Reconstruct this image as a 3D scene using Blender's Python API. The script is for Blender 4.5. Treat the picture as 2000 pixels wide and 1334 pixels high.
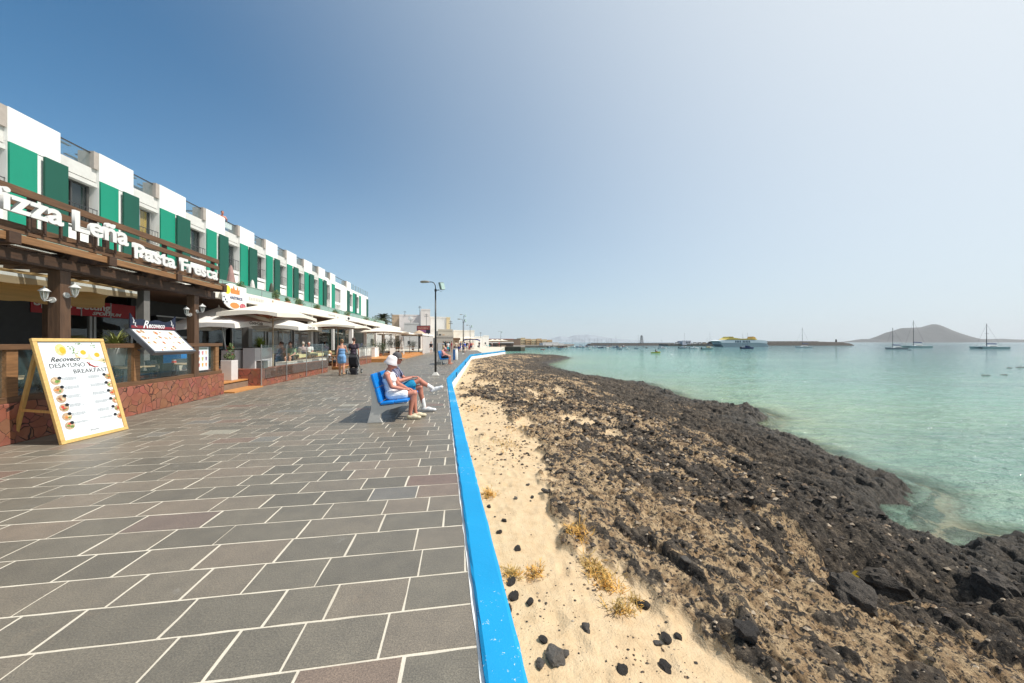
import bpy, bmesh, math, random
import numpy as np
from mathutils import Vector, Matrix, Euler

# ------------------------------------------------------------------ camera, sky, sun, exposure
scene = bpy.context.scene
for o in list(bpy.data.objects): bpy.data.objects.remove(o)
R = math.radians
EYE = 1.6
cam_d = bpy.data.cameras.new('camera'); cam = bpy.data.objects.new('camera', cam_d)
scene.collection.objects.link(cam); scene.camera = cam
cam.location = (0, 0, EYE); cam.rotation_euler = (R(90), 0, 0)
cam_d.sensor_width = 36; cam_d.lens = 12.006; cam_d.shift_y = 0.0005
cam_d.clip_start = 0.05; cam_d.clip_end = 60000
SUN_EL, SUN_AZ = R(55), R(95)          # azimuth measured clockwise from +Y (the view direction)
world = bpy.data.worlds.new("World"); scene.world = world; world.use_nodes = True
wn = world.node_tree; bg = wn.nodes['Background']
sky = wn.nodes.new('ShaderNodeTexSky'); sky.sky_type = 'NISHITA'; sky.sun_disc = False
sky.sun_elevation = SUN_EL; sky.sun_rotation = SUN_AZ; sky.altitude = 0
sky.air_density = 1.0; sky.dust_density = 0.6; sky.ozone_density = 1.6
# maritime dust haze: whitens the sky low down and round the sun
def wmath(op, a, b=None, c=None, clamp=False):
    n = wn.nodes.new('ShaderNodeMath'); n.operation = op; n.use_clamp = clamp
    for i, v in enumerate((a, b, c)):
        if v is None: continue
        if hasattr(v, 'is_linked'): wn.links.new(v, n.inputs[i])
        else: n.inputs[i].default_value = v
    return n.outputs[0]
wtc = wn.nodes.new('ShaderNodeTexCoord')
wdot = wn.nodes.new('ShaderNodeVectorMath'); wdot.operation = 'DOT_PRODUCT'; wn.links.new(wtc.outputs['Generated'], wdot.inputs[0])
wdot.inputs[1].default_value = (math.sin(SUN_AZ)*math.cos(SUN_EL), math.cos(SUN_AZ)*math.cos(SUN_EL), math.sin(SUN_EL))
wsep = wn.nodes.new('ShaderNodeSeparateXYZ'); wn.links.new(wtc.outputs['Generated'], wsep.inputs[0])
wz = wmath('MAXIMUM', wsep.outputs[2], 0.0)
wneg = wmath('POWER', wmath('MAXIMUM', wmath('MULTIPLY', wsep.outputs[0], -1.0), 0.0), 2.0)
wk = wmath('ADD', wmath('MULTIPLY_ADD', wmath('MAXIMUM', wsep.outputs[0], 0.0), 1.9, -2.7), wmath('MULTIPLY', wneg, -6.5))
low = wmath('MULTIPLY', wmath('POWER', 2.718, wmath('MULTIPLY', wz, wk)), 0.90)
rise = wmath('MULTIPLY', wmath('POWER', wmath('MAXIMUM', wmath('ADD', wdot.outputs['Value'], -0.05), 0.0), 1.5), 1.12)
rise = wmath('MINIMUM', rise, 0.92)
# combined cover = 1-(1-low)(1-rise)
cover = wmath('SUBTRACT', 1.0, wmath('MULTIPLY', wmath('SUBTRACT', 1.0, low), wmath('SUBTRACT', 1.0, rise)), clamp=True)
hz = wn.nodes.new('ShaderNodeMixRGB'); wn.links.new(wmath('MULTIPLY', rise, 1.3, clamp=True), hz.inputs[0])
hz.inputs[1].default_value = (6.4, 7.2, 7.8, 1); hz.inputs[2].default_value = (8.3, 8.6, 8.7, 1)
wmx = wn.nodes.new('ShaderNodeMixRGB'); wn.links.new(cover, wmx.inputs[0]); wn.links.new(sky.outputs[0], wmx.inputs[1]); wn.links.new(hz.outputs[0], wmx.inputs[2])
wtn = wn.nodes.new('ShaderNodeMixRGB'); wtn.blend_type = 'MULTIPLY'; wtn.inputs[0].default_value = 1; wtn.inputs[2].default_value = (0.22, 0.86, 1.12, 1)
wn.links.new(sky.outputs[0], wtn.inputs[1]); wn.links.new(wtn.outputs[0], wmx.inputs[1])
wn.links.new(wmx.outputs[0], bg.inputs[0]); bg.inputs[1].default_value = 0.10
sl = bpy.data.lights.new('sun', 'SUN'); sl.energy = 4.9; sl.angle = R(0.53); sl.color = (1.0, 0.955, 0.88)
sun = bpy.data.objects.new('sun', sl); scene.collection.objects.link(sun)
sdir = Vector((math.sin(SUN_AZ)*math.cos(SUN_EL), math.cos(SUN_AZ)*math.cos(SUN_EL), math.sin(SUN_EL)))
sun.rotation_euler = sdir.to_track_quat('Z', 'Y').to_euler()
vs = scene.view_settings; vs.view_transform = 'Standard'; vs.look = 'None'; vs.gamma = 1
vs.use_curve_mapping = False; vs.exposure = 0.15

# ------------------------------------------------------------------ helpers
COL = scene.collection
def tag(o, label=None, cat=None, group=None, kind=None):
    if label: o['label'] = label
    if cat: o['category'] = cat
    if group: o['group'] = group
    if kind: o['kind'] = kind
    return o
def empty(name, loc=(0,0,0), rz=0.0, label=None, cat=None, group=None):
    o = bpy.data.objects.new(name, None); COL.objects.link(o)
    o.location = loc; o.rotation_euler = (0, 0, rz); o.empty_display_size = 0.2
    return tag(o, label, cat, group)
def children(o): return [c for c in bpy.data.objects if c.parent == o]
def copy_tree(o, parent=None, kids=None):
    if kids is None:
        kids = {}
        for c in bpy.data.objects:
            if c.parent: kids.setdefault(c.parent.name, []).append(c)
    c = o.copy(); COL.objects.link(c); c.parent = parent
    for ch in kids.get(o.name, []): copy_tree(ch, c, kids)
    return c
class MB:
    """collects shapes and links them as one mesh object"""
    def __init__(s, M=None): s.v=[]; s.f=[]; s.mi=[]; s.M = M or Matrix.Identity(4); s.m=0; s.col=None
    def add(s, vs, fs, M=None):
        n=len(s.v); T = s.M if M is None else s.M @ M
        s.v += [tuple(T @ Vector(p)) for p in vs]
        s.f += [tuple(i+n for i in f) for f in fs]; s.mi += [s.m]*len(fs)
        return s
    def box(s, c, d, rz=0, M=None):
        x,y,z = d[0]/2,d[1]/2,d[2]/2
        vs=[(-x,-y,-z),(x,-y,-z),(x,y,-z),(-x,y,-z),(-x,-y,z),(x,-y,z),(x,y,z),(-x,y,z)]
        T = Matrix.Translation(c) @ Matrix.Rotation(rz,4,'Z')
        if M is not None: T = T @ M
        return s.add(vs,[(0,3,2,1),(4,5,6,7),(0,1,5,4),(1,2,6,5),(2,3,7,6),(3,0,4,7)],T)
    def bx(s, x0,x1,y0,y1,z0,z1): return s.box(((x0+x1)/2,(y0+y1)/2,(z0+z1)/2),(abs(x1-x0),abs(y1-y0),abs(z1-z0)))
    def cyl(s, a, b, r0, r1=None, n=12, caps=True):
        if r1 is None: r1=r0
        a=Vector(a); b=Vector(b); d=(b-a); q=d.to_track_quat('Z','Y') if d.length>1e-9 else Matrix.Identity(3).to_quaternion()
        vs=[]
        for p,r in ((a,r0),(b,r1)):
            for k in range(n):
                t=2*math.pi*k/n; vs.append(p+q@Vector((r*math.cos(t),r*math.sin(t),0)))
        fs=[(k,(k+1)%n,n+(k+1)%n,n+k) for k in range(n)]
        if caps: fs += [tuple(range(n-1,-1,-1)), tuple(range(n,2*n))]
        return s.add(vs,fs)
    def tube(s, pts, rs, n=8, caps=True):
        pts=[Vector(p) for p in pts]
        if not hasattr(rs,'__len__'): rs=[rs]*len(pts)
        vs=[]; up=None
        for i,p in enumerate(pts):
            t=(pts[min(i+1,len(pts)-1)]-pts[max(i-1,0)]).normalized()
            if up is None: up = t.orthogonal().normalized()
            up=(up-t*up.dot(t)); up = up.normalized() if up.length>1e-6 else t.orthogonal().normalized()
            w=t.cross(up)
            for k in range(n):
                a=2*math.pi*k/n; vs.append(p+(up*math.cos(a)+w*math.sin(a))*rs[i])
        fs=[]
        for i in range(len(pts)-1):
            for k in range(n): fs.append((i*n+k,i*n+(k+1)%n,(i+1)*n+(k+1)%n,(i+1)*n+k))
        if caps: fs += [tuple(range(n-1,-1,-1)), tuple(range((len(pts)-1)*n,len(pts)*n))]
        return s.add(vs,fs)
    def lathe(s, prof, c=(0,0,0), n=16, M=None):
        vs=[]; fs=[]
        for r,z in prof:
            for k in range(n):
                a=2*math.pi*k/n; vs.append((c[0]+r*math.cos(a),c[1]+r*math.sin(a),c[2]+z))
        for i in range(len(prof)-1):
            for k in range(n): fs.append((i*n+k,i*n+(k+1)%n,(i+1)*n+(k+1)%n,(i+1)*n+k))
        fs += [tuple(range(n-1,-1,-1)), tuple(range((len(prof)-1)*n,len(prof)*n))]
        return s.add(vs,fs,M)
    def prism(s, poly, z0, z1, M=None):
        """polygon (ccw) in xy extruded z0..z1"""
        n=len(poly); vs=[(p[0],p[1],z0) for p in poly]+[(p[0],p[1],z1) for p in poly]
        fs=[tuple(range(n-1,-1,-1)),tuple(range(n,2*n))]+[(k,(k+1)%n,n+(k+1)%n,n+k) for k in range(n)]
        return s.add(vs,fs,M)
    def poly(s, vs, M=None): return s.add(vs,[tuple(range(len(vs)))],M)
    def disc(s, c, r, axis='x', n=16, flip=False, ry=None):
        ry = ry or r; vs=[]
        for k in range(n):
            a=2*math.pi*k/n; u,v=r*math.cos(a),ry*math.sin(a)
            vs.append({'x':(c[0],c[1]+u,c[2]+v),'y':(c[0]+u,c[1],c[2]+v),'z':(c[0]+u,c[1]+v,c[2])}[axis])
        if flip: vs=vs[::-1]
        return s.poly(vs)
    def build(s, name, mats, parent=None, smooth=False, bevel=0, bseg=2, autos=None):
        me=bpy.data.meshes.new(name); me.from_pydata(s.v,[],s.f)
        mats = mats if isinstance(mats,(list,tuple)) else [mats]
        for m in mats: me.materials.append(m)
        if len(mats)>1: me.polygons.foreach_set('material_index', s.mi)
        if smooth: me.polygons.foreach_set('use_smooth',[True]*len(me.polygons))
        me.update()
        if bevel:
            bm=bmesh.new(); bm.from_mesh(me)
            ed=[e for e in bm.edges if len(e.link_faces)==2 and e.calc_face_angle(0)>0.5]
            bmesh.ops.bevel(bm, geom=ed, offset=bevel, segments=bseg, affect='EDGES', profile=0.6, clamp_overlap=True)
            bm.to_mesh(me); bm.free()
        o=bpy.data.objects.new(name,me); COL.objects.link(o)
        if parent is not None: o.parent=parent
        return o
def np_mesh(name, V, F, mats, attrs=None, smooth=True):
    me=bpy.data.meshes.new(name); V=np.asarray(V,np.float32); F=np.asarray(F,np.int32)
    me.vertices.add(len(V)); me.vertices.foreach_set('co',V.ravel())
    k=F.shape[1]; me.loops.add(F.size); me.loops.foreach_set('vertex_index',F.ravel())
    me.polygons.add(len(F)); me.polygons.foreach_set('loop_start',np.arange(0,F.size,k,dtype=np.int32))
    me.polygons.foreach_set('loop_total',np.full(len(F),k,np.int32))
    me.polygons.foreach_set('use_smooth',np.full(len(F),smooth))
    for m in (mats if isinstance(mats,(list,tuple)) else [mats]): me.materials.append(m)
    me.update(calc_edges=True)
    for an,av in (attrs or {}).items():
        a=me.attributes.new(an,'FLOAT','POINT'); a.data.foreach_set('value',np.asarray(av,np.float32).ravel())
    o=bpy.data.objects.new(name,me); COL.objects.link(o); return o

def srgb(r,g,b):
    f=lambda c: (c/255/12.92) if c/255<=0.04045 else ((c/255+0.055)/1.055)**2.4
    return (f(r),f(g),f(b),1)
_M={}
def mat(name, color, rough=0.6, metal=0.0, var=0.08, vscale=6.0, bump=0.0, bscale=60.0, spec=0.5, dirt=0.0, dscale=1.2, stretch=None, sheen=0):
    """procedural painted/stone/cloth material: base colour with fine variation, soft dirt and bump"""
    if name in _M: return _M[name]
    m=bpy.data.materials.new(name); m.use_nodes=True; nt=m.node_tree; N=nt.nodes; L=nt.links
    p=N['Principled BSDF']; p.inputs['Roughness'].default_value=rough; p.inputs['Metallic'].default_value=metal
    p.inputs['Specular IOR Level'].default_value=spec
    if len(color)==3: color=(*color,1)
    tc=N.new('ShaderNodeTexCoord'); src=tc.outputs['Object']
    if stretch:
        mp=N.new('ShaderNodeMapping'); mp.inputs['Scale'].default_value=stretch; L.new(src,mp.inputs[0]); src=mp.outputs[0]
    nz=N.new('ShaderNodeTexNoise'); nz.inputs['Scale'].default_value=vscale; nz.inputs['Detail'].default_value=5; L.new(src,nz.inputs[0])
    rp=N.new('ShaderNodeValToRGB'); e=rp.color_ramp.elements
    e[0].position=0.3; e[1].position=0.7
    e[0].color=tuple(c*(1-var) for c in color[:3])+(1,); e[1].color=tuple(min(1,c*(1+var)) for c in color[:3])+(1,)
    L.new(nz.outputs[0],rp.inputs[0]); out=rp.outputs[0]
    if dirt>0:
        n2=N.new('ShaderNodeTexNoise'); n2.inputs['Scale'].default_value=dscale; n2.inputs['Detail'].default_value=8; n2.inputs['Roughness'].default_value=0.7; L.new(src,n2.inputs[0])
        r2=N.new('ShaderNodeValToRGB'); r2.color_ramp.elements[0].position=0.5; r2.color_ramp.elements[1].position=0.75; L.new(n2.outputs[0],r2.inputs[0])
        mx=N.new('ShaderNodeMixRGB'); mx.blend_type='MULTIPLY'; mx.inputs[2].default_value=(1-dirt,1-dirt*1.1,1-dirt*1.25,1)
        L.new(r2.outputs[0],mx.inputs[0]); L.new(out,mx.inputs[1]); out=mx.outputs[0]
    L.new(out,p.inputs['Base Color'])
    if bump>0:
        n3=N.new('ShaderNodeTexNoise'); n3.inputs['Scale'].default_value=bscale; n3.inputs['Detail'].default_value=4; L.new(src,n3.inputs[0])
        b=N.new('ShaderNodeBump'); b.inputs['Strength'].default_value=bump; b.inputs['Distance'].default_value=0.02
        L.new(n3.outputs[0],b.inputs['Height']); L.new(b.outputs[0],p.inputs['Normal'])
    _M[name]=m; return m
def glass_mat(name, tint=(0.55,0.68,0.68,1), alpha=0.35, rough=0.03):
    """thin pane: clear tinted film with a mirror coat that grows at grazing angles"""
    if name in _M: return _M[name]
    m=bpy.data.materials.new(name); m.use_nodes=True; nt=m.node_tree; N=nt.nodes; L=nt.links
    N.remove(N['Principled BSDF'])
    g=N.new('ShaderNodeBsdfGlossy'); g.inputs['Roughness'].default_value=rough; g.inputs['Color'].default_value=(0.9,0.93,0.93,1)
    d=N.new('ShaderNodeBsdfDiffuse'); d.inputs[0].default_value=tint
    t=N.new('ShaderNodeBsdfTransparent'); t.inputs[0].default_value=(0.93,0.96,0.955,1)
    lw=N.new('ShaderNodeLayerWeight'); lw.inputs[0].default_value=0.5; pw=N.new('ShaderNodeMath'); pw.operation='POWER'; pw.inputs[1].default_value=4.0; L.new(lw.outputs['Facing'],pw.inputs[0])
    fr=N.new('ShaderNodeMath'); fr.operation='MULTIPLY_ADD'; fr.inputs[1].default_value=0.5; fr.inputs[2].default_value=0.035; L.new(pw.outputs[0],fr.inputs[0])
    nz=N.new('ShaderNodeTexNoise'); nz.inputs['Scale'].default_value=2.5; nz.inputs['Detail'].default_value=4
    ma=N.new('ShaderNodeMath'); ma.operation='MULTIPLY'; ma.inputs[1].default_value=alpha*2; ma.use_clamp=True; L.new(nz.outputs[0],ma.inputs[0])
    m1=N.new('ShaderNodeMixShader'); L.new(ma.outputs[0],m1.inputs[0]); L.new(t.outputs[0],m1.inputs[1]); L.new(d.outputs[0],m1.inputs[2])
    m2=N.new('ShaderNodeMixShader'); L.new(fr.outputs[0],m2.inputs[0]); L.new(m1.outputs[0],m2.inputs[1]); L.new(g.outputs[0],m2.inputs[2])
    L.new(m2.outputs[0],N['Material Output'].inputs[0]); _M[name]=m; return m

# numpy noise
def _h(ix,iy,seed):
    h=(ix.astype(np.int64)*374761393+iy.astype(np.int64)*668265263+seed*1442695041)&0xffffffff
    h=((h^(h>>13))*1274126177)&0xffffffff; h=h^(h>>16); return (h&0xffffff)/float(0xffffff)
def vnoise(x,y,seed=0):
    ix=np.floor(x); iy=np.floor(y); fx=x-ix; fy=y-iy; ix=ix.astype(np.int64); iy=iy.astype(np.int64)
    ux=fx*fx*fx*(fx*(fx*6-15)+10); uy=fy*fy*fy*(fy*(fy*6-15)+10)
    a=_h(ix,iy,seed);b=_h(ix+1,iy,seed);c=_h(ix,iy+1,seed);d=_h(ix+1,iy+1,seed)
    return (a+(b-a)*ux)*(1-uy)+(c+(d-c)*ux)*uy
def fbm(x,y,o=5,seed=0,g=0.5,ridge=False):
    s=np.zeros_like(x); a=1.0; t=0
    for k in range(o):
        n=vnoise(x,y,seed+k*17)
        if ridge: n=1-np.abs(2*n-1)
        s+=a*n; t+=a; a*=g; x,y=x*1.93*0.8+y*1.93*0.6+3.1, -x*1.93*0.6+y*1.93*0.8+7.7
    return s/t
def worley(x,y,seed=0):
    ix=np.floor(x).astype(np.int64); iy=np.floor(y).astype(np.int64)
    f1=np.full(x.shape,9.0); f2=np.full(x.shape,9.0); idn=np.zeros(x.shape)
    for dx in (-1,0,1):
        for dy in (-1,0,1):
            cx=ix+dx; cy=iy+dy; px=cx+_h(cx,cy,seed); py=cy+_h(cx,cy,seed+91)
            d=np.hypot(px-x,py-y); n=_h(cx,cy,seed+7)
            m=d<f1; f2=np.where(m,f1,np.minimum(f2,d)); idn=np.where(m,n,idn); f1=np.where(m,d,f1)
    return f1,f2,idn
def sstep(a,b,x): t=np.clip((x-a)/(b-a),0,1); return t*t*(3-2*t)
def poly_dist(X,Y,pts):
    d=np.full(X.shape,1e9)
    for (x0,y0),(x1,y1) in zip(pts[:-1],pts[1:]):
        ex,ey=x1-x0,y1-y0; t=np.clip(((X-x0)*ex+(Y-y0)*ey)/(ex*ex+ey*ey),0,1)
        d=np.minimum(d,np.hypot(X-x0-t*ex,Y-y0-t*ey))
    return d
def inside(X,Y,pts):
    r=np.zeros(X.shape,bool); n=len(pts)
    for i in range(n):
        x0,y0=pts[i]; x1,y1=pts[(i+1)%n]
        c=((y0>Y)!=(y1>Y)); 
        with np.errstate(divide='ignore',invalid='ignore'):
            xi=(x1-x0)*(Y-y0)/(y1-y0+1e-12)+x0
        r^= c&(X<xi)
    return r
def frame_point(c, m, s, d=0.0, z=0.0):
    """point s metres along and d metres inland of the ground line X = -c - m*Y"""
    a=math.atan(m); return Vector((-c-math.sin(a)*s-math.cos(a)*d, math.cos(a)*s-math.sin(a)*d, z))
# ------------------------------------------------------------------ shoreline, promenade outline
SEA = -1.4
WALL = [(0.82,-3.0),(-2.84,14.8),(-5.25,42.7),(-1.41,62.8)]            # promenade edge of the low sea wall
SHORE = [(-1.2,66),(-1.5,80),(1.5,86),(6,80),(10,74),(11.2,65),(8.0,55),(5.0,46),(4.9,40),(6.3,30),(8.2,26.4),(9.8,24.9),(9.5,20.3),(9.1,16.5),(9.9,15.6),(10.9,15.3),(10.4,13.5),(8.7,11.8),(8.8,9.8),(8.45,8.3),(8.62,7.5),(8.45,6.85),(7.5,6.3),(6.95,6.0),(6.6,5.6),(6.3,5.15),(6.76,5.2),(7.3,5.35),(8.2,5.05),(9.0,4.2),(9.6,2.8),(9.9,0.5),(9.0,-4)]
LAND = WALL + SHORE

def terrain(X,Y):
    dw=poly_dist(X,Y,WALL); ds=poly_dist(X,Y,SHORE); ins=inside(X,Y,[(p[0]-(0.0 if i>3 else 0.1),p[1]) for i,p in enumerate(LAND)])
    wob=(fbm(X*0.9,Y*0.9,4,5)-0.5)*0.9
    t=dw/(dw+ds+1e-6)
    zw=-0.28-0.3*sstep(4,16,Y)-0.05*sstep(16,50,Y)
    # the shelf keeps its height until the last metre and then steps down
    base=zw+(-1.27-zw)*sstep(0.0,1.0,t)**0.85
    edge=sstep(0.0,0.55,ds+wob*0.35)
    zin=base*edge+(-1.62)*(1-edge)
    zout=-1.5-0.075*np.clip(ds,0,14)-0.25*sstep(0,1.5,ds)
    # warp, strata run along the coast
    ax,ay=0.26,-0.965
    u=X*ax+Y*ay; v=-X*ay+Y*ax
    wu=u+0.9*(fbm(X*0.6,Y*0.6,3,21)-0.5); wv=v+0.9*(fbm(X*0.6+9,Y*0.6,3,22)-0.5)
    sandband=dw+1.4*(fbm(X*0.55,Y*0.30,4,31)-0.5)+1.5*(fbm(X*1.6,Y*1.2,5,32,0.62)-0.5)
    lim=1.62-0.25*sstep(1,4,Y)+0.55*sstep(4.5,8,Y)-0.75*sstep(11,18,Y)
    sand=1-sstep(-0.20,0.14,sandband-lim)
    # rock outcrops poking through near the wall far away, sand pockets in the rock
    pocket=sstep(0.555,0.63,fbm(X*0.75+3,Y*0.5+1,5,41,0.6))*(1-sstep(0.35,0.60,t))*sstep(4.6,7.0,Y)*0.85
    out=sstep(0.55,0.66,fbm(wu*0.9,wv*1.6,4,43))*sstep(0.25,0.7,dw)*sstep(5.0,8.5,Y)
    sand=np.clip(np.maximum(sand,pocket)-out*0.95,0,1)
    far=sstep(24,40,Y); sand=sand*(1-far*0.6)
    rock=1-sand
    # relief
    big=fbm(wu*0.33,wv*0.75,4,51,ridge=True)-0.55
    f1,f2,idn=worley(wu*0.55,wv*1.6,61); blk=(f2-f1)
    g1,g2,idm=worley(wu*2.0+1.5*fbm(X*2,Y*2,2,8),wv*3.9,62); sml=(g2-g1)
    h1,h2,ido=worley(X*7.5+fbm(X*4,Y*4,2,9)*2,Y*7.5,63)
    fine=0.6*(fbm(X*6,Y*6,6,71,0.66)-0.5)+0.4*(fbm(X*5+9,Y*5,6,75,0.62,ridge=True)-0.5)
    rid=fbm(wu*1.3,wv*3.6,5,72,0.55,ridge=True)-0.5
    seaward=sstep(0.45,0.8,t)
    relief=0.15*big+0.12*(idn-0.5)*sstep(0.0,0.10,blk)+0.085*(idm-0.4)*sstep(0.0,0.16,sml)+0.05*sstep(0.0,0.3,sml)+0.055*(ido-0.45)*sstep(0.0,0.15,h2-h1)+0.17*rid+0.20*fine
    relief*= (0.52+0.12*seaward+0.22*sstep(1.5,4,dw))
    k1,k2,idk=worley(X*17+fbm(X*9,Y*9,2,19)*2,Y*17,64)
    relief=relief+0.028*(idk-0.5)*sstep(0,0.2,k2-k1)*(1-sstep(9,16,Y))
    vis=fbm(X*17,Y*17,4,73)-0.5
    # hollow with a tide pool behind a rock step
    px,py=(X-3.9)*0.8+(Y-3.75)*0.25,(Y-3.75)-(X-3.9)*0.05
    hole=np.exp(-((px/1.05)**2+(py/0.42)**2)**1.6); step=np.exp(-(((X-4.2)/1.5)**2+((Y-4.75)/0.45)**2)**1.4)
    zin=zin+rock*(relief+0.035*vis)-0.34*hole*rock+0.22*step
    zin=zin+sand*(0.035*(fbm(X*1.7,Y*1.7,4,81)-0.5)+0.02*(fbm(X*7,Y*7,3,82)-0.5)+0.012*(fbm(X*22,Y*22,2,83)-0.5))
    q1,_,qd=worley(X*3.3+0.6*fbm(X*2,Y*2,2,12),Y*2.6,88); zin=zin-sand*0.020*np.exp(-(q1/0.20)**2)*(qd>0.35)+sand*0.006*np.exp(-((q1-0.30)/0.10)**2)
    zin=zin+0.06*rock*(1-seaward)
    nearwall=1-sstep(0.0,0.35,dw); zin=zin*(1-nearwall)+np.minimum(zin,zw+0.04)*nearwall
    zout=zout+0.20*(fbm(X*0.7,Y*0.7,5,91)-0.5)*(1-sstep(0,6,ds))+0.1*fine
    Z=np.where(ins,zin,zout)
    local=0.16*(idm-0.45)*sstep(0,0.16,sml)+0.11*(ido-0.45)*sstep(0,0.15,h2-h1)+0.10*rid+0.20*fine+0.05*(idk-0.5)
    shore_dark=sstep(0.46,0.72,t+0.30*(fbm(wu*0.6,wv*1.5,5,101)-0.5)*2)
    streak=sstep(0.46,0.60,fbm(wu*0.6+5,wv*1.7,5,103))
    tan=sstep(0.50,0.62,fbm(wu*0.45+2,wv*1.1+4,5,104))*(1-sstep(0.74,0.86,t))
    bias=-0.034+0.125*shore_dark+0.045*streak-0.060*tan
    dark=sstep(-0.012,0.022,local+bias-0.012)*rock
    mid=sstep(0.30,0.5,t)*(1-sstep(0.6,0.8,t))
    dark=np.clip(dark,0,1)
    wet=(1-sstep(0.15,2.2,ds+0.8*(fbm(X*1.2,Y*1.2,3,312)-0.5)))*1.0; bott=sstep(0.05,0.55,ds+0.9*(fbm(X*0.8,Y*0.8,4,311)-0.5)); wet=np.where(ins,wet,0.75-0.6*bott); sand=np.where(ins,sand,bott)
    pool=hole
    return Z,sand,dark,wet,ins,ds,dw

def grid_faces(nr,nc):
    i=np.arange(nr-1)[:,None]*nc+np.arange(nc-1)[None,:]
    return np.stack([i,i+1,i+nc+1,i+nc],-1).reshape(-1,4)

def beach_material():
    m=bpy.data.materials.new('beach_rock_and_sand'); m.use_nodes=True; nt=m.node_tree; N=nt.nodes; L=nt.links
    p=N['Principled BSDF']
    def attr(n): a=N.new('ShaderNodeAttribute'); a.attribute_name=n; return a.outputs['Fac']
    tc=N.new('ShaderNodeTexCoord'); src=tc.outputs['Object']
    def noise(sc,det=6,ro=0.6):
        n=N.new('ShaderNodeTexNoise'); n.inputs['Scale'].default_value=sc; n.inputs['Detail'].default_value=det; n.inputs['Roughness'].default_value=ro; L.new(src,n.inputs[0]); return n.outputs[0]
    def ramp(i,stops):
        r=N.new('ShaderNodeValToRGB'); e=r.color_ramp.elements
        while len(e)<len(stops): e.new(0.5)
        for k,(ps,c) in enumerate(stops): e[k].position=ps; e[k].color=c if len(c)==4 else (*c,1)
        L.new(i,r.inputs[0]); return r.outputs[0]
    def mix(f,a,b,mode='MIX'):
        x=N.new('ShaderNodeMixRGB'); x.blend_type=mode
        for s,val in ((0,f),(1,a),(2,b)):
            if hasattr(val,'is_linked'): L.new(val,x.inputs[s])
            else: x.inputs[s].default_value=val
        return x.outputs[0]
    def mth(op,a,b=0.5,c=None):
        x=N.new('ShaderNodeMath'); x.operation=op; x.use_clamp = op in('MULTIPLY_ADD',)
        for s,val in ((0,a),(1,b),(2,c)):
            if val is None: continue
            if hasattr(val,'is_linked'): L.new(val,x.inputs[s])
            else: x.inputs[s].default_value=val
        return x.outputs[0]
    n_f=noise(38,5,0.7); n_m=noise(7,6,0.65); n_l=noise(1.6,5)
    sandc=ramp(n_m,[(0.25,(0.4400,0.3080,0.1760)),(0.5,(0.5280,0.3916,0.2376)),(0.75,(0.5808,0.4488,0.2904))])
    sandc=mix(ramp(n_f,[(0.62,(0,0,0)),(0.72,(0.30,0.30,0.30))]),sandc,(0.42,0.27,0.13,1))
    tanc=ramp(n_m,[(0.3,(0.1932,0.1242,0.0644)),(0.44,(0.3680,0.2438,0.1334)),(0.58,(0.5520,0.4002,0.2346)),(0.8,(0.2760,0.1748,0.1012))])
    tanc=mix(ramp(noise(24,5,0.75),[(0.50,(0,0,0)),(0.58,(1,1,1))]),tanc,(0.045,0.037,0.031,1))
    blk=ramp(n_m,[(0.3,(0.010,0.008,0.006)),(0.5,(0.050,0.040,0.031)),(0.68,(0.165,0.130,0.095))])
    blk=mix(ramp(n_l,[(0.55,(0,0,0)),(0.72,(0.5,0.5,0.5))]),blk,(0.125,0.080,0.045,1))
    blk=mix(ramp(noise(30,4,0.7),[(0.54,(0,0,0)),(0.64,(0.55,0.55,0.55))]),blk,(0.24,0.19,0.135,1))
    dk=attr('dark'); sd=attr('sand'); wt=attr('wet')
    edge=mth('ADD',dk,mth('MULTIPLY',mth('SUBTRACT',n_f,0.5),0.7))
    rock=mix(ramp(edge,[(0.38,(0,0,0)),(0.58,(1,1,1))]),tanc,blk)
    se=mth('ADD',sd,mth('MULTIPLY',mth('SUBTRACT',noise(15,5,0.7),0.5),0.9))
    col=mix(ramp(se,[(0.44,(0,0,0)),(0.56,(1,1,1))]),rock,sandc)
    col=mix(mth('MULTIPLY',wt,0.55),col,(0.03,0.026,0.018,1))
    L.new(col,p.inputs['Base Color'])
    rg=mth('SUBTRACT',0.92,mth('MULTIPLY',wt,0.45)); L.new(rg,p.inputs['Roughness'])
    p.inputs['Specular IOR Level'].default_value=0.35
    b=N.new('ShaderNodeBump'); b.inputs['Strength'].default_value=1.0; b.inputs['Distance'].default_value=0.05
    hs=mix(sd,mth('ADD',mth('MULTIPLY',noise(45,6,0.7),0.6),mth('MULTIPLY',noise(14,6,0.7),1.3)),mth('MULTIPLY',noise(60,3),0.22))
    L.new(hs,b.inputs['Height']); L.new(b.outputs[0],p.inputs['Normal'])
    return m

def build_beach():
    y0=3.3; nr=860; ys=y0*np.exp(np.linspace(0,math.log((125+y0)/y0),nr))-y0+0.2
    nc=860; rr=np.linspace(0,1,nc)
    # columns fan out: dense between the wall and the shore, and coarser to the far right under the sea
    Yg=np.repeat(ys[:,None],nc,1)
    xl=np.interp(ys,[w[1] for w in WALL],[w[0] for w in WALL])+0.06
    xl=np.where(ys>62.8,-1.41-(ys-62.8)*0.05,xl)
    xr=11.2+ys*0.75
    k=rr**1.12
    Xg=xl[:,None]+(xr-xl)[:,None]*k[None,:]
    Z,sand,dark,wet,ins,ds,dw=terrain(Xg,Yg)
    Z[:,0]=np.minimum(Z[:,0],-0.3)
    V=np.stack([Xg,Yg,Z],-1).reshape(-1,3)
    o=np_mesh('rocky_beach',V,grid_faces(nr,nc),beach_material(),{'sand':sand,'dark':dark,'wet':wet})
    tag(o,kind='structure'); return o
beach=build_beach()

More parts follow.
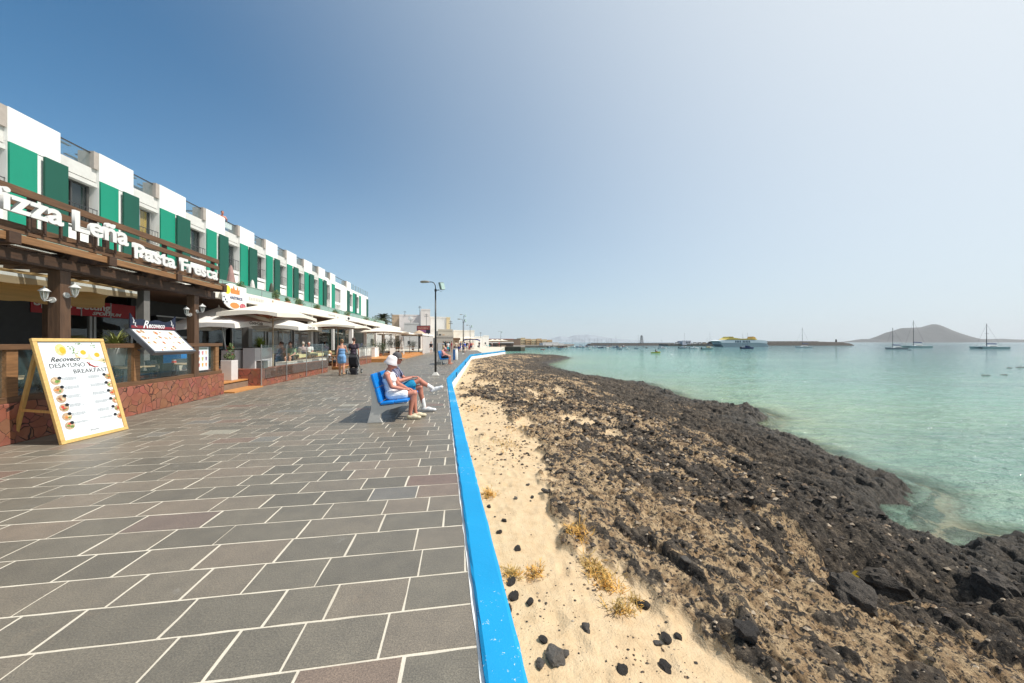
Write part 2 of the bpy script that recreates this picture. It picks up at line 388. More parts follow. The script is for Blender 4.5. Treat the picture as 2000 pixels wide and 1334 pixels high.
# ------------------------------------------------------------------ sea
def sea_material():
    m=bpy.data.materials.new('sea_water'); m.use_nodes=True; nt=m.node_tree; N=nt.nodes; L=nt.links
    p=N['Principled BSDF']; geo=N.new('ShaderNodeNewGeometry'); src=geo.outputs['Position']
    def mp(sc):
        x=N.new('ShaderNodeMapping'); x.inputs['Scale'].default_value=sc; L.new(src,x.inputs[0]); return x.outputs[0]
    def noise(v,sc,det=4,ro=0.55,dist=0):
        n=N.new('ShaderNodeTexNoise'); n.inputs['Scale'].default_value=sc; n.inputs['Detail'].default_value=det; n.inputs['Roughness'].default_value=ro; n.inputs['Distortion'].default_value=dist; L.new(v,n.inputs[0]); return n.outputs[0]
    def ramp(i,stops):
        r=N.new('ShaderNodeValToRGB'); e=r.color_ramp.elements
        while len(e)<len(stops): e.new(0.5)
        for k,(ps,c) in enumerate(stops): e[k].position=ps; e[k].color=(*c,1)
        L.new(i,r.inputs[0]); return r.outputs[0]
    def mix(f,a,b):
        x=N.new('ShaderNodeMixRGB')
        for s,val in ((0,f),(1,a),(2,b)):
            if hasattr(val,'is_linked'): L.new(val,x.inputs[s])
            else: x.inputs[s].default_value=val
        return x.outputs[0]
    def mth(op,a,b,c=None,cl=False):
        x=N.new('ShaderNodeMath'); x.operation=op; x.use_clamp=cl
        for s,val in ((0,a),(1,b),(2,c)):
            if val is None: continue
            if hasattr(val,'is_linked'): L.new(val,x.inputs[s])
            else: x.inputs[s].default_value=val
        return x.outputs[0]
    a=N.new('ShaderNodeAttribute'); a.attribute_name='offshore'; dist=a.outputs['Fac']   # 0 at the shore .. 1 far out
    col=ramp(dist,[(0.0,(0.33,0.37,0.21)),(0.10,(0.27,0.40,0.25)),(0.26,(0.185,0.37,0.28)),(0.5,(0.095,0.245,0.215)),(0.75,(0.055,0.175,0.18)),(1.0,(0.03,0.11,0.14))])
    # sandy and weedy bottom patches, then painted ripple streaks, stretched along the shore
    n1=noise(mp((0.035,0.10,1)),1.0,5,0.6,0.6)
    col=mix(mth('MULTIPLY',ramp(n1,[(0.50,(0,0,0)),(0.64,(1,1,1))]),0.50),col,(0.115,0.22,0.21,1))
    n2=noise(mp((0.05,0.16,1)),0.7,4,0.55,0.4)
    col=mix(mth('MULTIPLY',ramp(n2,[(0.55,(0,0,0)),(0.70,(1,1,1))]),0.5),col,(0.27,0.47,0.36,1))
    n3=noise(mp((0.7,2.6,1)),1.0,6,0.7,0.6)  # ripple contrast painted into the water colour as darker streaks
    col=mix(mth('MULTIPLY',ramp(n3,[(0.44,(0,0,0)),(0.58,(1,1,1))]),0.42),col,(0.10,0.22,0.18,1))
    L.new(col,p.inputs['Base Color']); p.inputs['Roughness'].default_value=0.07; p.inputs['IOR'].default_value=1.33
    h=mth('ADD',mth('MULTIPLY',noise(mp((1.0,2.2,1)),1.5,5,0.6,0.3),1.0),mth('MULTIPLY',noise(mp((1,1.7,1)),6.0,4,0.6),0.35))
    h=mth('ADD',h,mth('MULTIPLY',noise(mp((0.25,0.7,1)),1.0,4,0.6),1.6))
    b=N.new('ShaderNodeBump'); b.inputs['Strength'].default_value=1.0; b.inputs['Distance'].default_value=0.32; L.new(h,b.inputs['Height']); L.new(b.outputs[0],p.inputs['Normal'])
    ad=N.new('ShaderNodeAttribute'); ad.attribute_name='depth'
    fac=mth('MULTIPLY_ADD',ad.outputs['Fac'],2.6,0.22,True)
    t=N.new('ShaderNodeBsdfTransparent'); mx=N.new('ShaderNodeMixShader'); L.new(fac,mx.inputs[0]); L.new(t.outputs[0],mx.inputs[1]); L.new(p.outputs[0],mx.inputs[2])
    L.new(mx.outputs[0],N['Material Output'].inputs[0]); return m
def build_sea():
    ys=np.concatenate([np.linspace(-6,3,30)[:-1],3*np.exp(np.linspace(0,math.log(130/3),420)),130*np.exp(np.linspace(0.03,math.log(7000/130),60))])
    nc=420; k=np.linspace(0,1,nc)**1.3
    near=1-sstep(110,400,ys)
    xl=np.interp(ys,[-6,4,14,43,63,120,260],[0.5,0.5,-1.5,-4,-1,-60,-160]); xl=np.where(ys>260,-ys*0.65,xl)
    xr=16+ys*2.2
    X=xl[:,None]+(xr-xl)[:,None]*k[None,:]; Y=np.repeat(ys[:,None],nc,1)
    Zt,_,_,_,ins,ds,dw=terrain(X,Y)
    amp=0.028*sstep(0.2,5,ds)*(1-sstep(60,140,Y))
    wv=(fbm(X*0.55,Y*1.3,5,201)-0.5)*1.0+(fbm(X*1.6,Y*3.5,4,202,ridge=True)-0.5)*0.8
    Z=SEA+amp*wv
    depth=np.clip(SEA-Zt,0,3); depth=np.where(Y>120,2.0,depth); 
    off=np.clip(ds/160,0,1)**0.55
    V=np.stack([X,Y,Z],-1).reshape(-1,3)
    o=np_mesh('sea_water',V,grid_faces(len(ys),nc),sea_material(),{'depth':depth,'offshore':off})
    tag(o,kind='structure')
build_sea()
# sea bed below the open water, out to the horizon
m=MB(); m.bx(-6000,17000,-60,7050,-6,-5); tag(m.build('sea_bed',mat('sea_bed_sand',(0.2,0.3,0.25),0.9)),kind='structure')

# ------------------------------------------------------------------ promenade paving: slabs set 4 mm proud of pale grout
def paving_material():
    m=bpy.data.materials.new('basalt_slab'); m.use_nodes=True; nt=m.node_tree; N=nt.nodes; L=nt.links
    p=N['Principled BSDF']; tc=N.new('ShaderNodeTexCoord'); src=tc.outputs['Object']
    def noise(sc,det=5,ro=0.6):
        n=N.new('ShaderNodeTexNoise'); n.inputs['Scale'].default_value=sc; n.inputs['Detail'].default_value=det; n.inputs['Roughness'].default_value=ro; L.new(src,n.inputs[0]); return n.outputs[0]
    def ramp(i,stops):
        r=N.new('ShaderNodeValToRGB'); e=r.color_ramp.elements
        while len(e)<len(stops): e.new(0.5)
        for k,(ps,c) in enumerate(stops): e[k].position=ps; e[k].color=(*c,1)
        L.new(i,r.inputs[0]); return r.outputs[0]
    def mix(f,a,b,mode='MIX'):
        x=N.new('ShaderNodeMixRGB'); x.blend_type=mode
        for s,val in ((0,f),(1,a),(2,b)):
            if hasattr(val,'is_linked'): L.new(val,x.inputs[s])
            else: x.inputs[s].default_value=val
        return x.outputs[0]
    a=N.new('ShaderNodeAttribute'); a.attribute_name='slab'; tone=a.outputs['Fac']
    base=ramp(tone,[(0.0,(0.1300,0.1176,0.0944)),(0.35,(0.1517,0.1363,0.1084)),(0.62,(0.1750,0.1501,0.1176)),(0.80,(0.1935,0.1587,0.1238)),(0.86,(0.1703,0.1161,0.0914)),(0.90,(0.1509,0.1432,0.1277)),(0.955,(0.2632,0.2477,0.2012)),(1.0,(0.2477,0.2322,0.1858))])
    sp=noise(120,4,0.8); base=mix(0.8,base,ramp(sp,[(0.34,(0.25,0.25,0.25)),(0.5,(0.5,0.5,0.5)),(0.68,(0.86,0.84,0.80))]),'OVERLAY')
    base=mix(0.5,base,ramp(noise(5,6,0.7),[(0.3,(0.36,0.36,0.37)),(0.7,(0.64,0.63,0.61))]),'OVERLAY')
    base=mix(ramp(noise(1.7,8,0.75),[(0.60,(0,0,0)),(0.78,(0.35,0.35,0.35))]),base,(0.33,0.25,0.17,1))
    base=mix(ramp(noise(3.1,7,0.75),[(0.63,(0,0,0)),(0.76,(0.45,0.45,0.45))]),base,(0.36,0.35,0.32,1))
    L.new(base,p.inputs['Base Color']); p.inputs['Roughness'].default_value=0.45; p.inputs['Specular IOR Level'].default_value=0.55
    b=N.new('ShaderNodeBump'); b.inputs['Strength'].default_value=0.35; b.inputs['Distance'].default_value=0.008
    L.new(noise(95,5,0.75),b.inputs['Height']); L.new(b.outputs[0],p.inputs['Normal'])
    return m
def build_paving():
    rnd=random.Random(5); ang=math.atan(0.1515); ca,sa=math.cos(ang),math.sin(ang)
    V=[];F=[];T=[]
    wy=[w[1] for w in WALL]; wx=[w[0] for w in WALL]
    v=-3.0
    while v<66:
        h=0.30*rnd.uniform(0.97,1.03) if v<34 else 0.6
        # rows run across the promenade; find the right end on the wall line
        g=0.0075 if v<20 else 0.010
        u=3.2
        # place stones from the wall towards the buildings
        umax=None
        while u>-22:
            w=rnd.choice([0.33,0.40,0.46,0.50,0.55,0.62])*rnd.uniform(0.93,1.07)
            if v>=34: w*=1.8
            u0,u1=u-w,u; u=u0
            cx=(u0+u1)/2; cv=v+h/2
            Xc=cx*ca-cv*sa*1.0; Yc=cx*sa+cv*ca
            xw=float(np.interp(Yc,wy,wx))
            # clip to the wall edge
            X1=u1*ca-cv*sa
            uw=(xw+cv*sa)/ca+0.03            # where the wall line crosses this row
            if u0>uw-0.03: continue
            if u1>uw: u1=uw
            jj=lambda s: rnd.uniform(-s,s)
            e=g+jj(0.0035)
            a0,a1=u0+e,u1-e; b0,b1=v+g,v+h-g
            n0=len(V)
            ks=3 if v<12 else 1; js=0.0032
            P=[]
            for k in range(ks): P.append((a0+(a1-a0)*k/ks, b0+jj(js)))
            for k in range(max(1,ks-1)): P.append((a1+jj(js), b0+(b1-b0)*k/max(1,ks-1)))
            for k in range(ks): P.append((a1-(a1-a0)*k/ks, b1+jj(js)))
            for k in range(max(1,ks-1)): P.append((a0+jj(js), b1-(b1-b0)*k/max(1,ks-1)))
            tz=jj(0.0006); n=len(P); t=rnd.random()
            t=t**1.15 if t<0.94 else rnd.choice([0.86,0.955,0.9,0.97,0.4,0.5])
            if t>0.80 and rnd.random()<0.55: t*=0.6
            for (pu,pv) in P: V.append((pu*ca-pv*sa,pu*sa+pv*ca,tz)); T.append(t)
            for (pu,pv) in P: V.append((pu*ca-pv*sa,pu*sa+pv*ca,-0.02)); T.append(t)
            F.append(tuple(range(n0,n0+n)))
            for k in range(n): F.append((n0+k,n0+n+k,n0+n+(k+1)%n,n0+(k+1)%n))
        v+=h
    me=bpy.data.meshes.new('promenade_paving'); me.from_pydata(V,[],F); me.materials.append(paving_material())
    a=me.attributes.new('slab','FLOAT','POINT'); a.data.foreach_set('value',T)
    o=bpy.data.objects.new('promenade_paving',me); COL.objects.link(o); tag(o,kind='structure')
    m=MB(); m.prism([(-60,-4)]+WALL[0:1]+WALL[1:]+[(-2.4,66),(-2.4,118),(-60,118)],-2.2,-0.002)
    tag(m.build('promenade_bed',mat('pale_grout',srgb(198,190,174),0.9,var=0.06,vscale=9,dirt=0.25,bump=0.3)),kind='structure')
build_paving()

# ------------------------------------------------------------------ low sea wall with a blue top and white seaward face
def sea_wall():
    t=empty('sea_wall',(0,0,0),0,'low white sea wall with bright blue painted top beside the paving','wall')
    m=bpy.data.materials.new('blue_wall_paint'); m.use_nodes=True; nt=m.node_tree; N=nt.nodes; L=nt.links; p=N['Principled BSDF']
    tc=N.new('ShaderNodeTexCoord'); nz=N.new('ShaderNodeTexNoise'); nz.inputs['Scale'].default_value=26; nz.inputs['Detail'].default_value=8; nz.inputs['Roughness'].default_value=0.75; L.new(tc.outputs['Object'],nz.inputs[0])
    n2=N.new('ShaderNodeTexNoise'); n2.inputs['Scale'].default_value=0.9; n2.inputs['Detail'].default_value=3; L.new(tc.outputs['Object'],n2.inputs[0])
    ma=N.new('ShaderNodeMath'); ma.operation='MULTIPLY_ADD'; ma.inputs[1].default_value=0.55; L.new(n2.outputs[0],ma.inputs[0]); L.new(nz.outputs[0],ma.inputs[2])
    rp=N.new('ShaderNodeValToRGB'); e=rp.color_ramp.elements; e[0].position=0.928; e[0].color=(0.0,0.29,0.57,1); e[1].position=0.945; e[1].color=(0.75,0.76,0.74,1); L.new(ma.outputs[0],rp.inputs[0])
    mx=N.new('ShaderNodeMixRGB'); mx.blend_type='MULTIPLY'; mx.inputs[0].default_value=0.7; L.new(rp.outputs[0],mx.inputs[1])
    r3=N.new('ShaderNodeValToRGB'); r3.color_ramp.elements[0].position=0.3; r3.color_ramp.elements[0].color=(0.55,0.68,0.76,1); r3.color_ramp.elements[1].position=0.7; L.new(n2.outputs[0],r3.inputs[0]); L.new(r3.outputs[0],mx.inputs[2])
    L.new(mx.outputs[0],p.inputs['Base Color']); p.inputs['Roughness'].default_value=0.55
    b=N.new('ShaderNodeBump'); b.inputs['Strength'].default_value=0.4; b.inputs['Distance'].default_value=0.006; L.new(nz.outputs[0],b.inputs['Height']); L.new(b.outputs[0],p.inputs['Normal'])
    white=mat('white_wall_paint',(0.80,0.79,0.76),0.7,var=0.04,dirt=0.22,dscale=2.5,bump=0.4,bscale=30)
    w=0.195
    def offs(d):
        out=[]
        for i,(x,y) in enumerate(WALL):
            def nrm(a,b):
                dx,dy=b[0]-a[0],b[1]-a[1]; l=math.hypot(dx,dy); return (dy/l,-dx/l)
            ns=[]
            if i>0: ns.append(nrm(WALL[i-1],WALL[i]))
            if i<len(WALL)-1: ns.append(nrm(WALL[i],WALL[i+1]))
            nx=sum(n[0] for n in ns)/len(ns); ny=sum(n[1] for n in ns)/len(ns); l=nx*nx+ny*ny
            out.append((x+nx*d/l,y+ny*d/l))
        return out
    def strip(prof,name,mt):
        """prof: (offset, z at start, z at end) open profile; swept along the wall, subdivided with a little wobble"""
        rows=[]; rnd=random.Random(3)
        lines=[offs(d) for d,_ in prof]
        V=[];F=[]; nseg=[150,60,40]; cnt=0
        for s in range(3):
            for k in range(nseg[s]+(1 if s==2 else 0)):
                f=k/nseg[s]
                for j,(d,z) in enumerate(prof):
                    a,b=lines[j][s],lines[j][s+1]
                    wob=rnd.uniform(-0.004,0.004)
                    V.append((a[0]+(b[0]-a[0])*f+wob,a[1]+(b[1]-a[1])*f,z+(rnd.uniform(-0.003,0.003) if z>-0.2 else 0)))
                cnt+=1
        np_=len(prof)
        for i in range(cnt-1):
            for j in range(np_-1): F.append((i*np_+j,(i+1)*np_+j,(i+1)*np_+j+1,i*np_+j+1))
        F=[f[::-1] for f in F]
        m=MB(); m.v=V; m.f=F; m.mi=[0]*len(F); return m.build(name,mt,t)
    strip([(-0.002,-0.05),(0.0,0.026),(0.014,0.038),(w-0.02,0.034),(w,0.022),(w+0.012,-0.20)],'blue_top',m)
    strip([(w+0.006,-0.19),(w+0.03,-1.3)],'white_face',white)
    strip([(-0.022,-0.01),(-0.020,0.004),(-0.001,0.006)],'white_edge_line',white)
    jm=MB()
    for (i,f) in ((1,0.10),(1,0.43),(2,0.25),(2,0.7),(1,0.75)):
        o0=offs(w+0.02); a,b=o0[i],o0[i+1]; x=a[0]+(b[0]-a[0])*f; y=a[1]+(b[1]-a[1])*f
        jm.box((x,y,-0.085),(0.05,0.05,0.25),math.atan2(b[1]-a[1],b[0]-a[0]))
    jm.build('drain_slot',mat('dark_blue_paint',(0.01,0.07,0.20),0.6),t)
sea_wall()
# ------------------------------------------------------------------ green and white apartment building above the shops
MS=0.138; AS=math.atan(MS); RZS=R(90)+AS
def YS(px,c): return c/((1000-px)/667-MS)               # distance at which the plane X=-c-MS*Y stands for a sight line
def SS(px,c): return YS(px,c)/math.cos(AS)
M_white=mat('white_render',(0.80,0.79,0.76),0.8,var=0.03,vscale=3,dirt=0.20,dscale=2.2,bump=0.15,stretch=(1,1,0.22))
M_grey=mat('pale_grey_render',(0.60,0.59,0.56),0.8,var=0.04,dirt=0.15)
M_lg=mat('bright_green_panel',(0.001,0.235,0.142),0.6,var=0.05,vscale=2,dirt=0.12,dscale=2,stretch=(1,1,0.25))
M_dg=mat('dark_green_panel',(0.003,0.078,0.050),0.6,var=0.08,vscale=2,dirt=0.12,dscale=2,stretch=(1,1,0.25))
M_alu=mat('aluminium_frame',(0.42,0.42,0.41),0.4,0.6,var=0.03)
M_dkfr=mat('dark_window_frame',(0.06,0.058,0.055),0.45,var=0.05)
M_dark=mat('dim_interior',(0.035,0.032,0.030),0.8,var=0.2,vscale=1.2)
M_glassw=glass_mat('window_glass',(0.05,0.07,0.08,1),0.10)
M_glassr=glass_mat('railing_glass',(0.30,0.42,0.42,1),0.04)
M_curt=[mat('yellow_curtain',(0.62,0.40,0.10),0.9,var=0.25,vscale=9,stretch=(3,3,0.1)),mat('cream_curtain',(0.62,0.58,0.44),0.9,var=0.2,vscale=9,stretch=(3,3,0.1)),mat('white_net_curtain',(0.66,0.66,0.62),0.9,var=0.15,vscale=9,stretch=(3,3,0.1))]
M_steel=mat('dark_steel_rail',(0.10,0.10,0.10),0.4,0.7)
M_slat=mat('blue_grey_slat',(0.10,0.135,0.17),0.6)
def curtain(m,x0,x1,y,z0,z1,amp=0.03,n=14):
    vs=[];k=n+1
    for i in range(k):
        x=x0+(x1-x0)*i/n; yy=y+amp*(1 if i%2 else -1)
        vs += [(x,yy,z0),(x,yy,z1)]
    m.add(vs,[(2*i,2*i+2,2*i+3,2*i+1) for i in range(n)])
CF=16.0
starts=[-2,-1,13.5,193,311,402,468,519,560,594,622,645]
bay=[SS(p,CF) if p>0 else 0 for p in starts]
st=bay[3]-bay[2]; bay[1]=bay[2]-st; bay[0]=bay[2]-2*st
END=SS(718.5,CF); S_A=SS(677,CF)
def apartment():
    T=empty('apartment_building',(-CF,0,0),RZS,'long white apartment building with green shutters and a stepped roof parapet above the shops','building')
    m=MB(); lo=bay[0]-0.5
    # wall in front: piers and bands; window openings left as recesses
    m.bx(lo,END,0.42,9,3.5,8.62)
    for i,b in enumerate(bay):
        nx=bay[i+1] if i+1<len(bay) else S_A
        wi=(nx-b)*0.52 if i<11 else 1.4
        m.bx(b,b+wi,0.0,0.42,3.5,8.62)
        if i<10:
            m.bx(b+wi,nx-0.002,0.12,0.42,5.78,6.30); m.bx(b+wi,nx-0.002,0.12,0.42,3.5,4.0)
            m.bx(b+wi,nx-0.002,0.06,0.42,6.40,6.62)
    m.bx(bay[11]+1.402,S_A-0.002,0.002,0.419,6.32,6.6); m.bx(bay[11]+1.402,S_A-0.002,0.0,0.418,3.5,5.6); m.bx(bay[11]+3.5,S_A-0.002,0.001,0.42,5.6,8.62)
    m.bx(bay[11]+1.402,bay[11]+3.498,0.0,0.42,8.3,8.62)
    m.bx(S_A,S_A+1.2,0,0.42,3.5,8.62); m.bx(S_A+2.4,S_A+4.2,0,0.42,3.5,8.62); m.bx(S_A+5.4,END,0.0,0.42,3.5,8.62)
    m.bx(S_A+1.202,S_A+2.398,0.0,0.42,3.5,6.6); m.bx(S_A+1.202,S_A+2.398,0.0,0.42,8.3,8.62)
    m.bx(S_A+4.202,S_A+5.398,0.0,0.42,3.5,6.6); m.bx(S_A+4.202,S_A+5.398,0.0,0.42,8.3,8.62)
    m.build('wall',M_white,T)
    m=MB(); m.bx(lo,END,0.6,9,8.62,8.9); m.build('roof_deck',mat('roof_tiles_pale',(0.45,0.42,0.38),0.9),T)
    for i,b in enumerate(bay):
        nx=bay[i+1] if i+1<len(bay) else S_A
        wi=(nx-b)*0.52 if i<11 else 1.5
        m=MB(); m.bx(b,b+wi,-0.02,0.6,8.63,9.85); m.build('parapet_block',M_white,T)
        m=MB(); m.bx(b+wi+0.002,nx-0.002,0.10,0.6,8.56,9.10)
        m.bx(b+wi+0.002,nx-0.002,0.05,0.42,8.33,8.50); m.build('low_parapet',M_grey if i<10 else M_white,T)
        # glass guard above the low parapet
        m=MB(); m.bx(b+wi+0.02,nx-0.22,0.14,0.155,9.13,9.74); m.build('guard_glass',M_glassr,T)
        m=MB(); m.bx(b+wi,nx-0.18,0.12,0.17,9.745,9.79); m.bx(b+wi,nx-0.18,0.13,0.165,9.10,9.125)
        m.build('guard_rail',M_steel,T)
        m=MB(); m.bx(nx-0.2,nx-0.003,0.0,0.6,9.10,9.84); m.build('parapet_return',mat('shaded_brown_grey_render',(0.38,0.33,0.29),0.8),T)  # darker tone puts the return's shade into its colour
        if i>=11: continue
        ws=(nx-b)
        l1=b+ws*0.27+(0.03 if i%3==1 else -0.02); d0=l1+(0.03 if i in(4,6,9) else 0.15)
        d1=b+ws*0.565
        m=MB(); m.bx(b+0.01,l1,-0.07,-0.004,5.45 if i%4 else 5.2,8.62); m.build('bright_green_shutter',M_lg,T)
        m=MB(); m.bx(d0,d1,-0.16,-0.09,5.75 if i in(4,) else 5.1,8.60); m.build('dark_green_shutter',M_dg,T)
        # windows on both floors
        for (z0,z1) in ((6.62,8.33),(4.0,5.78)):
            w0,w1=b+wi+0.02,nx-0.1
            m=MB()
            for (a,c) in ((w0,w0+0.05),(w1-0.09,w1),((w0+w1)/2-0.03,(w0+w1)/2+0.03)): m.bx(a,c,0.28,0.34,z0,z1)
            m.bx(w0,w1,0.281,0.339,z1-0.06,z1-0.001); m.bx(w0,w1,0.281,0.339,z0+0.001,z0+0.05)
            W=m.build('window',M_alu if i%2 else M_dkfr,T)
            m=MB(); m.bx(w0+0.05 if i!=2 else (w0+w1)/2,w1-0.09,0.305,0.315,z0+0.05,z1-0.06); m.build('pane',M_glassw,W)
            m=MB(); m.bx(w0,w1,0.40,0.415,z0,z1); m.build('dim_room_panel',M_dark,W)  # dark panel stands in for the unlit room behind the pane
            if z0>6 and i!=2:
                m=MB(); c0=w0+0.1+(0.3 if i in(3,) else 0); curtain(m,c0,c0+(w1-w0)*(0.55 if i in(3,4) else 0.5),0.368,z0+0.03,z1-0.07,0.018)
                m.build('curtain',M_curt[0 if i==3 else (1 if i in(4,5,10) else 2)],W)
        m=MB()
        m.bx(b+wi+0.02,nx-0.03,0.01,0.035,7.30,7.33); m.bx(b+wi+0.02,nx-0.03,0.012,0.033,6.65,6.67)
        for k in range(9):
            x=b+wi+0.05+(nx-b-wi-0.1)*k/8; m.bx(x-0.006,x+0.006,0.016,0.029,6.67,7.30)
        if i in (5,6,7,8): m.build('window_guard',M_steel,T)
        else: m.build('window_guard',M_steel,T)
    # last stretch with a wide terrace rail
    m=MB(); m.bx(S_A+1.6,END,-0.02,0.6,8.62,9.0); m.build('low_parapet',M_white,T)
    m=MB(); m.bx(S_A,S_A+1.6,-0.02,0.6,8.63,9.85); m.build('parapet_block',M_white,T)
    m=MB(); m.bx(S_A+1.62,END,0.05,0.065,9.02,9.84); m.build('guard_glass',M_glassr,T)
    m=MB()
    for k in range(8):
        x=S_A+1.65+(END-S_A-1.75)*k/7; m.bx(x,x+0.05,0.03,0.09,9.0,9.88)
    m.build('guard_rail',M_alu,T)
    for (a,b2,sh) in ((bay[11]+1.5,bay[11]+3.45,1),(S_A+1.25,S_A+2.35,0),(S_A+4.25,S_A+5.35,0)):
        m=MB()
        for (u,v) in ((a,a+0.06),(b2-0.06,b2)): m.bx(u,v,0.15,0.2,6.6,8.3)
        m.bx(a,b2,0.151,0.199,8.22,8.299); W=m.build('window',M_dkfr,T)
        m=MB(); m.bx(a+0.06,b2-0.06,0.17,0.18,6.601,8.22); m.build('pane' if not sh else 'roller_blind',M_glassw if not sh else mat('grey_blind',(0.33,0.31,0.30),0.7),W)
    for (a,b2,mt) in ((S_A+0.1,S_A+1.1,M_dg),(S_A+2.5,S_A+3.3,M_lg),(S_A+3.4,S_A+4.15,M_dg),(S_A+5.5,S_A+6.2,M_lg),(END-0.9,END-0.02,M_dg),(bay[11]+0.4,bay[11]+1.3,M_lg)):
        m=MB(); m.bx(a,b2,-0.08,-0.004,5.0,8.6); m.build('green_shutter',mt,T)
    for (a,b2) in ((bay[5]+0.9,bay[5]+1.7),(S_A+1.2,S_A+2.5),(S_A+4.2,S_A+5.3),(bay[9]+1.2,bay[9]+2.2)):
        m=MB(); m.bx(a,b2,-0.045,-0.003,4.2,5.9); m.build('lower_green_panel',M_lg,T)
    return T
apartment()
# roof terrace slats and chairs seen over the parapet
def roof_pergola(i,label):
    b=bay[i]; T=empty('roof_pergola',frame_point(CF,MS,b+1.2,1.0,8.9),RZS,label,'pergola','slatted pergolas on the roof terrace')
    m=MB()
    for k in range(7): m.bx(-0.3,2.0,0.2+k*0.45,0.2+k*0.45+0.13,1.26,1.30)
    m.build('slats',M_slat,T)
    for (x,y) in ((0.55,0.25),(3.8,0.25),(0.55,3.0),(3.8,3.0)):
        p=MB(); p.bx(x-0.04,x+0.04,y-0.04,y+0.04,0,1.30); p.build('post',M_slat,T)
    m=MB(); m.bx(0.5,0.6,0.2,3.1,1.301,1.395); m.bx(3.75,3.85,0.2,3.1,1.301,1.395); m.build('beam',M_slat,T)
for i,l in ((2,'nearest blue grey slatted roof pergola behind the glass guard'),(3,'second slatted pergola from the left on the white roof terrace'),(4,'third slatted roof pergola, left of the leaning person'),(6,'slatted pergola just right of the leaning person on the roof'),(7,'farthest slatted pergola on the roof terrace')):
    roof_pergola(i,l)

# ------------------------------------------------------------------ single-storey shop arcade with roof terrace
CP=9.4
M_ceil=mat('brown_soffit',(0.13,0.075,0.045),0.7,var=0.15,stretch=(0.3,4,1))
M_cream=mat('cream_fascia',(0.78,0.75,0.68),0.7,var=0.03,dirt=0.12,stretch=(0.3,1,3))
M_shopd=mat('black_shop_panel',(0.012,0.012,0.012),0.5,var=0.3)
M_shopg=mat('grey_stone_column',(0.17,0.165,0.155),0.7,var=0.1,bump=0.2)
M_floor=mat('terrace_floor_tile',(0.20,0.14,0.10),0.7,var=0.12)
def text_mesh(txt,size,name,material,parent,M,extrude=0.0,bold=0.0,sx=1.0,shear=0.0,bevel=0,space=1.0):
    c=bpy.data.curves.new('t','FONT'); c.body=txt; c.size=size; c.extrude=extrude; c.offset=bold; c.shear=shear; c.space_character=space
    c.resolution_u=3
    o=bpy.data.objects.new('t',c); COL.objects.link(o); dg=bpy.context.evaluated_depsgraph_get(); dg.update()
    me=bpy.data.meshes.new_from_object(o.evaluated_get(dg)); bpy.data.objects.remove(o)
    me.name=name; me.materials.clear(); me.materials.append(material)
    me.transform(M@Matrix.Diagonal((sx,1,1,1)))
    ob=bpy.data.objects.new(name,me); COL.objects.link(ob)
    if parent: ob.parent=parent
    return ob
def facing_promenade(x,y,z):      # text lying on a plane that faces the sea in a promenade frame (local y inland); reads along +x
    return Matrix.Translation((x,y,z))@Matrix.Rotation(R(90),4,'X')
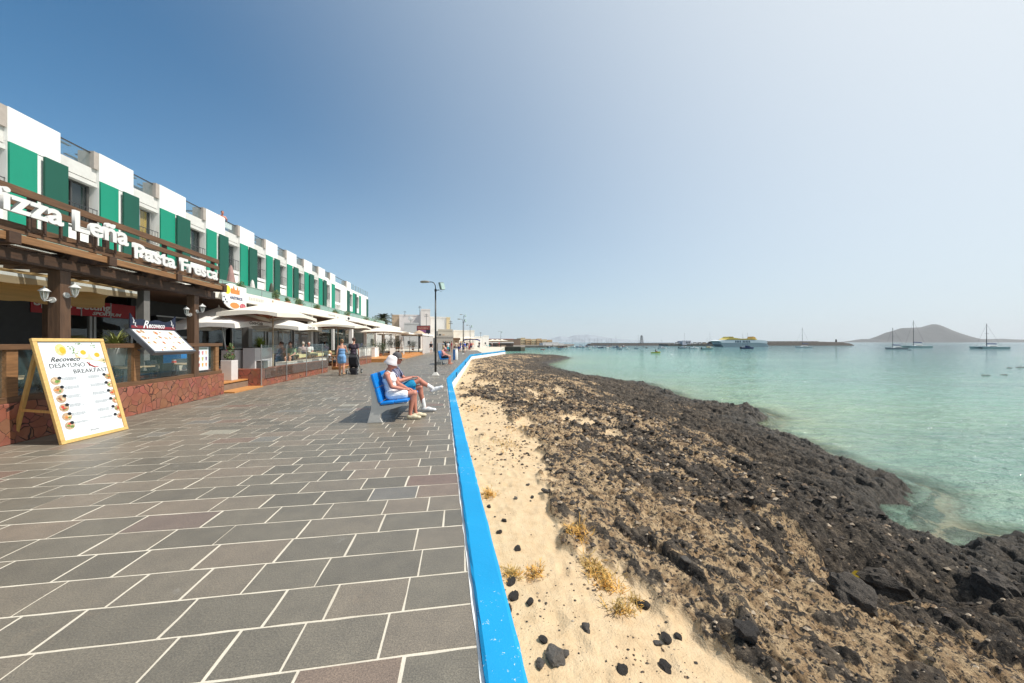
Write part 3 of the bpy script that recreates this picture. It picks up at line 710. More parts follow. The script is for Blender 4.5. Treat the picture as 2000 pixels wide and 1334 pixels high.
def arcade():
    S1=50.3; S0=1.0
    T=empty('shop_arcade',(-CP,0,0),RZS,'long low row of shops under a cream fascia with a brown soffit','building')
    m=MB(); m.bx(S0,S1,0.0,0.28,3.29,3.70); m.build('fascia',M_cream,T)
    m=MB(); m.bx(S0,S1,0.28,7.0,3.36,3.66); m.build('roof_slab',M_grey,T)
    m=MB(); m.bx(S0,S1-0.1,0.282,6.4,3.30,3.355); m.build('soffit',M_ceil,T)
    m=MB(); m.bx(S0,S1,6.0,6.4,0,3.3); m.build('back_wall',mat('dark_brown_wall',(0.05,0.035,0.028),0.8,var=0.3,vscale=0.8),T)
    m=MB(); m.bx(S0,S1,-1.7,6.0,-0.02,0.22); m.build('floor',M_floor,T)
    # shopfronts on the inner line
    y=3.4
    m=MB(); m.bx(S0,7.3,y+0.06,y+0.2,0.2,3.3); m.build('shop_panel',M_shopd,T); m=MB(); m.bx(9.35,10.85,y-0.1,y+0.2,0.2,3.3); m.build('shop_panel',M_shopd,T); m=MB(); m.bx(13.8,19.0,y+0.06,y+0.2,2.7,3.3); m.build('shop_panel',M_shopd,T); m=MB(); m.bx(14.8,16.6,y+0.06,y+0.2,0.22,2.699); m.build('shop_panel',M_shopd,T)
    for k,(a,b) in enumerate(((7.4,9.3),(10.9,12.3),(12.35,13.75),(16.8,18.9),(19.4,22.6),(22.9,26.0),(26.3,29.5),(30.0,34.0),(34.5,39.0),(39.5,44.0),(44.5,49.5))):
        m=MB(); 
        for (u,v) in ((a,a+0.08),(b-0.08,b)): m.bx(u,v,y-0.04,y+0.04,0.22,2.5 if k in(1,2) else 2.95)
        zt=2.5 if k in(1,2) else 2.95
        m.bx(a,b,y-0.039,y+0.039,zt,zt+0.08); m.bx(a,b,y-0.038,y+0.038,0.22,0.35)
        F=m.build('shopfront',M_alu,T); g=MB(); g.bx(a+0.08,b-0.08,y-0.005,y+0.005,0.35,zt); g.build('pane',M_glassw,F)
    for (a,b,c,mt) in ((29.0,34.0,4.6,mat('lilac_grey_wall',(0.42,0.39,0.40),0.8)),(22.0,28.6,4.8,mat('white_shelving',(0.5,0.48,0.47),0.8)),(36.0,41.0,4.6,mat('teal_shop_wall',(0.05,0.20,0.17),0.8)),(42.0,50.0,4.8,mat('pale_shop_wall',(0.45,0.43,0.38),0.8))):
        m=MB(); m.bx(a,b,c,c+0.1,0.2,3.3)
        for z in (0.8,1.3,1.8,2.3): m.bx(a+0.2,b-0.2,c-0.25,c-0.001,z,z+0.04)
        m.build('shop_wall',mt,T)
    for px,mt,w in ((280,M_shopg,0.20),(484,M_shopg,0.28),(606,M_white,0.22),(649,M_white,0.16),(686,M_white,0.28),(713,M_white,0.22),(733,M_white,0.24),(748,M_white,0.26),(764,M_white,0.25)):
        s=SS(px,CP+0.45); m=MB(); m.bx(s-w/2,s+w/2,0.3,0.3+w,0.2,3.3); m.build('column',mt,T)
    # red betting-shop sign over the door
    y=3.28
    m=MB(); m.bx(10.55,13.75,y,y+0.08,2.48,2.98); m.build('red_sign_board',mat('red_sign',(0.42,0.012,0.02),0.5),T)
    wt=mat('sign_white',(0.72,0.70,0.68),0.5)
    text_mesh('Sports Betting',0.34,'sign_lettering',wt,T,facing_promenade(10.6,y-0.012,2.70),0.004,0.008,1.12)
    text_mesh('SPORTIUM',0.15,'sign_lettering',wt,T,facing_promenade(12.2,y-0.012,2.53),0.004,0.004,1.35,shear=0.3)
    m=MB()
    for k in range(3): m=MB(); m.bx(11.85+k*0.95,11.88+k*0.95,y-0.02,y-0.001,2.46,3.0); m.build('sign_divider',M_alu,T)
    text_mesh('FOOTBALL',0.20,'faint_lettering',mat('faint_grey_lettering',(0.05,0.05,0.05),0.6),T,facing_promenade(9.55,y+0.05,2.38),0.003,0.004,1.2)
    m=MB(); m.bx(7.7,8.55,y,y+0.05,2.62,2.95); m.build('picture_board',mat('red_white_picture',(0.35,0.20,0.19),0.5,var=0.9,vscale=3),T)
    # wall screen
    m=MB(); m.bx(14.6,16.4,3.2,3.3,1.85,2.65); F=m.build('wall_screen',M_shopd,T)
    m=MB(); m.bx(14.55,16.45,3.18,3.199,1.76,1.848); m.bx(14.55,16.45,3.18,3.199,2.652,2.70); m.build('screen_frame',M_alu,F)
    # faint lettering along the fascia
    ft=mat('faint_fascia_lettering',(0.55,0.53,0.48),0.7)
    gl=mat('grey_lettering',(0.42,0.40,0.37),0.6); rr=random.Random(6)
    for (px,n,h,mt) in ((486,9,0.15,ft),(641,10,0.10,gl)):      # writing too faint to read in the photograph
        s=SS(px,CP); m=MB()
        for k in range(n): w=rr.uniform(0.05,0.11); m.bx(s,s+w,-0.012,-0.002,3.44,3.44+h*rr.uniform(0.6,1.0)); s+=w+0.05
        m.build('faded_lettering',mt,T)
    m=MB(); s=SS(675,CP); m.bx(s,s+3.6,-0.03,-0.003,3.32,3.66); m.build('white_fascia_sign',M_white,T)
    m=MB(); m.prism([(s+0.3,0),(s+0.6,0.12),(s+0.9,0.0),(s+0.6,-0.12)],0,0.01,facing_promenade(0,-0.045,3.5)); m.build('sign_emblem',M_shopd,T)
arcade()
def deck_rail():
    T=empty('glass_balustrade',(-10.9,0,0),RZS,'pale green glass balustrade along the roof terrace over the shops','balustrade')
    g=mat('frosted_green_glass',(0.24,0.36,0.30),0.25,var=0.06,vscale=0.6)
    s=2.0
    while s<46:
        m=MB(); m.bx(s+0.03,s+1.47,-0.008,0.008,3.68,4.36); m.build('pane',g,T)
        s+=1.5
    m=MB(); m.bx(2,47,-0.02,0.02,4.365,4.40); m.build('top_rail',mat('sage_rail',(0.22,0.30,0.25),0.5),T)
    for k in range(31):
        m=MB(); m.bx(2+k*1.5-0.02,2+k*1.5+0.02,-0.018,0.018,3.66,4.364); m.build('post',M_alu,T)
deck_rail()

# leaves: a clump of small faces through a volume
def leaf_cloud(m,c,r,n,size,rnd,squash=0.8,elong=1.8):
    for _ in range(n):
        while True:
            p=Vector((rnd.uniform(-1,1),rnd.uniform(-1,1),rnd.uniform(-1,1)))
            if p.length<1: break
        p=Vector((p.x*r,p.y*r,p.z*r*squash))+Vector(c)
        q=Euler((rnd.uniform(0,6.28),rnd.uniform(0,6.28),rnd.uniform(0,6.28))).to_matrix()
        s=size*rnd.uniform(0.6,1.3); a=[(-s*elong,0,0),(0,-s*0.5,0),(s*elong,0,0),(0,s*0.5,0)]
        m.add([p+q@Vector(v) for v in a],[(0,1,2,3)])
M_leaf=mat('shrub_leaf',(0.10,0.15,0.045),0.6,var=0.5,vscale=8)
M_leafd=mat('dark_leaf',(0.035,0.065,0.025),0.6,var=0.5,vscale=6)
M_twig=mat('brown_twig',(0.10,0.065,0.04),0.8)
M_pot=mat('terracotta_pot',(0.35,0.14,0.07),0.8)
def bush(loc,h,r,label,group,n=260,leaf=M_leaf,pot=True,seed=1):
    rnd=random.Random(seed); T=empty('potted_shrub',loc,rnd.uniform(0,6),label,'plant',group)
    m=MB(); 
    for k in range(5):
        c=(rnd.uniform(-.4,.4)*r,rnd.uniform(-.4,.4)*r,h*rnd.uniform(0.45,0.85)); leaf_cloud(m,c,r*rnd.uniform(0.5,0.8),n//5,0.035,rnd,1.0)
    m.build('foliage',leaf,T)
    m=MB()
    for k in range(5): m.tube([(0,0,0.1),(rnd.uniform(-.3,.3)*r,rnd.uniform(-.3,.3)*r,h*0.7)],[0.012,0.005],5)
    m.build('stems',M_twig,T)
    if pot: m=MB(); m.lathe([(0.10,0),(0.14,0.02),(0.16,0.2),(0.17,0.22),(0.14,0.2)],n=12); m.build('pot',M_pot,T,True)
    return T
for k,(px,h,r,l) in enumerate(((473.5,0.62,0.26,'olive shrub right of the folded pink parasol on the roof terrace'),(542,0.62,0.30,'round leafy shrub on the arcade roof edge, second from the left'),(563.5,0.45,0.14,'thin sparse shrub on the arcade roof between two round ones'),(587,0.66,0.34,'widest leafy shrub on the arcade roof edge'),(621,0.55,0.26,'compact round shrub on the arcade roof above the standing couple'),(655,0.35,0.3,'low wispy shrub on the roof edge above the white sign'),(680,0.5,0.34,'small green shrub on the roof edge near the building end'),(716,0.45,0.45,'yellowish low shrub at the end of the roof edge'),(733,0.5,0.6,'green and yellow shrubs at the far end of the arcade roof'))):
    s=SS(px,CP+0.6); bush(frame_point(CP,MS,s,0.6,3.66),h,r,l,'shrubs along the arcade roof',seed=k+3)
def closed_parasol(px,c,base,h,col,label):
    s=SS(px,c); T=empty('folded_parasol',frame_point(c,MS,s,0,base),0,label,'parasol')
    m=MB(); m.cyl((0,0,0),(0,0,h),0.02,n=8); m.build('pole',M_alu,T)
    m=MB(); n=16; vs=[];prof=[(0.02,h),(0.07,h*0.93),(0.11,h*0.75),(0.15,h*0.55),(0.20,h*0.42)]
    for j,(r,z) in enumerate(prof):
        for k in range(n):
            a=2*math.pi*k/n; rr=r*(1+0.25*(1 if k%2 else -1)*(j/4)); vs.append((rr*math.cos(a),rr*math.sin(a),z-(0.05 if k%2 and j==4 else 0)))
    m.add(vs,[(i*n+k,i*n+(k+1)%n,(i+1)*n+(k+1)%n,(i+1)*n+k) for i in range(4) for k in range(n)]); m.build('folded_canopy',mat(col[0],col[1],0.85,var=0.12),T,True)
closed_parasol(451,11.6,3.66,1.75,('dusty_pink_cloth',(0.33,0.20,0.18)),'folded dusty pink parasol on the roof terrace')
closed_parasol(493,12.5,3.66,1.6,('white_cloth_folded',(0.6,0.58,0.54)),'folded white parasol on the roof terrace')
closed_parasol(530,12.3,3.66,1.7,('dark_olive_cloth',(0.06,0.07,0.05)),'folded dark olive parasol on the roof terrace')
# ------------------------------------------------------------------ near terrace: stone plinth, wooden rail, pergola
M1=0.203; C1=6.74; A1=math.atan(M1); RZ1=R(90)+A1
def S1(px,c=C1,d=0.0):
    Y=(c+d/math.cos(A1))/((1000-px)/667-M1); return (Y+math.sin(A1)*d)/math.cos(A1)
def P1(s,d=0.0,z=0.0): return frame_point(C1,M1,s,d,z)
def wood(name,col,var=0.3,rough=0.6):
    return mat(name,col,rough,var=var,vscale=5,stretch=(0.6,6,6),bump=0.25,bscale=30,dirt=0.25,dscale=1.5)
M_wd=wood('dark_stained_timber',(0.060,0.030,0.015)); M_wr=wood('brown_rail_timber',(0.135,0.068,0.031)); M_wl=wood('light_brown_timber',(0.25,0.125,0.05))
M_wp=mat('post_timber',(0.095,0.050,0.026),0.6,var=0.3,vscale=5,stretch=(6,6,0.6),bump=0.25,bscale=30)
def stone_material():
    m=bpy.data.materials.new('red_crazy_stone'); m.use_nodes=True; nt=m.node_tree; N=nt.nodes; L=nt.links; p=N['Principled BSDF']
    tc=N.new('ShaderNodeTexCoord'); nz=N.new('ShaderNodeTexNoise'); nz.inputs['Scale'].default_value=3.0; nz.inputs['Detail'].default_value=3; L.new(tc.outputs['Object'],nz.inputs[0])
    mx=N.new('ShaderNodeMixRGB'); mx.inputs[0].default_value=0.16; L.new(tc.outputs['Object'],mx.inputs[1]); L.new(nz.outputs['Color'],mx.inputs[2])
    v=N.new('ShaderNodeTexVoronoi'); v.feature='DISTANCE_TO_EDGE'; v.inputs['Scale'].default_value=7.0; L.new(mx.outputs[0],v.inputs[0])
    v2=N.new('ShaderNodeTexVoronoi'); v2.inputs['Scale'].default_value=7.0; L.new(mx.outputs[0],v2.inputs[0])
    n3=N.new('ShaderNodeTexNoise'); n3.inputs['Scale'].default_value=4; n3.inputs['Detail'].default_value=6; L.new(tc.outputs['Object'],n3.inputs[0])
    sub=N.new('ShaderNodeMath'); sub.operation='SUBTRACT'; L.new(v.outputs['Distance'],sub.inputs[0])
    s2=N.new('ShaderNodeMath'); s2.operation='MULTIPLY_ADD'; s2.inputs[1].default_value=0.16; s2.inputs[2].default_value=-0.075; L.new(n3.outputs[0],s2.inputs[0]); L.new(s2.outputs[0],sub.inputs[1])
    r=N.new('ShaderNodeValToRGB'); r.color_ramp.elements[0].position=0.0; r.color_ramp.elements[1].position=0.022; L.new(sub.outputs[0],r.inputs[0])
    rc=N.new('ShaderNodeValToRGB'); e=rc.color_ramp.elements; e[0].color=(0.25,0.080,0.045,1); e[1].color=(0.35,0.135,0.082,1); L.new(n3.outputs[0],rc.inputs[0]); e[0].position=0.3; e[1].position=0.7
    hs=N.new('ShaderNodeMixRGB'); hs.blend_type='MULTIPLY'; hs.inputs[0].default_value=0.22; L.new(rc.outputs[0],hs.inputs[1]); L.new(v2.outputs['Color'],hs.inputs[2])
    m2=N.new('ShaderNodeMixRGB'); m2.inputs[1].default_value=(0.045,0.018,0.012,1); L.new(r.outputs[0],m2.inputs[0]); L.new(hs.outputs[0],m2.inputs[2])
    L.new(m2.outputs[0],p.inputs['Base Color']); p.inputs['Roughness'].default_value=0.75
    b=N.new('ShaderNodeBump'); b.inputs['Strength'].default_value=0.8; b.inputs['Distance'].default_value=0.03
    ad=N.new('ShaderNodeMath'); ad.operation='MULTIPLY_ADD'; ad.inputs[1].default_value=0.35; L.new(n3.outputs[0],ad.inputs[0]); L.new(r.outputs[0],ad.inputs[2]); L.new(ad.outputs[0],b.inputs['Height']); L.new(b.outputs[0],p.inputs['Normal'])
    return m
M_stone=stone_material()
SE=S1(437.6)
def terrace_front():
    T=empty('terrace_wall',(-C1,0,0),RZ1,'low red crazy-stone terrace wall with brown timber and glass rail, behind the menu board','terrace wall')
    s0=1.5
    m=MB(); m.bx(s0,SE,0,0.26,0,0.64); m.bx(SE-0.26,SE,0.262,2.6,0,0.64); m.build('stone_base',M_stone,T,bevel=0.012)
    m=MB(); m.bx(s0,SE-0.04,0.03,0.17,0.642,0.735); m.build('bottom_rail',M_wr,T,bevel=0.006)
    m=MB(); m.bx(s0,SE-0.04,0.01,0.19,1.475,1.565); m.build('top_rail',M_wr,T,bevel=0.006)
    rp=[S1(30),S1(207),S1(272),S1(427)]
    for s in rp+[s0+0.6]:
        m=MB(); m.bx(s-0.075,s+0.075,0.035,0.165,0.736,1.474); m.build('rail_post',M_wl,T,bevel=0.005)
    m=MB(); m.bx(SE-0.2,SE-0.06,0.171,2.6,1.476,1.564); m.bx(SE-0.2,SE-0.06,0.171,2.6,0.642,0.734); m.build('side_rail',M_wr,T)
    ps=sorted(rp+[s0+0.6])
    for a,b in zip(ps[:-1],ps[1:]):
        m=MB(); m.bx(a+0.076,b-0.076,0.095,0.103,0.737,1.473); m.build('glass_pane',M_glassr,T)
terrace_front()
# ---- pergola
SEG=[S1(170)+0.02,S1(315),S1(411)]
SPE=S1(421)
def pergola():
    T=empty('timber_pergola',(-C1,0,0),RZ1,'dark brown timber pergola carrying big white letters over the near terrace','pergola')
    s0=1.2
    for s in (S1(131),S1(386),S1(131)-3.3):
        m=MB(); m.bx(s-0.09,s+0.09,0.02,0.20,0.5,2.87); m.build('post',M_wp,T,bevel=0.006)
    for s in (S1(281),):
        m=MB(); m.bx(s+0.4,s+0.6,2.0,2.2,0.22,2.87); m.build('post',M_wp,T)
    m=MB(); m.bx(s0,SPE,0.0,0.20,2.87,3.07); m.build('header_beam',M_wd,T,bevel=0.006)
    m=MB(); m.bx(s0,SPE,2.6,2.8,2.86,3.06); m.build('rear_beam',M_wd,T)
    # cross joists poke out past the front
    js=[s0+0.3]+[SEG[0]-2*(SEG[1]-SEG[0])*0.9,SEG[0]-(SEG[1]-SEG[0])*0.9]+SEG
    for s in js:
        if s<s0: continue
        m=MB(); m.bx(s,s+0.15,-0.34,3.0,3.075,3.25); m.build('joist',M_wd,T,bevel=0.006)
    for s in np.arange(s0+0.3,SPE,0.42):
        m=MB(); m.bx(s,s+0.05,0.3,2.9,3.075,3.17); m.build('rafter',M_wd,T)
    # horizontal boards on the front
    def board(z0,z1,y,name='front_board',e=SPE,a=s0,mt=M_wr,t=0.045):
        m=MB(); m.bx(a,e,y-t,y,z0,z1); m.build(name,mt,T,bevel=0.004)
    board(3.92,4.04,-0.05); board(3.73,3.84,-0.05,e=S1(421)); board(3.33,3.46,-0.05)
    prev=s0
    for s in js[1:]:
        if s>prev+0.2: board(3.115,3.235,-0.26,e=s-0.004,a=prev,mt=M_wl)
        prev=s+0.154
    for y in (0.5,0.9,1.3,1.7,2.1,2.5): board(3.255,3.30,y,'roof_slat',mt=M_wd,t=0.12)
    for s in [js[0]+0.07]+[s+0.07 for s in js[1:]]+[S1(60),S1(205),S1(350)]:
        m=MB(); m.bx(s-0.035,s+0.035,-0.048,0.022,3.255,4.0); m.build('upright',M_wd,T)
    m=MB(); m.bx(s0,SPE,-0.30,-0.262,3.252,3.30); m.build('front_ledge',M_wr,T)
    # translucent roofing strips between slats
    m=MB(); m.bx(s0,SPE-0.1,0.25,2.9,3.305,3.312); m.build('roof_sheet',glass_mat('smoked_sheet',(0.30,0.26,0.22,1),0.12),T)
    # the letters
    wl=mat('letter_face_white',(0.72,0.71,0.69),0.5,var=0.03)
    def word(txt,px0,px1,z,cap,dz=0):
        y=-0.33; a=S1(px0,C1,y); b=S1(px1,C1,y); size=cap/0.729
        o=text_mesh(txt,size,'letters',wl,T,Matrix.Identity(4),0.024,0.013)
        w=max(v.co.x for v in o.data.vertices)-min(v.co.x for v in o.data.vertices); x0=min(v.co.x for v in o.data.vertices)
        o.data.transform(facing_promenade(a,y,z)@Matrix.Diagonal(((b-a)/w,1,1,1))@Matrix.Translation((-x0,0,0)))
    word('Pizza Leña',-48,249,3.55,0.355); word('Pasta Fresca',260,424,3.36,0.31)
    for px in (22,55,88,124,160,200,236,272,300,328,357,384,410):
        m=MB(); s=S1(px,C1,-0.12); m.bx(s-0.02,s+0.02,-0.33,-0.10,3.302,3.34); m.bx(s-0.015,s+0.015,-0.345,-0.315,3.341,3.56)
        m.build('letter_bracket',M_wd,T)
pergola()
def lantern(s,side,label):
    """white coach lantern on a bracket; side -1 hangs towards the camera, 0 faces the promenade"""
    y=0.0 if side==0 else 0.12
    T=empty('wall_lantern',P1(s+(0.0 if side==0 else -0.092),0.018 if side==0 else 0.12,2.44 if side==0 else 2.34),RZ1+(0 if side==0 else R(-90)),label,'lantern','white lanterns on the pergola posts')
    T.scale=(0.66,0.66,0.66)
    w=mat('white_lantern_metal',(0.55,0.55,0.53),0.45)
    m=MB(); m.cyl((0,0,0),(0,-0.03,0),0.075,n=16); m.build('back_plate',w,T)
    m=MB(); m.tube([(0,-0.03,0),(0,-0.10,-0.03),(0,-0.17,-0.035),(0,-0.2,0.0)],0.012,8); m.build('arm',w,T)
    m=MB(); c=(0,-0.2,0.0)
    m.lathe([(0.012,-0.06),(0.03,-0.03),(0.045,0.0),(0.05,0.01)],c,6); m.build('base_cup',w,T)
    g=MB(); g.lathe([(0.046,0.012),(0.078,0.20)],c,6); g.build('lantern_glass',glass_mat('lantern_pane',(0.5,0.55,0.52,1),0.25),T)
    m=MB()
    for k in range(6):
        a=math.pi/3*k; m.cyl((0.048*math.cos(a),-0.2+0.048*math.sin(a),0.01),(0.081*math.cos(a),-0.2+0.081*math.sin(a),0.205),0.005,n=5)
    m.build('cage',w,T)
    m=MB(); m.lathe([(0.115,0.205),(0.112,0.215),(0.045,0.285),(0.02,0.295),(0.018,0.315),(0.008,0.335)],c,6); m.build('cap',w,T)
lantern(S1(131),0,'white coach lantern on the promenade side of the nearer pergola post')
lantern(S1(131),1,'white coach lantern hanging before the awning on the near side of the first post')
lantern(S1(386),0,'white coach lantern on the promenade side of the farther pergola post')
lantern(S1(386),1,'white coach lantern on the near side of the farther pergola post')

# ---- tan awning in front of the shop wall
def awning():
    T=empty('tan_awning',(-CP,0,0),RZS,'tan fabric awning with scalloped valance and white front bar under the pergola','awning')
    fab=mat('tan_awning_cloth',(0.70,0.46,0.20),0.85,var=0.10,vscale=3,stretch=(0.5,1,8)); pale=mat('cream_awning_cloth',(0.66,0.52,0.34),0.85,var=0.06)
    for m_ in (fab,pale):
        N=m_.node_tree.nodes; L=m_.node_tree.links; p=N['Principled BSDF']; tr=N.new('ShaderNodeBsdfTranslucent'); mx=N.new('ShaderNodeMixShader'); mx.inputs[0].default_value=0.5
        L.new(p.inputs['Base Color'].links[0].from_socket,tr.inputs[0]); L.new(p.outputs[0],mx.inputs[1]); L.new(tr.outputs[0],mx.inputs[2]); L.new(mx.outputs[0],N['Material Output'].inputs[0])
    a,b=1.6,8.45
    m=MB(); m.bx(a,b,-1.20,-1.14,2.80,2.86); m.build('front_bar',M_white,T)
    m=MB(); m.bx(a,b,-0.16,-0.03,3.06,3.24); m.build('cassette',M_grey,T)
    n=60; vs=[]
    for i in range(n+1):
        s=a+(b-a)*i/n; vs += [(s,-1.17,2.865),(s,-0.7,2.97+0.015*math.sin(i*1.9)),(s,-0.1,3.10)]
    m=MB(); m.add(vs,[(3*i+j,3*i+3+j,3*i+4+j,3*i+1+j) for i in range(n) for j in range(2)]); m.build('canopy_cloth',fab,T,True)
    # rear hanging cloth with shallow folds
    vs=[];L_=int((b-a)*12)
    for i in range(L_+1):
        s=a+(b-a)*i/L_
        for j in range(7):
            z=2.93-0.085*j; vs.append((s,-0.62+0.035*math.sin(j*2.2+s*0.8)+0.03*j,z if j<6 else z+0.016*math.cos(s*9)))
    m=MB(); m.add(vs,[(7*i+j,7*i+7+j,7*i+8+j,7*i+1+j) for i in range(L_) for j in range(6)]); m.build('hanging_cloth',fab,T,True)
    vs=[]
    for i in range(L_+1):
        s=a+(b-a)*i/L_; vs += [(s,-1.205,2.80),(s,-1.20,2.70-0.035*abs(math.sin(s*3.4)))]
    m=MB(); m.add(vs,[(2*i,2*i+2,2*i+3,2*i+1) for i in range(L_)]); m.build('valance',pale,T)
awning()

# ---- menu board on an A-frame
def ring(m,a,b,w,t,z0=0):
    pass
M_pine=mat('varnished_pine',(0.62,0.40,0.14),0.45,var=0.12,vscale=4,stretch=(1,8,8),bump=0.1)
M_pine2=mat('varnished_pine_shade',(0.50,0.30,0.10),0.5,var=0.15,vscale=4,stretch=(8,8,1))  # darker copy of the pine, shade of the back parts put in the colour
M_paper=mat('glossy_menu_paper',(0.72,0.75,0.77),0.25,var=0.015)
M_ink=mat('black_ink',(0.012,0.012,0.014),0.4)
def dish(m_list,x,y,r,z,rnd):
    pass
def picture_disc(T,x,y,r,z,cols,rnd,name='dish_picture'):
    """a round plate printed on the sheet with a few food coloured shapes"""
    m=MB(); m.m=0; m.disc((x,y,z),r,'z',14)
    for k in range(5):
        m.m=1+k%(len(cols)-1); a=rnd.uniform(0,6.28); d=rnd.uniform(0.15,0.5)*r
        m.disc((x+d*math.cos(a),y+d*math.sin(a),z+0.0004*(k+1)),r*rnd.uniform(0.22,0.42),'z',7,ry=r*rnd.uniform(0.18,0.4))
    return m.build(name,cols,T)
FOOD=[mat('plate_tan',(0.42,0.30,0.19),0.5,var=0.4,vscale=50),mat('food_brown',(0.25,0.10,0.04),0.5,var=0.4,vscale=40),mat('food_orange',(0.60,0.22,0.05),0.5,var=0.4,vscale=40),mat('food_cream',(0.68,0.52,0.32),0.5,var=0.3,vscale=40),mat('food_green',(0.13,0.25,0.05),0.5,var=0.4,vscale=40),mat('food_red',(0.50,0.05,0.03),0.5,var=0.4,vscale=40),mat('yolk_orange',(0.85,0.38,0.02),0.4),mat('egg_white',(0.80,0.77,0.68),0.4)]
def a_frame():
    BL=Vector((-6.995,5.29,0)); BR=Vector((-7.06,6.27,0)); ux=(BR-BL).normalized(); W=(BR-BL).length
    TL=Vector((-7.43,5.30,1.655)); uy=(TL-BL); uy=(uy-ux*uy.dot(ux)); H=uy.length; uy.normalize(); uz=ux.cross(uy)
    M=Matrix(((ux.x,uy.x,uz.x,0),(ux.y,uy.y,uz.y,0),(ux.z,uy.z,uz.z,0),(0,0,0,1)))
    T=empty('menu_board',BL+Vector((0,0,0)),0,'large A-frame breakfast menu board in yellow pine frame on the paving','menu board')
    def add(mb,name,mt,par=T,bv=0,sm=False):
        o=mb.build(name,mt,par,sm,bv); o.data.transform(M); return o
    fw=0.055
    m=MB(); m.bx(0,W,0,fw,-0.02,0.025); m.bx(0,W,H-fw,H,-0.02,0.025); m.bx(0,fw,fw+0.001,H-fw-0.001,-0.019,0.024); m.bx(W-fw,W,fw+0.001,H-fw-0.001,-0.019,0.024)
    add(m,'frame',M_pine,bv=0.006)
    m=MB(); m.bx(fw,W-fw,fw,H-fw,-0.012,0.006); sheet=add(m,'menu_sheet',M_paper)
    m=MB(); m.bx(fw,W-fw,H-fw-0.006,H-fw,0.0065,0.018); m.bx(fw,fw+0.005,fw,H-fw-0.007,0.0065,0.018); add(m,'painted_frame_shadow',M_ink)  # black strips paint the frame's shadow on the sheet's top and left edges
    z=0.0075; rnd=random.Random(2)
    def txt(s,x,y,size,sx,mt=M_ink,shear=0,bold=0,to=None):
        o=text_mesh(s,size,'menu_text',mt,sheet,Matrix.Identity(4),0.0004,bold,1,shear)
        xs=[v.co.x for v in o.data.vertices]; w=max(xs)-min(xs); k=(to/w) if to else sx
        o.data.transform(M@Matrix.Translation((x,y,z+0.001))@Matrix.Diagonal((k,1,1,1))@Matrix.Translation((-min(xs),0,0))); return o
    txt('Recoveco',0.16,H-0.385,0.105,1,shear=0.45,bold=0.002,to=0.40)
    txt('DESAYUNO Y',0.13,H-0.49,0.105,1,to=0.56)
    txt('BREAKFAST',0.42,H-0.60,0.098,1,to=0.50)
    txt('Recoveco',0.42,0.12,0.035,1,shear=0.45,to=0.13)
    gi=mat('dark_small_print',(0.16,0.18,0.20),0.5)
    # red chilli stroke
    m=MB(); m.tube([(0.64,H-0.41,z+0.003),(0.68,H-0.47,z+0.003),(0.74,H-0.51,z+0.003),(0.80,H-0.505,z+0.003)],[0.003,0.011,0.010,0.003],6); add(m,'printed_chilli',FOOD[5],sheet)
    # eggs on toast with herbs
    m=MB(); m.m=0
    m.poly([(0.50,H-0.33,z),(0.93,H-0.44,z),(0.92,H-0.38,z),(0.70,H-0.20,z),(0.52,H-0.16,z)]); add(m,'printed_toast',FOOD[3],sheet)
    for (x,y,r,yx) in ((0.61,H-0.235,0.105,0.015),(0.81,H-0.285,0.105,0.01)):
        m=MB(); vs=[]
        for k in range(18):
            a=2*math.pi*k/18; rr=r*(1+0.08*math.sin(3*a+x*9)); vs.append((x+rr*math.cos(a),y+rr*math.sin(a),z+0.002))
        m.poly(vs); m.m=1; m.disc((x+yx,y-0.01,z+0.004),0.042,'z',14); add(m,'printed_egg',[FOOD[7],FOOD[6]],sheet)
    m=MB(); m.disc((0.33,H-0.19,z+0.001),0.075,'z',14,ry=0.10); m.m=1; m.disc((0.35,H-0.20,z+0.002),0.04,'z',10,ry=0.06); add(m,'printed_shell',[mat('pale_yolk',(0.80,0.50,0.22),0.5,var=0.3,vscale=30),FOOD[6]],sheet)
    m=MB(); 
    for (cx,cy) in ((0.47,H-0.17),(0.52,H-0.25),(0.90,H-0.40),(0.60,H-0.09),(0.80,H-0.13)):
        for k in range(16):
            a=rnd.uniform(0,6.28); d=rnd.uniform(0,0.05); x=cx+d*math.cos(a); y=cy+d*math.sin(a); b=rnd.uniform(0.006,0.018)
            m.poly([(x-b,y,z+0.003),(x,y-b*0.4,z+0.003),(x+b,y+b*0.3,z+0.003),(x,y+b*0.5,z+0.003)])
    add(m,'printed_herbs',FOOD[4],sheet)
    for k in range(6):
        y=H-0.70-k*0.148
        for x,sd in ((0.155,1),(0.90,-1)):
            cols=[FOOD[0]]+rnd.sample(FOOD[1:6],3); r=0.066 if sd>0 else 0.056
            o=picture_disc(sheet,x+(0.004*k),y,r,z,cols,rnd); o.data.transform(M)
            m=MB(); m.disc((x+sd*0.055,y+0.042,z+0.004),0.026,'z',12); add(m,'price_dot',M_ink,sheet)
        m=MB()
        for (x0,x1) in ((0.24,0.46),(0.60,0.83)):
            for j in range(3 if k<5 else 2):
                yy=y+0.035-j*0.018; x=x0
                while x<x1-rnd.uniform(0.0,0.07):
                    w=rnd.uniform(0.012,0.035); m.poly([(x,yy,z+0.001),(x+w,yy,z+0.001),(x+w,yy+0.008,z+0.001),(x,yy+0.008,z+0.001)]); x+=w+0.006
        add(m,'small_print',gi,sheet)
    # back legs
    bl=MB(); top=TL-BL+Vector((0.02,0.02,-0.12)); 
    for off in (0.04,W-0.08):
        m=MB(); a=top+ux*off+Vector((-0.03,0,0)); b=Vector((-0.93,0.10,0.0))+ux*off
        d=(b-a); q=d.to_track_quat('Z','Y').to_matrix().to_4x4(); m.box((0,0,0),(0.035,0.06,d.length),0,None); 
        o=m.build('back_leg',M_pine2,T); o.data.transform(Matrix.Translation((a+b)/2)@q)
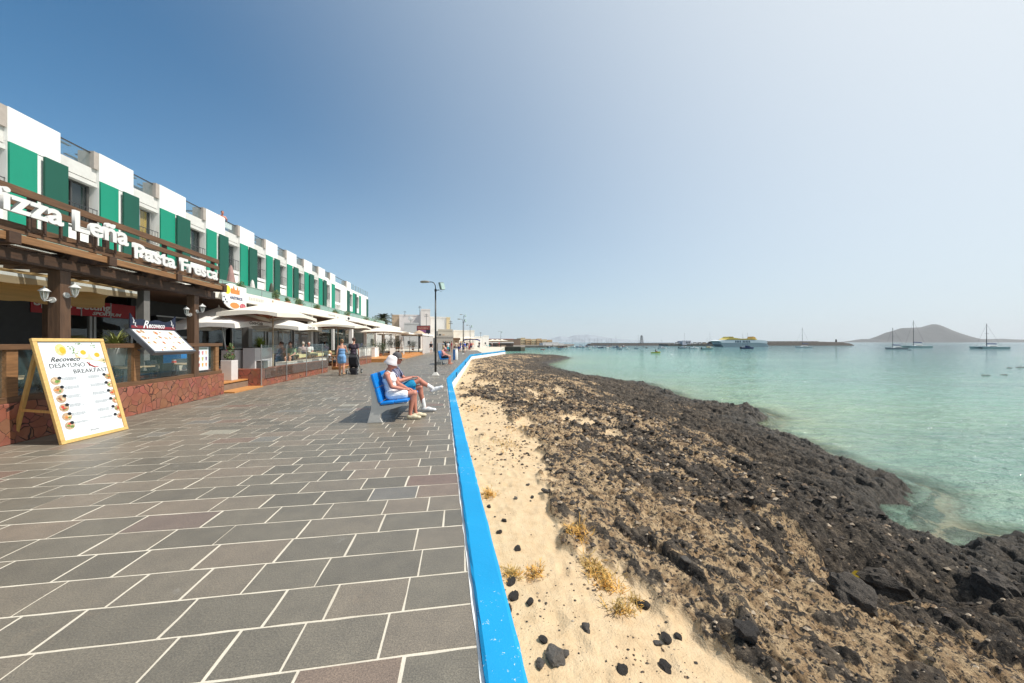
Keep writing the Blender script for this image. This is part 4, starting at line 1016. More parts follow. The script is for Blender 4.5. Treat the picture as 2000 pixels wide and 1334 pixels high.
    m=MB(); a=top+Vector((-0.03,0,0)); b=Vector((-0.93,0.10,0.0)); c=a+(b-a)*0.66
    e=BL*0+uy*0.52
    m.box((0,0,0),(0.02,0.04,(Vector((e.x,e.y+0.05,0.47))-(c+ux*0.04)).length)); p0=c+ux*0.04; p1=Vector((e.x,e.y+0.05,0.50)); q=(p1-p0).to_track_quat('Z','Y').to_matrix().to_4x4()
    o=m.build('side_strut',M_pine2,T); o.data.transform(Matrix.Translation((p0+p1)/2)@q)
a_frame()

# ---- tilted menu case on the rail
def menu_case():
    a=S1(262)+0.0; b=S1(349); W=b-a
    T=empty('tilted_menu_case',P1(a,0,0),RZ1,'tilted food menu case with dark printed header on the terrace rail','menu case')
    bot=(-0.37,1.375); top=(0.10,1.90)
    dy=top[0]-bot[0]; dz=top[1]-bot[1]; H=math.hypot(dy,dz); M=Matrix(((1,0,0,0),(0,dy/H,-dz/H,bot[0]),(0,dz/H,dy/H,bot[1]),(0,0,0,1)))
    def add(mb,name,mt,par=T,bv=0): o=mb.build(name,mt,par,False,bv); o.data.transform(M); return o
    grey=mat('grey_case_metal',(0.16,0.17,0.19),0.4,0.5)
    m=MB(); m.bx(0,W,-0.02,0.03,-0.09,0.012); m.bx(0,W,H-0.03,H,-0.09,0.012); m.bx(0,0.04,0.031,H-0.031,-0.089,0.011); m.bx(W-0.04,W,0.031,H-0.031,-0.089,0.011); add(m,'case_frame',grey,bv=0.006)
    m=MB(); m.bx(0.041,W-0.041,0.031,H-0.031,-0.04,0.004); sh=add(m,'menu_sheet',M_paper)
    rnd=random.Random(9)
    for r_ in range(4):
        for c_ in range(8):
            x=0.12+c_*(W-0.24)/7+rnd.uniform(-.03,.03); y=0.10+r_*(H-0.2)/3+rnd.uniform(-.03,.03)
            if rnd.random()<0.18: continue
            cols=[rnd.choice([FOOD[7],FOOD[0]])]+rnd.sample(FOOD[1:6],3)
            o=picture_disc(sh,x,y,rnd.uniform(0.045,0.068),0.0052,cols,rnd); o.data.transform(M)
    m=MB()
    for r_ in range(9):
        x=0.08; y=0.06+r_*(H-0.12)/9
        while x<W-0.12:
            w=rnd.uniform(0.02,0.06); 
            if rnd.random()<0.55: m.poly([(x,y,0.005),(x+w,y,0.005),(x+w,y+0.006,0.005),(x,y+0.006,0.005)])
            x+=w+0.02
    add(m,'small_print',mat('grey_small_print',(0.33,0.37,0.40),0.5),sh)
    MH=Matrix(((1,0,0,0),(0,0,-1,top[0]-0.02),(0,1,0,top[1]-H),(0,0,0,1)))
    def addh(mb,name,mt,par=T,bv=0): o=mb.build(name,mt,par,False,bv); o.data.transform(MH); return o
    # header board with horned ends
    m=MB(); n=20; pts=[(0.0,H+0.003),(W,H+0.003),(W+0.0,H+0.10)]
    up=[]
    for k in range(n+1):
        x=W-W*k/n; e=min(x,W-x)
        z=H+0.20+ (0.15*max(0,1-e/0.14)**1.5 if e<0.14 else 0)+0.02*math.sin(k*0.9)
        up.append((x,z))
    poly=[(0,H+0.003),(W,H+0.003)]+up
    N=len(poly); m.add([(x,y,-0.01) for x,y in poly]+[(x,y,0.012) for x,y in poly],[tuple(range(N-1,-1,-1)),tuple(range(N,2*N))]+[(k,(k+1)%N,N+(k+1)%N,N+k) for k in range(N)])
    hd=addh(m,'header_board',mat('navy_header',(0.012,0.016,0.04),0.4))
    m=MB(); m.bx(0.02,W-0.02,H+0.006,H+0.07,0.0125,0.014); addh(m,'maroon_band',mat('maroon_print',(0.22,0.02,0.03),0.4),hd)
    wp=mat('white_print',(0.75,0.75,0.76),0.4)
    o=text_mesh('R',0.24,'header_text',wp,hd,Matrix.Identity(4),0.0006,0.004,1,0.35); o.data.transform(MH@Matrix.Translation((W*0.24,H+0.025,0.016)))
    o=text_mesh('ecoveco',0.17,'header_text',wp,hd,Matrix.Identity(4),0.0006,0.004,1.0,0.2); xs=[v.co.x for v in o.data.vertices]; o.data.transform(MH@Matrix.Translation((W*0.36,H+0.03,0.016))@Matrix.Diagonal((W*0.36/(max(xs)-min(xs)),1,1,1)))
    for x in (0.05,W-0.16):
        m=MB(); m.tube([(x,H+0.24,0.016),(x+0.03,H+0.17,0.016),(x+0.015,H+0.12,0.016),(x+0.07,H+0.13,0.016),(x+0.06,H+0.06,0.016),(x+0.11,H+0.04,0.016)],[0.004,0.010,0.009,0.009,0.009,0.005],6); addh(m,'white_flourish',wp,hd)
    for s in (0.15,W-0.15):
        m=MB(); m.tube([(s,0.18,1.50),(s,-0.05,1.38),(s,-0.12,1.52)],0.018,6); m.build('bracket',grey,T)
menu_case()
# small poster on the glass
def small_poster():
    a=S1(390); b=S1(413); T=empty('drinks_poster',P1(a,0.08,0),RZ1,'small white poster of nine colourful drinks on the rail glass','poster')
    W=b-a; m=MB(); m.bx(0,W,-0.004,0.004,0.80,1.46); sh=m.build('sheet',M_paper,T)
    rnd=random.Random(4); cc=[FOOD[5],mat('drink_purple',(0.16,0.03,0.16),0.4),FOOD[6],mat('drink_pink',(0.65,0.2,0.2),0.4),FOOD[2],FOOD[3],mat('drink_lime',(0.45,0.45,0.08),0.4)]
    for i in range(3):
        for j in range(3):
            m=MB(); x=W*(0.2+0.3*j); z=0.90+0.17*i; w=0.035
            m.poly([(x-w*0.5,-0.0055,z),(x+w*0.5,-0.0055,z),(x+w,-0.0055,z+0.10),(x-w,-0.0055,z+0.10)]); m.build('drink_picture',cc[(i*3+j*2+i)%7],sh)
    m=MB(); m.bx(W*0.1,W*0.9,-0.0062,-0.0045,1.385,1.44); m.build('heading_band',mat('sage_print',(0.30,0.38,0.32),0.5),sh)
small_poster()

# ---- spiky plants
def spiky(loc,n,L_,label,col,seed,pot=None,spread=1.0):
    rnd=random.Random(seed); T=empty('spiky_plant',loc,0,label,'plant')
    for part,cnt in (('leaf_blades',n),('dry_blades',n//8)):
        m=MB()
        for k in range(cnt):
            a=rnd.uniform(0,6.28); el=rnd.uniform(0.15,1.45)*spread if part=='leaf_blades' else rnd.uniform(1.1,1.7); l=L_*rnd.uniform(0.6,1.0); w=0.014*L_/0.45
            d=Vector((math.cos(a),math.sin(a),0)); side=Vector((-math.sin(a),math.cos(a),0)); pts=[]
            for j in range(5):
                t=j/4; e=el+0.35*t*t; pts.append((d*math.sin(e)*l*t+Vector((0,0,math.cos(e)*l*t)),w*(1-t)**0.7+0.001))
            vs=[]
            for p,ww in pts: vs += [p-side*ww,p+side*ww]
            m.add(vs,[(2*j,2*j+1,2*j+3,2*j+2) for j in range(4)])
        m.build(part,col if part=='leaf_blades' else mat('dry_leaf',(0.35,0.22,0.07),0.7),T)
    if pot: pot(T)
    return T
M_spk=mat('yellow_green_blade',(0.22,0.24,0.07),0.5,var=0.35,vscale=10); M_spk2=mat('lime_blade',(0.24,0.30,0.05),0.5,var=0.35,vscale=10)
def zinc(T): 
    m=MB(); m.lathe([(0.10,-0.42),(0.13,-0.4),(0.17,-0.05),(0.18,-0.03)],n=16); m.build('planter',M_white,T,True)
spiky(P1(S1(226,d=0.45),0.45,1.50),150,0.50,'spiky yucca with yellowish blades behind the timber rail',M_spk,3,zinc)
# ---- furniture on the near terrace
M_ct=mat('cafe_table_top',(0.45,0.33,0.20),0.5,var=0.1); M_chr=mat('black_chair_shell',(0.02,0.02,0.022),0.4,spec=0.6); M_wk=mat('wicker_brown',(0.30,0.18,0.09),0.8,var=0.35,vscale=30)
M_legw=mat('pale_metal_leg',(0.5,0.5,0.48),0.4,0.5)
def cafe_table(loc,rz,label,group,top=M_ct,leg=M_legw,r=0.38,cloth=None):
    T=empty('cafe_table',loc,rz,label,'table',group)
    m=MB(); m.bx(-r,r,-r,r,0.72,0.75); m.build('table_top',top,T,bevel=0.006)
    m=MB(); m.cyl((0,0,0.02),(0,0,0.72),0.03,n=10); m.build('column_leg',leg,T)
    m=MB(); m.bx(-0.26,0.26,-0.04,0.04,0,0.03); m.bx(-0.04,0.04,-0.26,0.26,0.001,0.031); m.build('foot',leg,T)
    if cloth:
        m=MB(); m.bx(-r-0.02,r+0.02,-r-0.02,r+0.02,0.751,0.757); m.bx(-r-0.02,r+0.02,-r-0.025,-r-0.02,0.60,0.757); m.bx(r+0.02,r+0.025,-r,r,0.6,0.757); m.build('tablecloth',cloth,T)
    return T
def cafe_chair(loc,rz,label,group,mt=M_chr,leg=M_steel,arms=True):
    T=empty('cafe_chair',loc,rz,label,'chair',group)
    m=MB(); m.bx(-0.22,0.22,-0.22,0.22,0.43,0.465); m.build('seat',mt,T,bevel=0.012)
    m=MB(); n=8; vs=[]
    for i in range(n+1):
        a=math.pi*(i/n)-math.pi/2; 
        x=-0.20-0.05*math.cos(a); y=0.22*math.sin(a)
        for (dx,z) in ((0,0.50),(-0.05,0.68),(-0.08,0.84)): vs.append((x+dx,y,z))
    m.add(vs,[(3*i+j,3*i+3+j,3*i+4+j,3*i+1+j) for i in range(n) for j in range(2)])
    vs2=[(v[0]-0.02,v[1],v[2]) for v in vs]; m.add(vs2,[(3*i+1+j,3*i+4+j,3*i+3+j,3*i+j) for i in range(n) for j in range(2)])
    m.build('backrest',mt,T,True)
    for sx in (-1,1):
        for sy in (-1,1):
            m=MB(); m.cyl((sx*0.19,sy*0.19,0.43),(sx*0.22,sy*0.22,0),0.014,n=8); m.build('leg',leg,T)
    if arms:
        for sy in (-1,1):
            m=MB(); m.tube([(-0.2,sy*0.23,0.66),(0.0,sy*0.25,0.66),(0.18,sy*0.24,0.64),(0.2,sy*0.23,0.45)],0.013,6); m.build('armrest',mt,T)
    return T
zf=0.22
tb=0
for (px,d,where) in ((25,1.0,'nearest dark table behind the menu board'),(150,1.2,'cafe table hidden behind the pine menu board'),(245,1.3,'cafe table seen under the yucca behind the rail'),(345,1.1,'cafe table laid with plates below the tilted menu case')):
    cafe_table(P1(S1(px,d=d),d,zf),RZ1,where,'tables on the near terrace')
for (px,d,rz,where) in ((10,0.6,2.0,'black chair at the left edge of the near terrace'),(55,1.5,-1.0,'black chair left of the menu board strut'),(170,0.65,1.5,'black chair half hidden by the menu board'),(205,1.7,-1.3,'black chair behind the yucca planter'),(300,0.6,1.6,'black chair just behind the timber rail post'),(318,1.6,-1.5,'black chair on the far side of the laid table'),(362,1.5,-2.2,'black chair at the right end of the near terrace'),(265,1.9,-1.6,'black chair deep in the near terrace by the shopfront')):
    cafe_chair(P1(S1(px,d=d),d,zf),RZ1+rz,where,'black chairs on the near terrace')
def small(name,loc,label,cat,parts,rz=0,group=None):
    T=empty(name,loc,rz,label,cat,group)
    for nm,f,mt in parts:
        m=MB(); f(m); m.build(nm,mt,T,bevel=0.004)
    return T
s_=S1(345,d=1.1)
small('napkin_holder',P1(s_-0.1,1.1,zf+0.75),'small red and white napkin holder on the laid table','napkin holder',[('box',lambda m:m.bx(-0.05,0.05,-0.03,0.03,0,0.08),FOOD[5]),('napkins',lambda m:m.bx(-0.045,0.045,-0.025,0.025,0.081,0.11),M_paper)],RZ1)
small('dinner_plate',P1(s_-0.28,1.05,zf+0.75),'white plate on the laid table under the menu case','plate',[('dish',lambda m:m.lathe([(0.06,0),(0.12,0.015),(0.125,0.02),(0.06,0.008)],n=20),M_white)])
M_blue=mat('blue_plastic',(0.0,0.17,0.50),0.4,var=0.05)
small('blue_cool_box',P1(S1(352,d=2.1),2.1,zf),'bright blue cool box behind the laid table','cool box',[('body',lambda m:m.bx(-0.35,0.35,-0.25,0.25,0.55,1.15),M_blue),('lid',lambda m:m.bx(-0.36,0.36,-0.26,0.26,1.152,1.22),M_blue),('stand',lambda m:(m.bx(-0.34,-0.30,-0.24,-0.2,0,0.549),m.bx(0.30,0.34,-0.24,-0.2,0,0.549),m.bx(-0.34,0.34,-0.22,0.22,0.5,0.549)),M_white)],RZ1)
for px,d,l in ((300,2.3,'pale wooden crate on the terrace floor left of the blue box'),(347,1.9,'pale wooden crate standing below the blue cool box')):
    small('storage_crate',P1(S1(px,d=d),d,zf),l,'crate',[('side_boards',lambda m:(m.bx(-0.25,0.25,-0.2,-0.18,0.35,0.62),m.bx(-0.25,0.25,0.18,0.2,0.35,0.62),m.bx(-0.25,-0.23,-0.179,0.179,0.351,0.62),m.bx(0.23,0.25,-0.179,0.179,0.351,0.62)),mat('pale_crate_wood',(0.5,0.45,0.36),0.7)),('base_board',lambda m:m.bx(-0.24,0.24,-0.175,0.175,0.33,0.349),mat('pale_crate_wood',(0.5,0.45,0.36),0.7)),('runners',lambda m:(m.bx(-0.2,-0.15,-0.17,0.17,0,0.329),m.bx(0.15,0.2,-0.17,0.17,0,0.329)),M_wr)],RZ1)

# ------------------------------------------------------------------ entrance steps and second terrace
C2=7.29
def S2(px,c=C2,d=0.0):
    Y=(c+d/math.cos(AS))/((1000-px)/667-MS); return (Y+math.sin(AS)*d)/math.cos(AS)
def P2(s,d=0.0,z=0.0): return frame_point(C2,MS,s,d,z)
M_deck=mat('orange_deck_boards',(0.48,0.22,0.07),0.55,var=0.15,vscale=4,stretch=(8,1,1)); M_deckr=mat('ochre_riser',(0.28,0.13,0.035),0.55,var=0.12)
def steps():
    T=empty('entrance_steps',(-C2,0,0),RZS,'orange wooden entrance steps between the two terraces','steps')
    a=10.75; b=S2(508)-0.0
    m=MB(); m.bx(a,b,-0.10,1.0,0.0,0.045); m.build('lower_tread',M_deck,T)
    m=MB(); m.bx(a,b,0.45,3.2,0.046,0.26); m.build('riser',M_deckr,T)
    m=MB(); m.bx(a,b,0.40,3.2,0.262,0.30); m.build('upper_tread',M_deck,T)
steps()
M_dp=mat('dark_plank_face',(0.13,0.05,0.03),0.55,var=0.35,vscale=5,stretch=(0.8,5,5)); M_glt=glass_mat('terrace_screen_glass',(0.30,0.38,0.38,1),0.03)
def terrace2(name_label,a,b,h=0.64,glass=1.5,plank=True):
    T=empty('terrace_wall',(-C2,0,0),RZS,name_label,'terrace wall')
    m=MB(); m.bx(a,b,0,0.3,0,h); m.bx(a,a+0.28,0.301,2.4,0,h); m.build('stone_base',M_stone,T,bevel=0.01)
    if plank: m=MB(); m.bx(a+0.3,b,-0.022,-0.003,0.27,h-0.01); m.build('plank_face',M_dp,T)
    x=a
    while x<b-0.3:
        e=min(x+1.75,b); m=MB(); m.bx(x+0.02,e-0.02,-0.045,-0.033,0.28 if plank else h-0.25,glass); m.build('glass_screen',M_glt,T)
        m=MB(); m.bx(x-0.01,x+0.018,-0.05,-0.028,0.05,glass+0.01); m.build('screen_post',M_alu,T)
        x=e
    return T
SB=S2(640); SC=S2(664)
terrace2('second terrace wall of red stone with dark planks and clear glass screens',S2(508),SB)
terrace2('farther red stone terrace wall with glass screens beyond the couple with the pram',SC,26.9,0.55,1.5,False)
def planters():
    ws=mat('white_planter_shell',(0.62,0.58,0.56),0.5,var=0.03,dirt=0.12)
    def plant_box(s,d,w,l,z0,z1,label,cat='planter',group=None):
        T=empty('white_planter',P2(s,d,z0),RZS,label,cat,group)
        m=MB(); m.bx(-l/2,l/2,-w/2,w/2,0,z1-z0); m.build('box',ws,T,bevel=0.015)
        m=MB(); m.bx(-l/2+0.03,l/2-0.03,-w/2+0.03,w/2-0.03,z1-z0+0.001,z1-z0+0.02); m.build('soil',mat('dark_soil',(0.04,0.03,0.02),0.9),T)
        return T
    plant_box(S2(448,d=0.75),0.75,0.34,0.34,0.30,0.98,'small square white planter with a red flowering plant by the steps')
    plant_box(S2(470,d=1.9),1.9,0.5,1.5,0.30,1.28,'tall white counter planter behind the small square one')
    plant_box(S2(506,d=1.3),1.3,0.45,1.35,0.30,1.36,'broad white planter with a faint tree emblem holding the lime yucca')
    rnd=random.Random(8); T=empty('flowering_plant',P2(S2(448,d=0.75),0.75,0.99),0,'leggy green plant with red flowers in the small square planter','plant')
    m=MB(); leaf_cloud(m,(0,0,0.12),0.16,90,0.03,rnd,0.8); leaf_cloud(m,(0.05,0.02,0.42),0.12,70,0.028,rnd,1.2); m.build('foliage',M_leaf,T)
    m=MB(); m.tube([(0,0,0),(0.03,0,0.25),(0.06,0.02,0.5)],0.008,5); m.build('stem',M_twig,T)
    m=MB()
    for k in range(5): leaf_cloud(m,(rnd.uniform(-.12,.2),rnd.uniform(-.12,.12),rnd.uniform(0.1,0.5)),0.03,10,0.014,rnd,1.0,1.0)
    m.build('flowers',mat('crimson_petal',(0.45,0.02,0.05),0.6),T)
    spiky(P2(S2(508,d=1.3),1.3,1.38),170,0.62,'lime green yucca on top of the broad white planter',M_spk2,6)
    # emblem on planter
    T=empty('square_lamp_post',P2(S2(512,d=0.15),0.15,0.64),RZS,'short grey square lamp block on the red wall corner','lamp block')
    m=MB(); m.bx(-0.13,0.13,-0.13,0.13,0,0.26); m.build('block',M_shopg,T,bevel=0.01)
    m=MB(); m.bx(-0.14,0.14,-0.14,0.14,0.261,0.275); m.build('cap',M_steel,T)
planters()

# ---- parasols
def parasol(loc,hx,hy,zr,za,label,group,under,rz=RZS,lean=(0,0),cola=False,drop=0.20,hexa=False,pole=M_ct,seed=0,base=0.22):
    T=empty('parasol',loc,rz,label,'parasol',group); rnd=random.Random(seed)
    top=mat('cream_parasol_cloth',(0.74,0.68,0.58),0.85,var=0.03,dirt=0.10) if not cola else mat('white_parasol_cloth',(0.80,0.76,0.70),0.85,var=0.03,dirt=0.08)
    n=6 if hexa else 4; seg=6
    if hexa: cor=[(hx*math.cos(math.pi/3*k),hy*math.sin(math.pi/3*k)) for k in range(6)]
    else: cor=[(hx,-hy),(hx,hy),(-hx,hy),(-hx,-hy)]
    zr-=loc[2]; za-=loc[2]
    lx,ly=lean
    def P(x,y,z): return (x+lx*z,y+ly*z,z-0.10*(x*lx+y*ly)/max(0.3,abs(lx)+abs(ly)+0.3)*3)
    vs=[];fs=[];rim=[]
    rings=6
    for i in range(n):
        a=cor[i]; b=cor[(i+1)%n]
        for k in range(seg):
            f=k/seg; x=a[0]+(b[0]-a[0])*f; y=a[1]+(b[1]-a[1])*f; sag=-0.0+0.10*math.sin(math.pi*f)
            rim.append((x,y,sag))
    for j in range(rings+1):
        t=j/rings
        for (x,y,sg) in rim:
            z=za+(zr-za)*(t**1.12)+sg*t*t*0.9-0.04*math.sin(math.pi*t); vs.append(P(x*t,y*t,z))
    K=len(rim)
    for j in range(rings):
        for k in range(K): fs.append((j*K+k,j*K+(k+1)%K,(j+1)*K+(k+1)%K,(j+1)*K+k))
    m=MB(); m.add(vs,fs); m.build('canopy',top,T,True)
    m=MB(); m.add([(x,y,z-0.012) for x,y,z in vs],[f[::-1] for f in fs]); m.build('canopy_lining',under,T,True)
    m=MB(); vs=[]
    for k,(x,y,sg) in enumerate(rim):
        z=zr+sg*0.9; vs += [P(x*1.002,y*1.002,z+0.002),P(x*1.01,y*1.01,z-drop-(0.03*math.sin(k*1.05)))]
    m.add(vs,[(2*k,2*((k+1)%K),2*((k+1)%K)+1,2*k+1) for k in range(K)]); m.build('valance',top,T)
    bz=base-loc[2]
    m=MB(); m.cyl((0,0,bz),P(0,0,za+0.03),0.026,n=10); m.build('pole',pole,T)
    m=MB(); m.lathe([(0.02,0),(0.03,0.02),(0.025,0.06),(0.008,0.10)],P(0,0,za),8); m.build('finial',pole,T)
    hub=P(0,0,zr+0.02-0.25)
    for i in range(n):
        m=MB(); a=cor[i]; e=P(a[0]*0.97,a[1]*0.97,zr-0.01); c=P(0,0,za-0.03); mid=[(c[q]*0.5+e[q]*0.5) for q in range(3)]; mid[2]-=0.02
        m.tube([c,mid,e],0.012,5); m.tube([hub,(mid[0],mid[1],mid[2]-0.02)],0.010,5); m.build('rib',pole,T)
    if cola:
        sc=mat('grey_brown_script',(0.10,0.08,0.07),0.6)
        if hexa: places=[]
        for (x,y,rot) in ((0,-hy*1.012,0),(hx*1.012,0,90)):
            if hexa: continue
            o=text_mesh('Coca-Cola',0.19,'valance_lettering',sc,T,Matrix.Identity(4),0.001,0.002,1.1,0.3)
            xs=[v.co.x for v in o.data.vertices]
            o.data.transform(Matrix.Translation((x,y-0.012 if rot==0 else y,0))@Matrix.Rotation(R(rot),4,'Z')@Matrix.Translation((-(max(xs)+min(xs))/2,0,0))@Matrix.Translation((0,0,0))@Matrix.Rotation(R(90),4,'X'))
            pz=P(x,y,zr)[2]; px_=P(x,y,zr); o.data.transform(Matrix.Translation((px_[0]-x,px_[1]-y,pz-0.11+0.06)))
    return T
rust=mat('rust_red_lining',(0.30,0.10,0.055),0.9,var=0.1); crm=mat('cream_lining',(0.60,0.52,0.42),0.9,var=0.05)
G='parasols on the second terrace'
parasol(P2(S2(449,d=2.3),2.3,0.3),1.3,1.25,2.28,3.0,'white parasol with script on its valance, left of the big cream one',G,crm,lean=(-0.08,0.10),cola=True,drop=0.18,pole=M_legw)
parasol(P2(S2(533,d=0.95),0.95,0.3),1.75,1.05,2.72,3.30,'large rectangular cream parasol with rust red lining',G,rust,drop=0.15)
parasol(P2(S2(552,d=3.0),3.0,0.3),1.5,1.5,2.42,3.02,'white scripted parasol behind the big cream one',G,crm,cola=True,drop=0.20,pole=M_legw)
parasol(P2(S2(660,d=1.0),1.0,0.3),1.85,1.6,2.58,3.15,'cream parasol with red lining above the standing couple',G,rust,drop=0.14)
parasol(P2(S2(749,d=1.0),1.0,0.3),2.3,2.2,2.55,3.15,'clean white square parasol with a thick white pole',G,crm,drop=0.05,pole=M_white)
parasol(P2(S2(772,d=1.0),1.0,0.3),2.3,2.3,2.50,2.95,'white parasol just beyond the clean square one',G,crm,drop=0.05,pole=M_white)
parasol(P2(S2(800,d=0.6),0.6,0.3),2.6,2.3,2.50,2.95,'farthest white parasol before the white post canopy',G,crm,drop=0.08,pole=M_white)

# ---- round food sign
def round_sign():
    s=S2(455,d=1.9); T=empty('round_food_sign',P2(s,1.95,3.42),RZS,'white food sign with yellow ball, orange castle and football by the fascia','sign')
    m=MB(); pts=[]
    for k in range(24):
        a=2*math.pi*k/24; pts.append((0.50*math.cos(a),0.50*math.sin(a)))
    M=Matrix.Rotation(R(90),4,'X')
    m.prism([(p[0]*1.15,p[1]) for p in pts],0,0.04,M); m.prism([(0.05,-0.5),(0.86,-0.5),(0.86,0.45),(0.05,0.45)],0.002,0.038,M); b=m.build('board',M_white,T)
    def disc(x,z,r,mt,name,y=-0.045,ry=None): d=MB(); d.disc((x,y,z),r,'y',16,ry=ry); d.build(name,mt,b)
    disc(-0.30,0.22,0.17,mat('ball_yellow',(0.85,0.62,0.03),0.4),'yellow_ball'); disc(-0.42,-0.18,0.17,M_paper,'football')
    for (x,z) in ((-0.42,-0.18),(-0.5,-0.08),(-0.34,-0.26),(-0.52,-0.27)): disc(x,z,0.04,M_ink,'football_patch',-0.049)
    d=MB(); d.prism([(-0.12,0.1),(0.42,0.1),(0.42,0.32),(0.34,0.25),(0.30,0.44),(0.24,0.27),(0.12,0.27),(0.06,0.46),(0.0,0.27),(-0.06,0.34),(-0.12,0.25)],0,0.003,Matrix.Translation((0,-0.043,0))@M); d.build('orange_castle',FOOD[2],b)
    disc(0.12,-0.36,0.28,FOOD[2],'red_food',ry=0.12); disc(0.62,-0.36,0.2,mat('bacon_red',(0.4,0.1,0.12),0.5,var=0.8,vscale=14),'bacon_picture',ry=0.13)
    text_mesh('HASTINOS',0.17,'sign_lettering',mat('navy_print',(0.05,0.07,0.16),0.5),b,facing_promenade(-0.18,-0.049,-0.12),0.002,0.004,0.95)
    m=MB(); m.bx(-0.02,0.02,0.01,0.4,0.45,0.5); m.build('bracket',M_steel,T)
round_sign()
def emblem():
    pass

# ---- tables and chairs on the second terrace
yc=mat('yellow_cloth',(0.66,0.58,0.28),0.8,var=0.08); k=0
TL=[(545,1.6),(572,2.3),(575,1.1),(598,1.9),(612,1.0),(628,2.2),(636,1.2)]
desc=['beside the lime yucca','under the big cream parasol','just behind the glass screen','with the white haired diner','near the end of the plank wall','deep under the white parasol','at the wooden landing']
for (px,d),ds_ in zip(TL,desc):
    cafe_table(P2(S2(px,d=d),d,0.24),RZS,'wicker table with yellow cloth '+ds_,'tables on the second terrace',M_wk,M_wk,0.36,yc)
for i,((px,d),ds_) in enumerate(zip(TL,desc)):
    s=S2(px,d=d)
    cafe_chair(P2(s-0.62,d,0.24),RZS,'wicker chair on the near side of the table '+ds_,'wicker chairs on the second terrace',M_wk if i%3 else mat('grey_rattan',(0.20,0.20,0.18),0.8,var=0.3,vscale=25),M_wk)
    cafe_chair(P2(s+0.62,d,0.24),RZS+math.pi,'wicker chair on the far side of the table '+ds_,'wicker chairs on the second terrace',M_wk,M_wk)
for i,(px,d,l) in enumerate(((560,0.75,'low white bench seat behind the glass screen by the parasol pole'),(592,0.7,'low white bench seat in the middle behind the planks'),(622,0.7,'low white bench seat at the far end of the planks'))):
    small('bench_seat',P2(S2(px,d=d),d,0.24),l,'bench seat',[('seat_block',lambda m:m.bx(-0.5,0.5,-0.22,0.22,0,0.42),M_white),('cushion',lambda m:m.bx(-0.5,0.5,-0.22,0.22,0.422,0.48),crm)],RZS,'white bench seats')
for i,(px,d,l) in enumerate(((690,0.9,'first white counter block beyond the couple'),(712,0.9,'second white counter block beyond the couple'),(731,0.9,'third white counter block beside the brick wall end'))):
    small('white_counter',P2(S2(px,d=d),d,0.24),l,'counter',[('cabinet',lambda m:m.bx(-0.8,0.8,-0.25,0.25,0,0.85),M_white),('counter_top',lambda m:m.bx(-0.82,0.82,-0.27,0.27,0.852,0.89),M_grey)],RZS,'white counter blocks')
# ---- far deck with white furniture
def far_deck():
    T=empty('orange_deck',(-C2+0.2,0,0),RZS-R(1.3),'long orange tiled deck with two low steps before the parasols','deck')
    m=MB(); m.bx(27.2,46,-0.7,3,0,0.14); m.build('lower_step',M_deck,T)
    m=MB(); m.bx(27.2,46,-0.3,3,0.142,0.28); m.build('upper_step',M_deck,T)
far_deck()
def lifeguard_rack():
    T=empty('white_plant_stand',P2(S2(786,d=-0.6),-0.6,0.28),RZS,'tall white ladder stand on the orange deck','stand')
    for x in (-0.3,0.3):
        for y in (-0.15,0.25):
            m=MB(); m.cyl((x,y,0),(x*0.6,0.05,1.9),0.03,n=6); m.build('leg',M_white,T)
    for k in range(6):
        m=MB(); m.bx(-0.3+0.02*k,0.3-0.02*k,-0.12+k*0.03,0.0+k*0.02,0.2+k*0.3,0.24+k*0.3); m.build('shelf',M_white,T)
lifeguard_rack()
def picket():
    T=empty('white_picket_fence',P2(S2(762,d=-0.6),-0.6,0.28),RZS,'short white picket fence on the orange deck','fence')
    m=MB(); 
    for k in range(14): m.bx(k*0.16,k*0.16+0.05,-0.015,0.015,0,0.75)
    m.build('pickets',M_white,T); m=MB(); m.bx(-0.05,2.3,0.016,0.04,0.68,0.75); m.bx(-0.05,2.3,0.016,0.04,0.1,0.16); m.build('rails',M_white,T)
picket()
for px,d,l in ((800,0.0,'yellow wooden table on the far deck beside the white stand'),(775,0.3,'wooden table with flowers behind the picket fence'),(808,0.6,'wooden table at the far end of the orange deck')):
    cafe_table(P2(S2(px,d=d-0.7),d-0.7,0.28),RZS,l,'wooden tables on the far deck',M_wl,M_wl,0.5)

for k,(px,d,h,l) in enumerate(((742,0.6,1.5,'tall dark green bush under the clean white parasol'),(760,1.6,1.7,'dark green potted tree behind the picket fence'),(779,1.3,1.8,'leafy dark bush left of the white ladder stand'),(806,1.2,1.6,'dark green bush at the far end of the orange deck'))):
    bush(P2(S2(px,d=d),d,0.28),h,0.75,l,'dark bushes on the far deck',900,M_leafd,True,40+k)
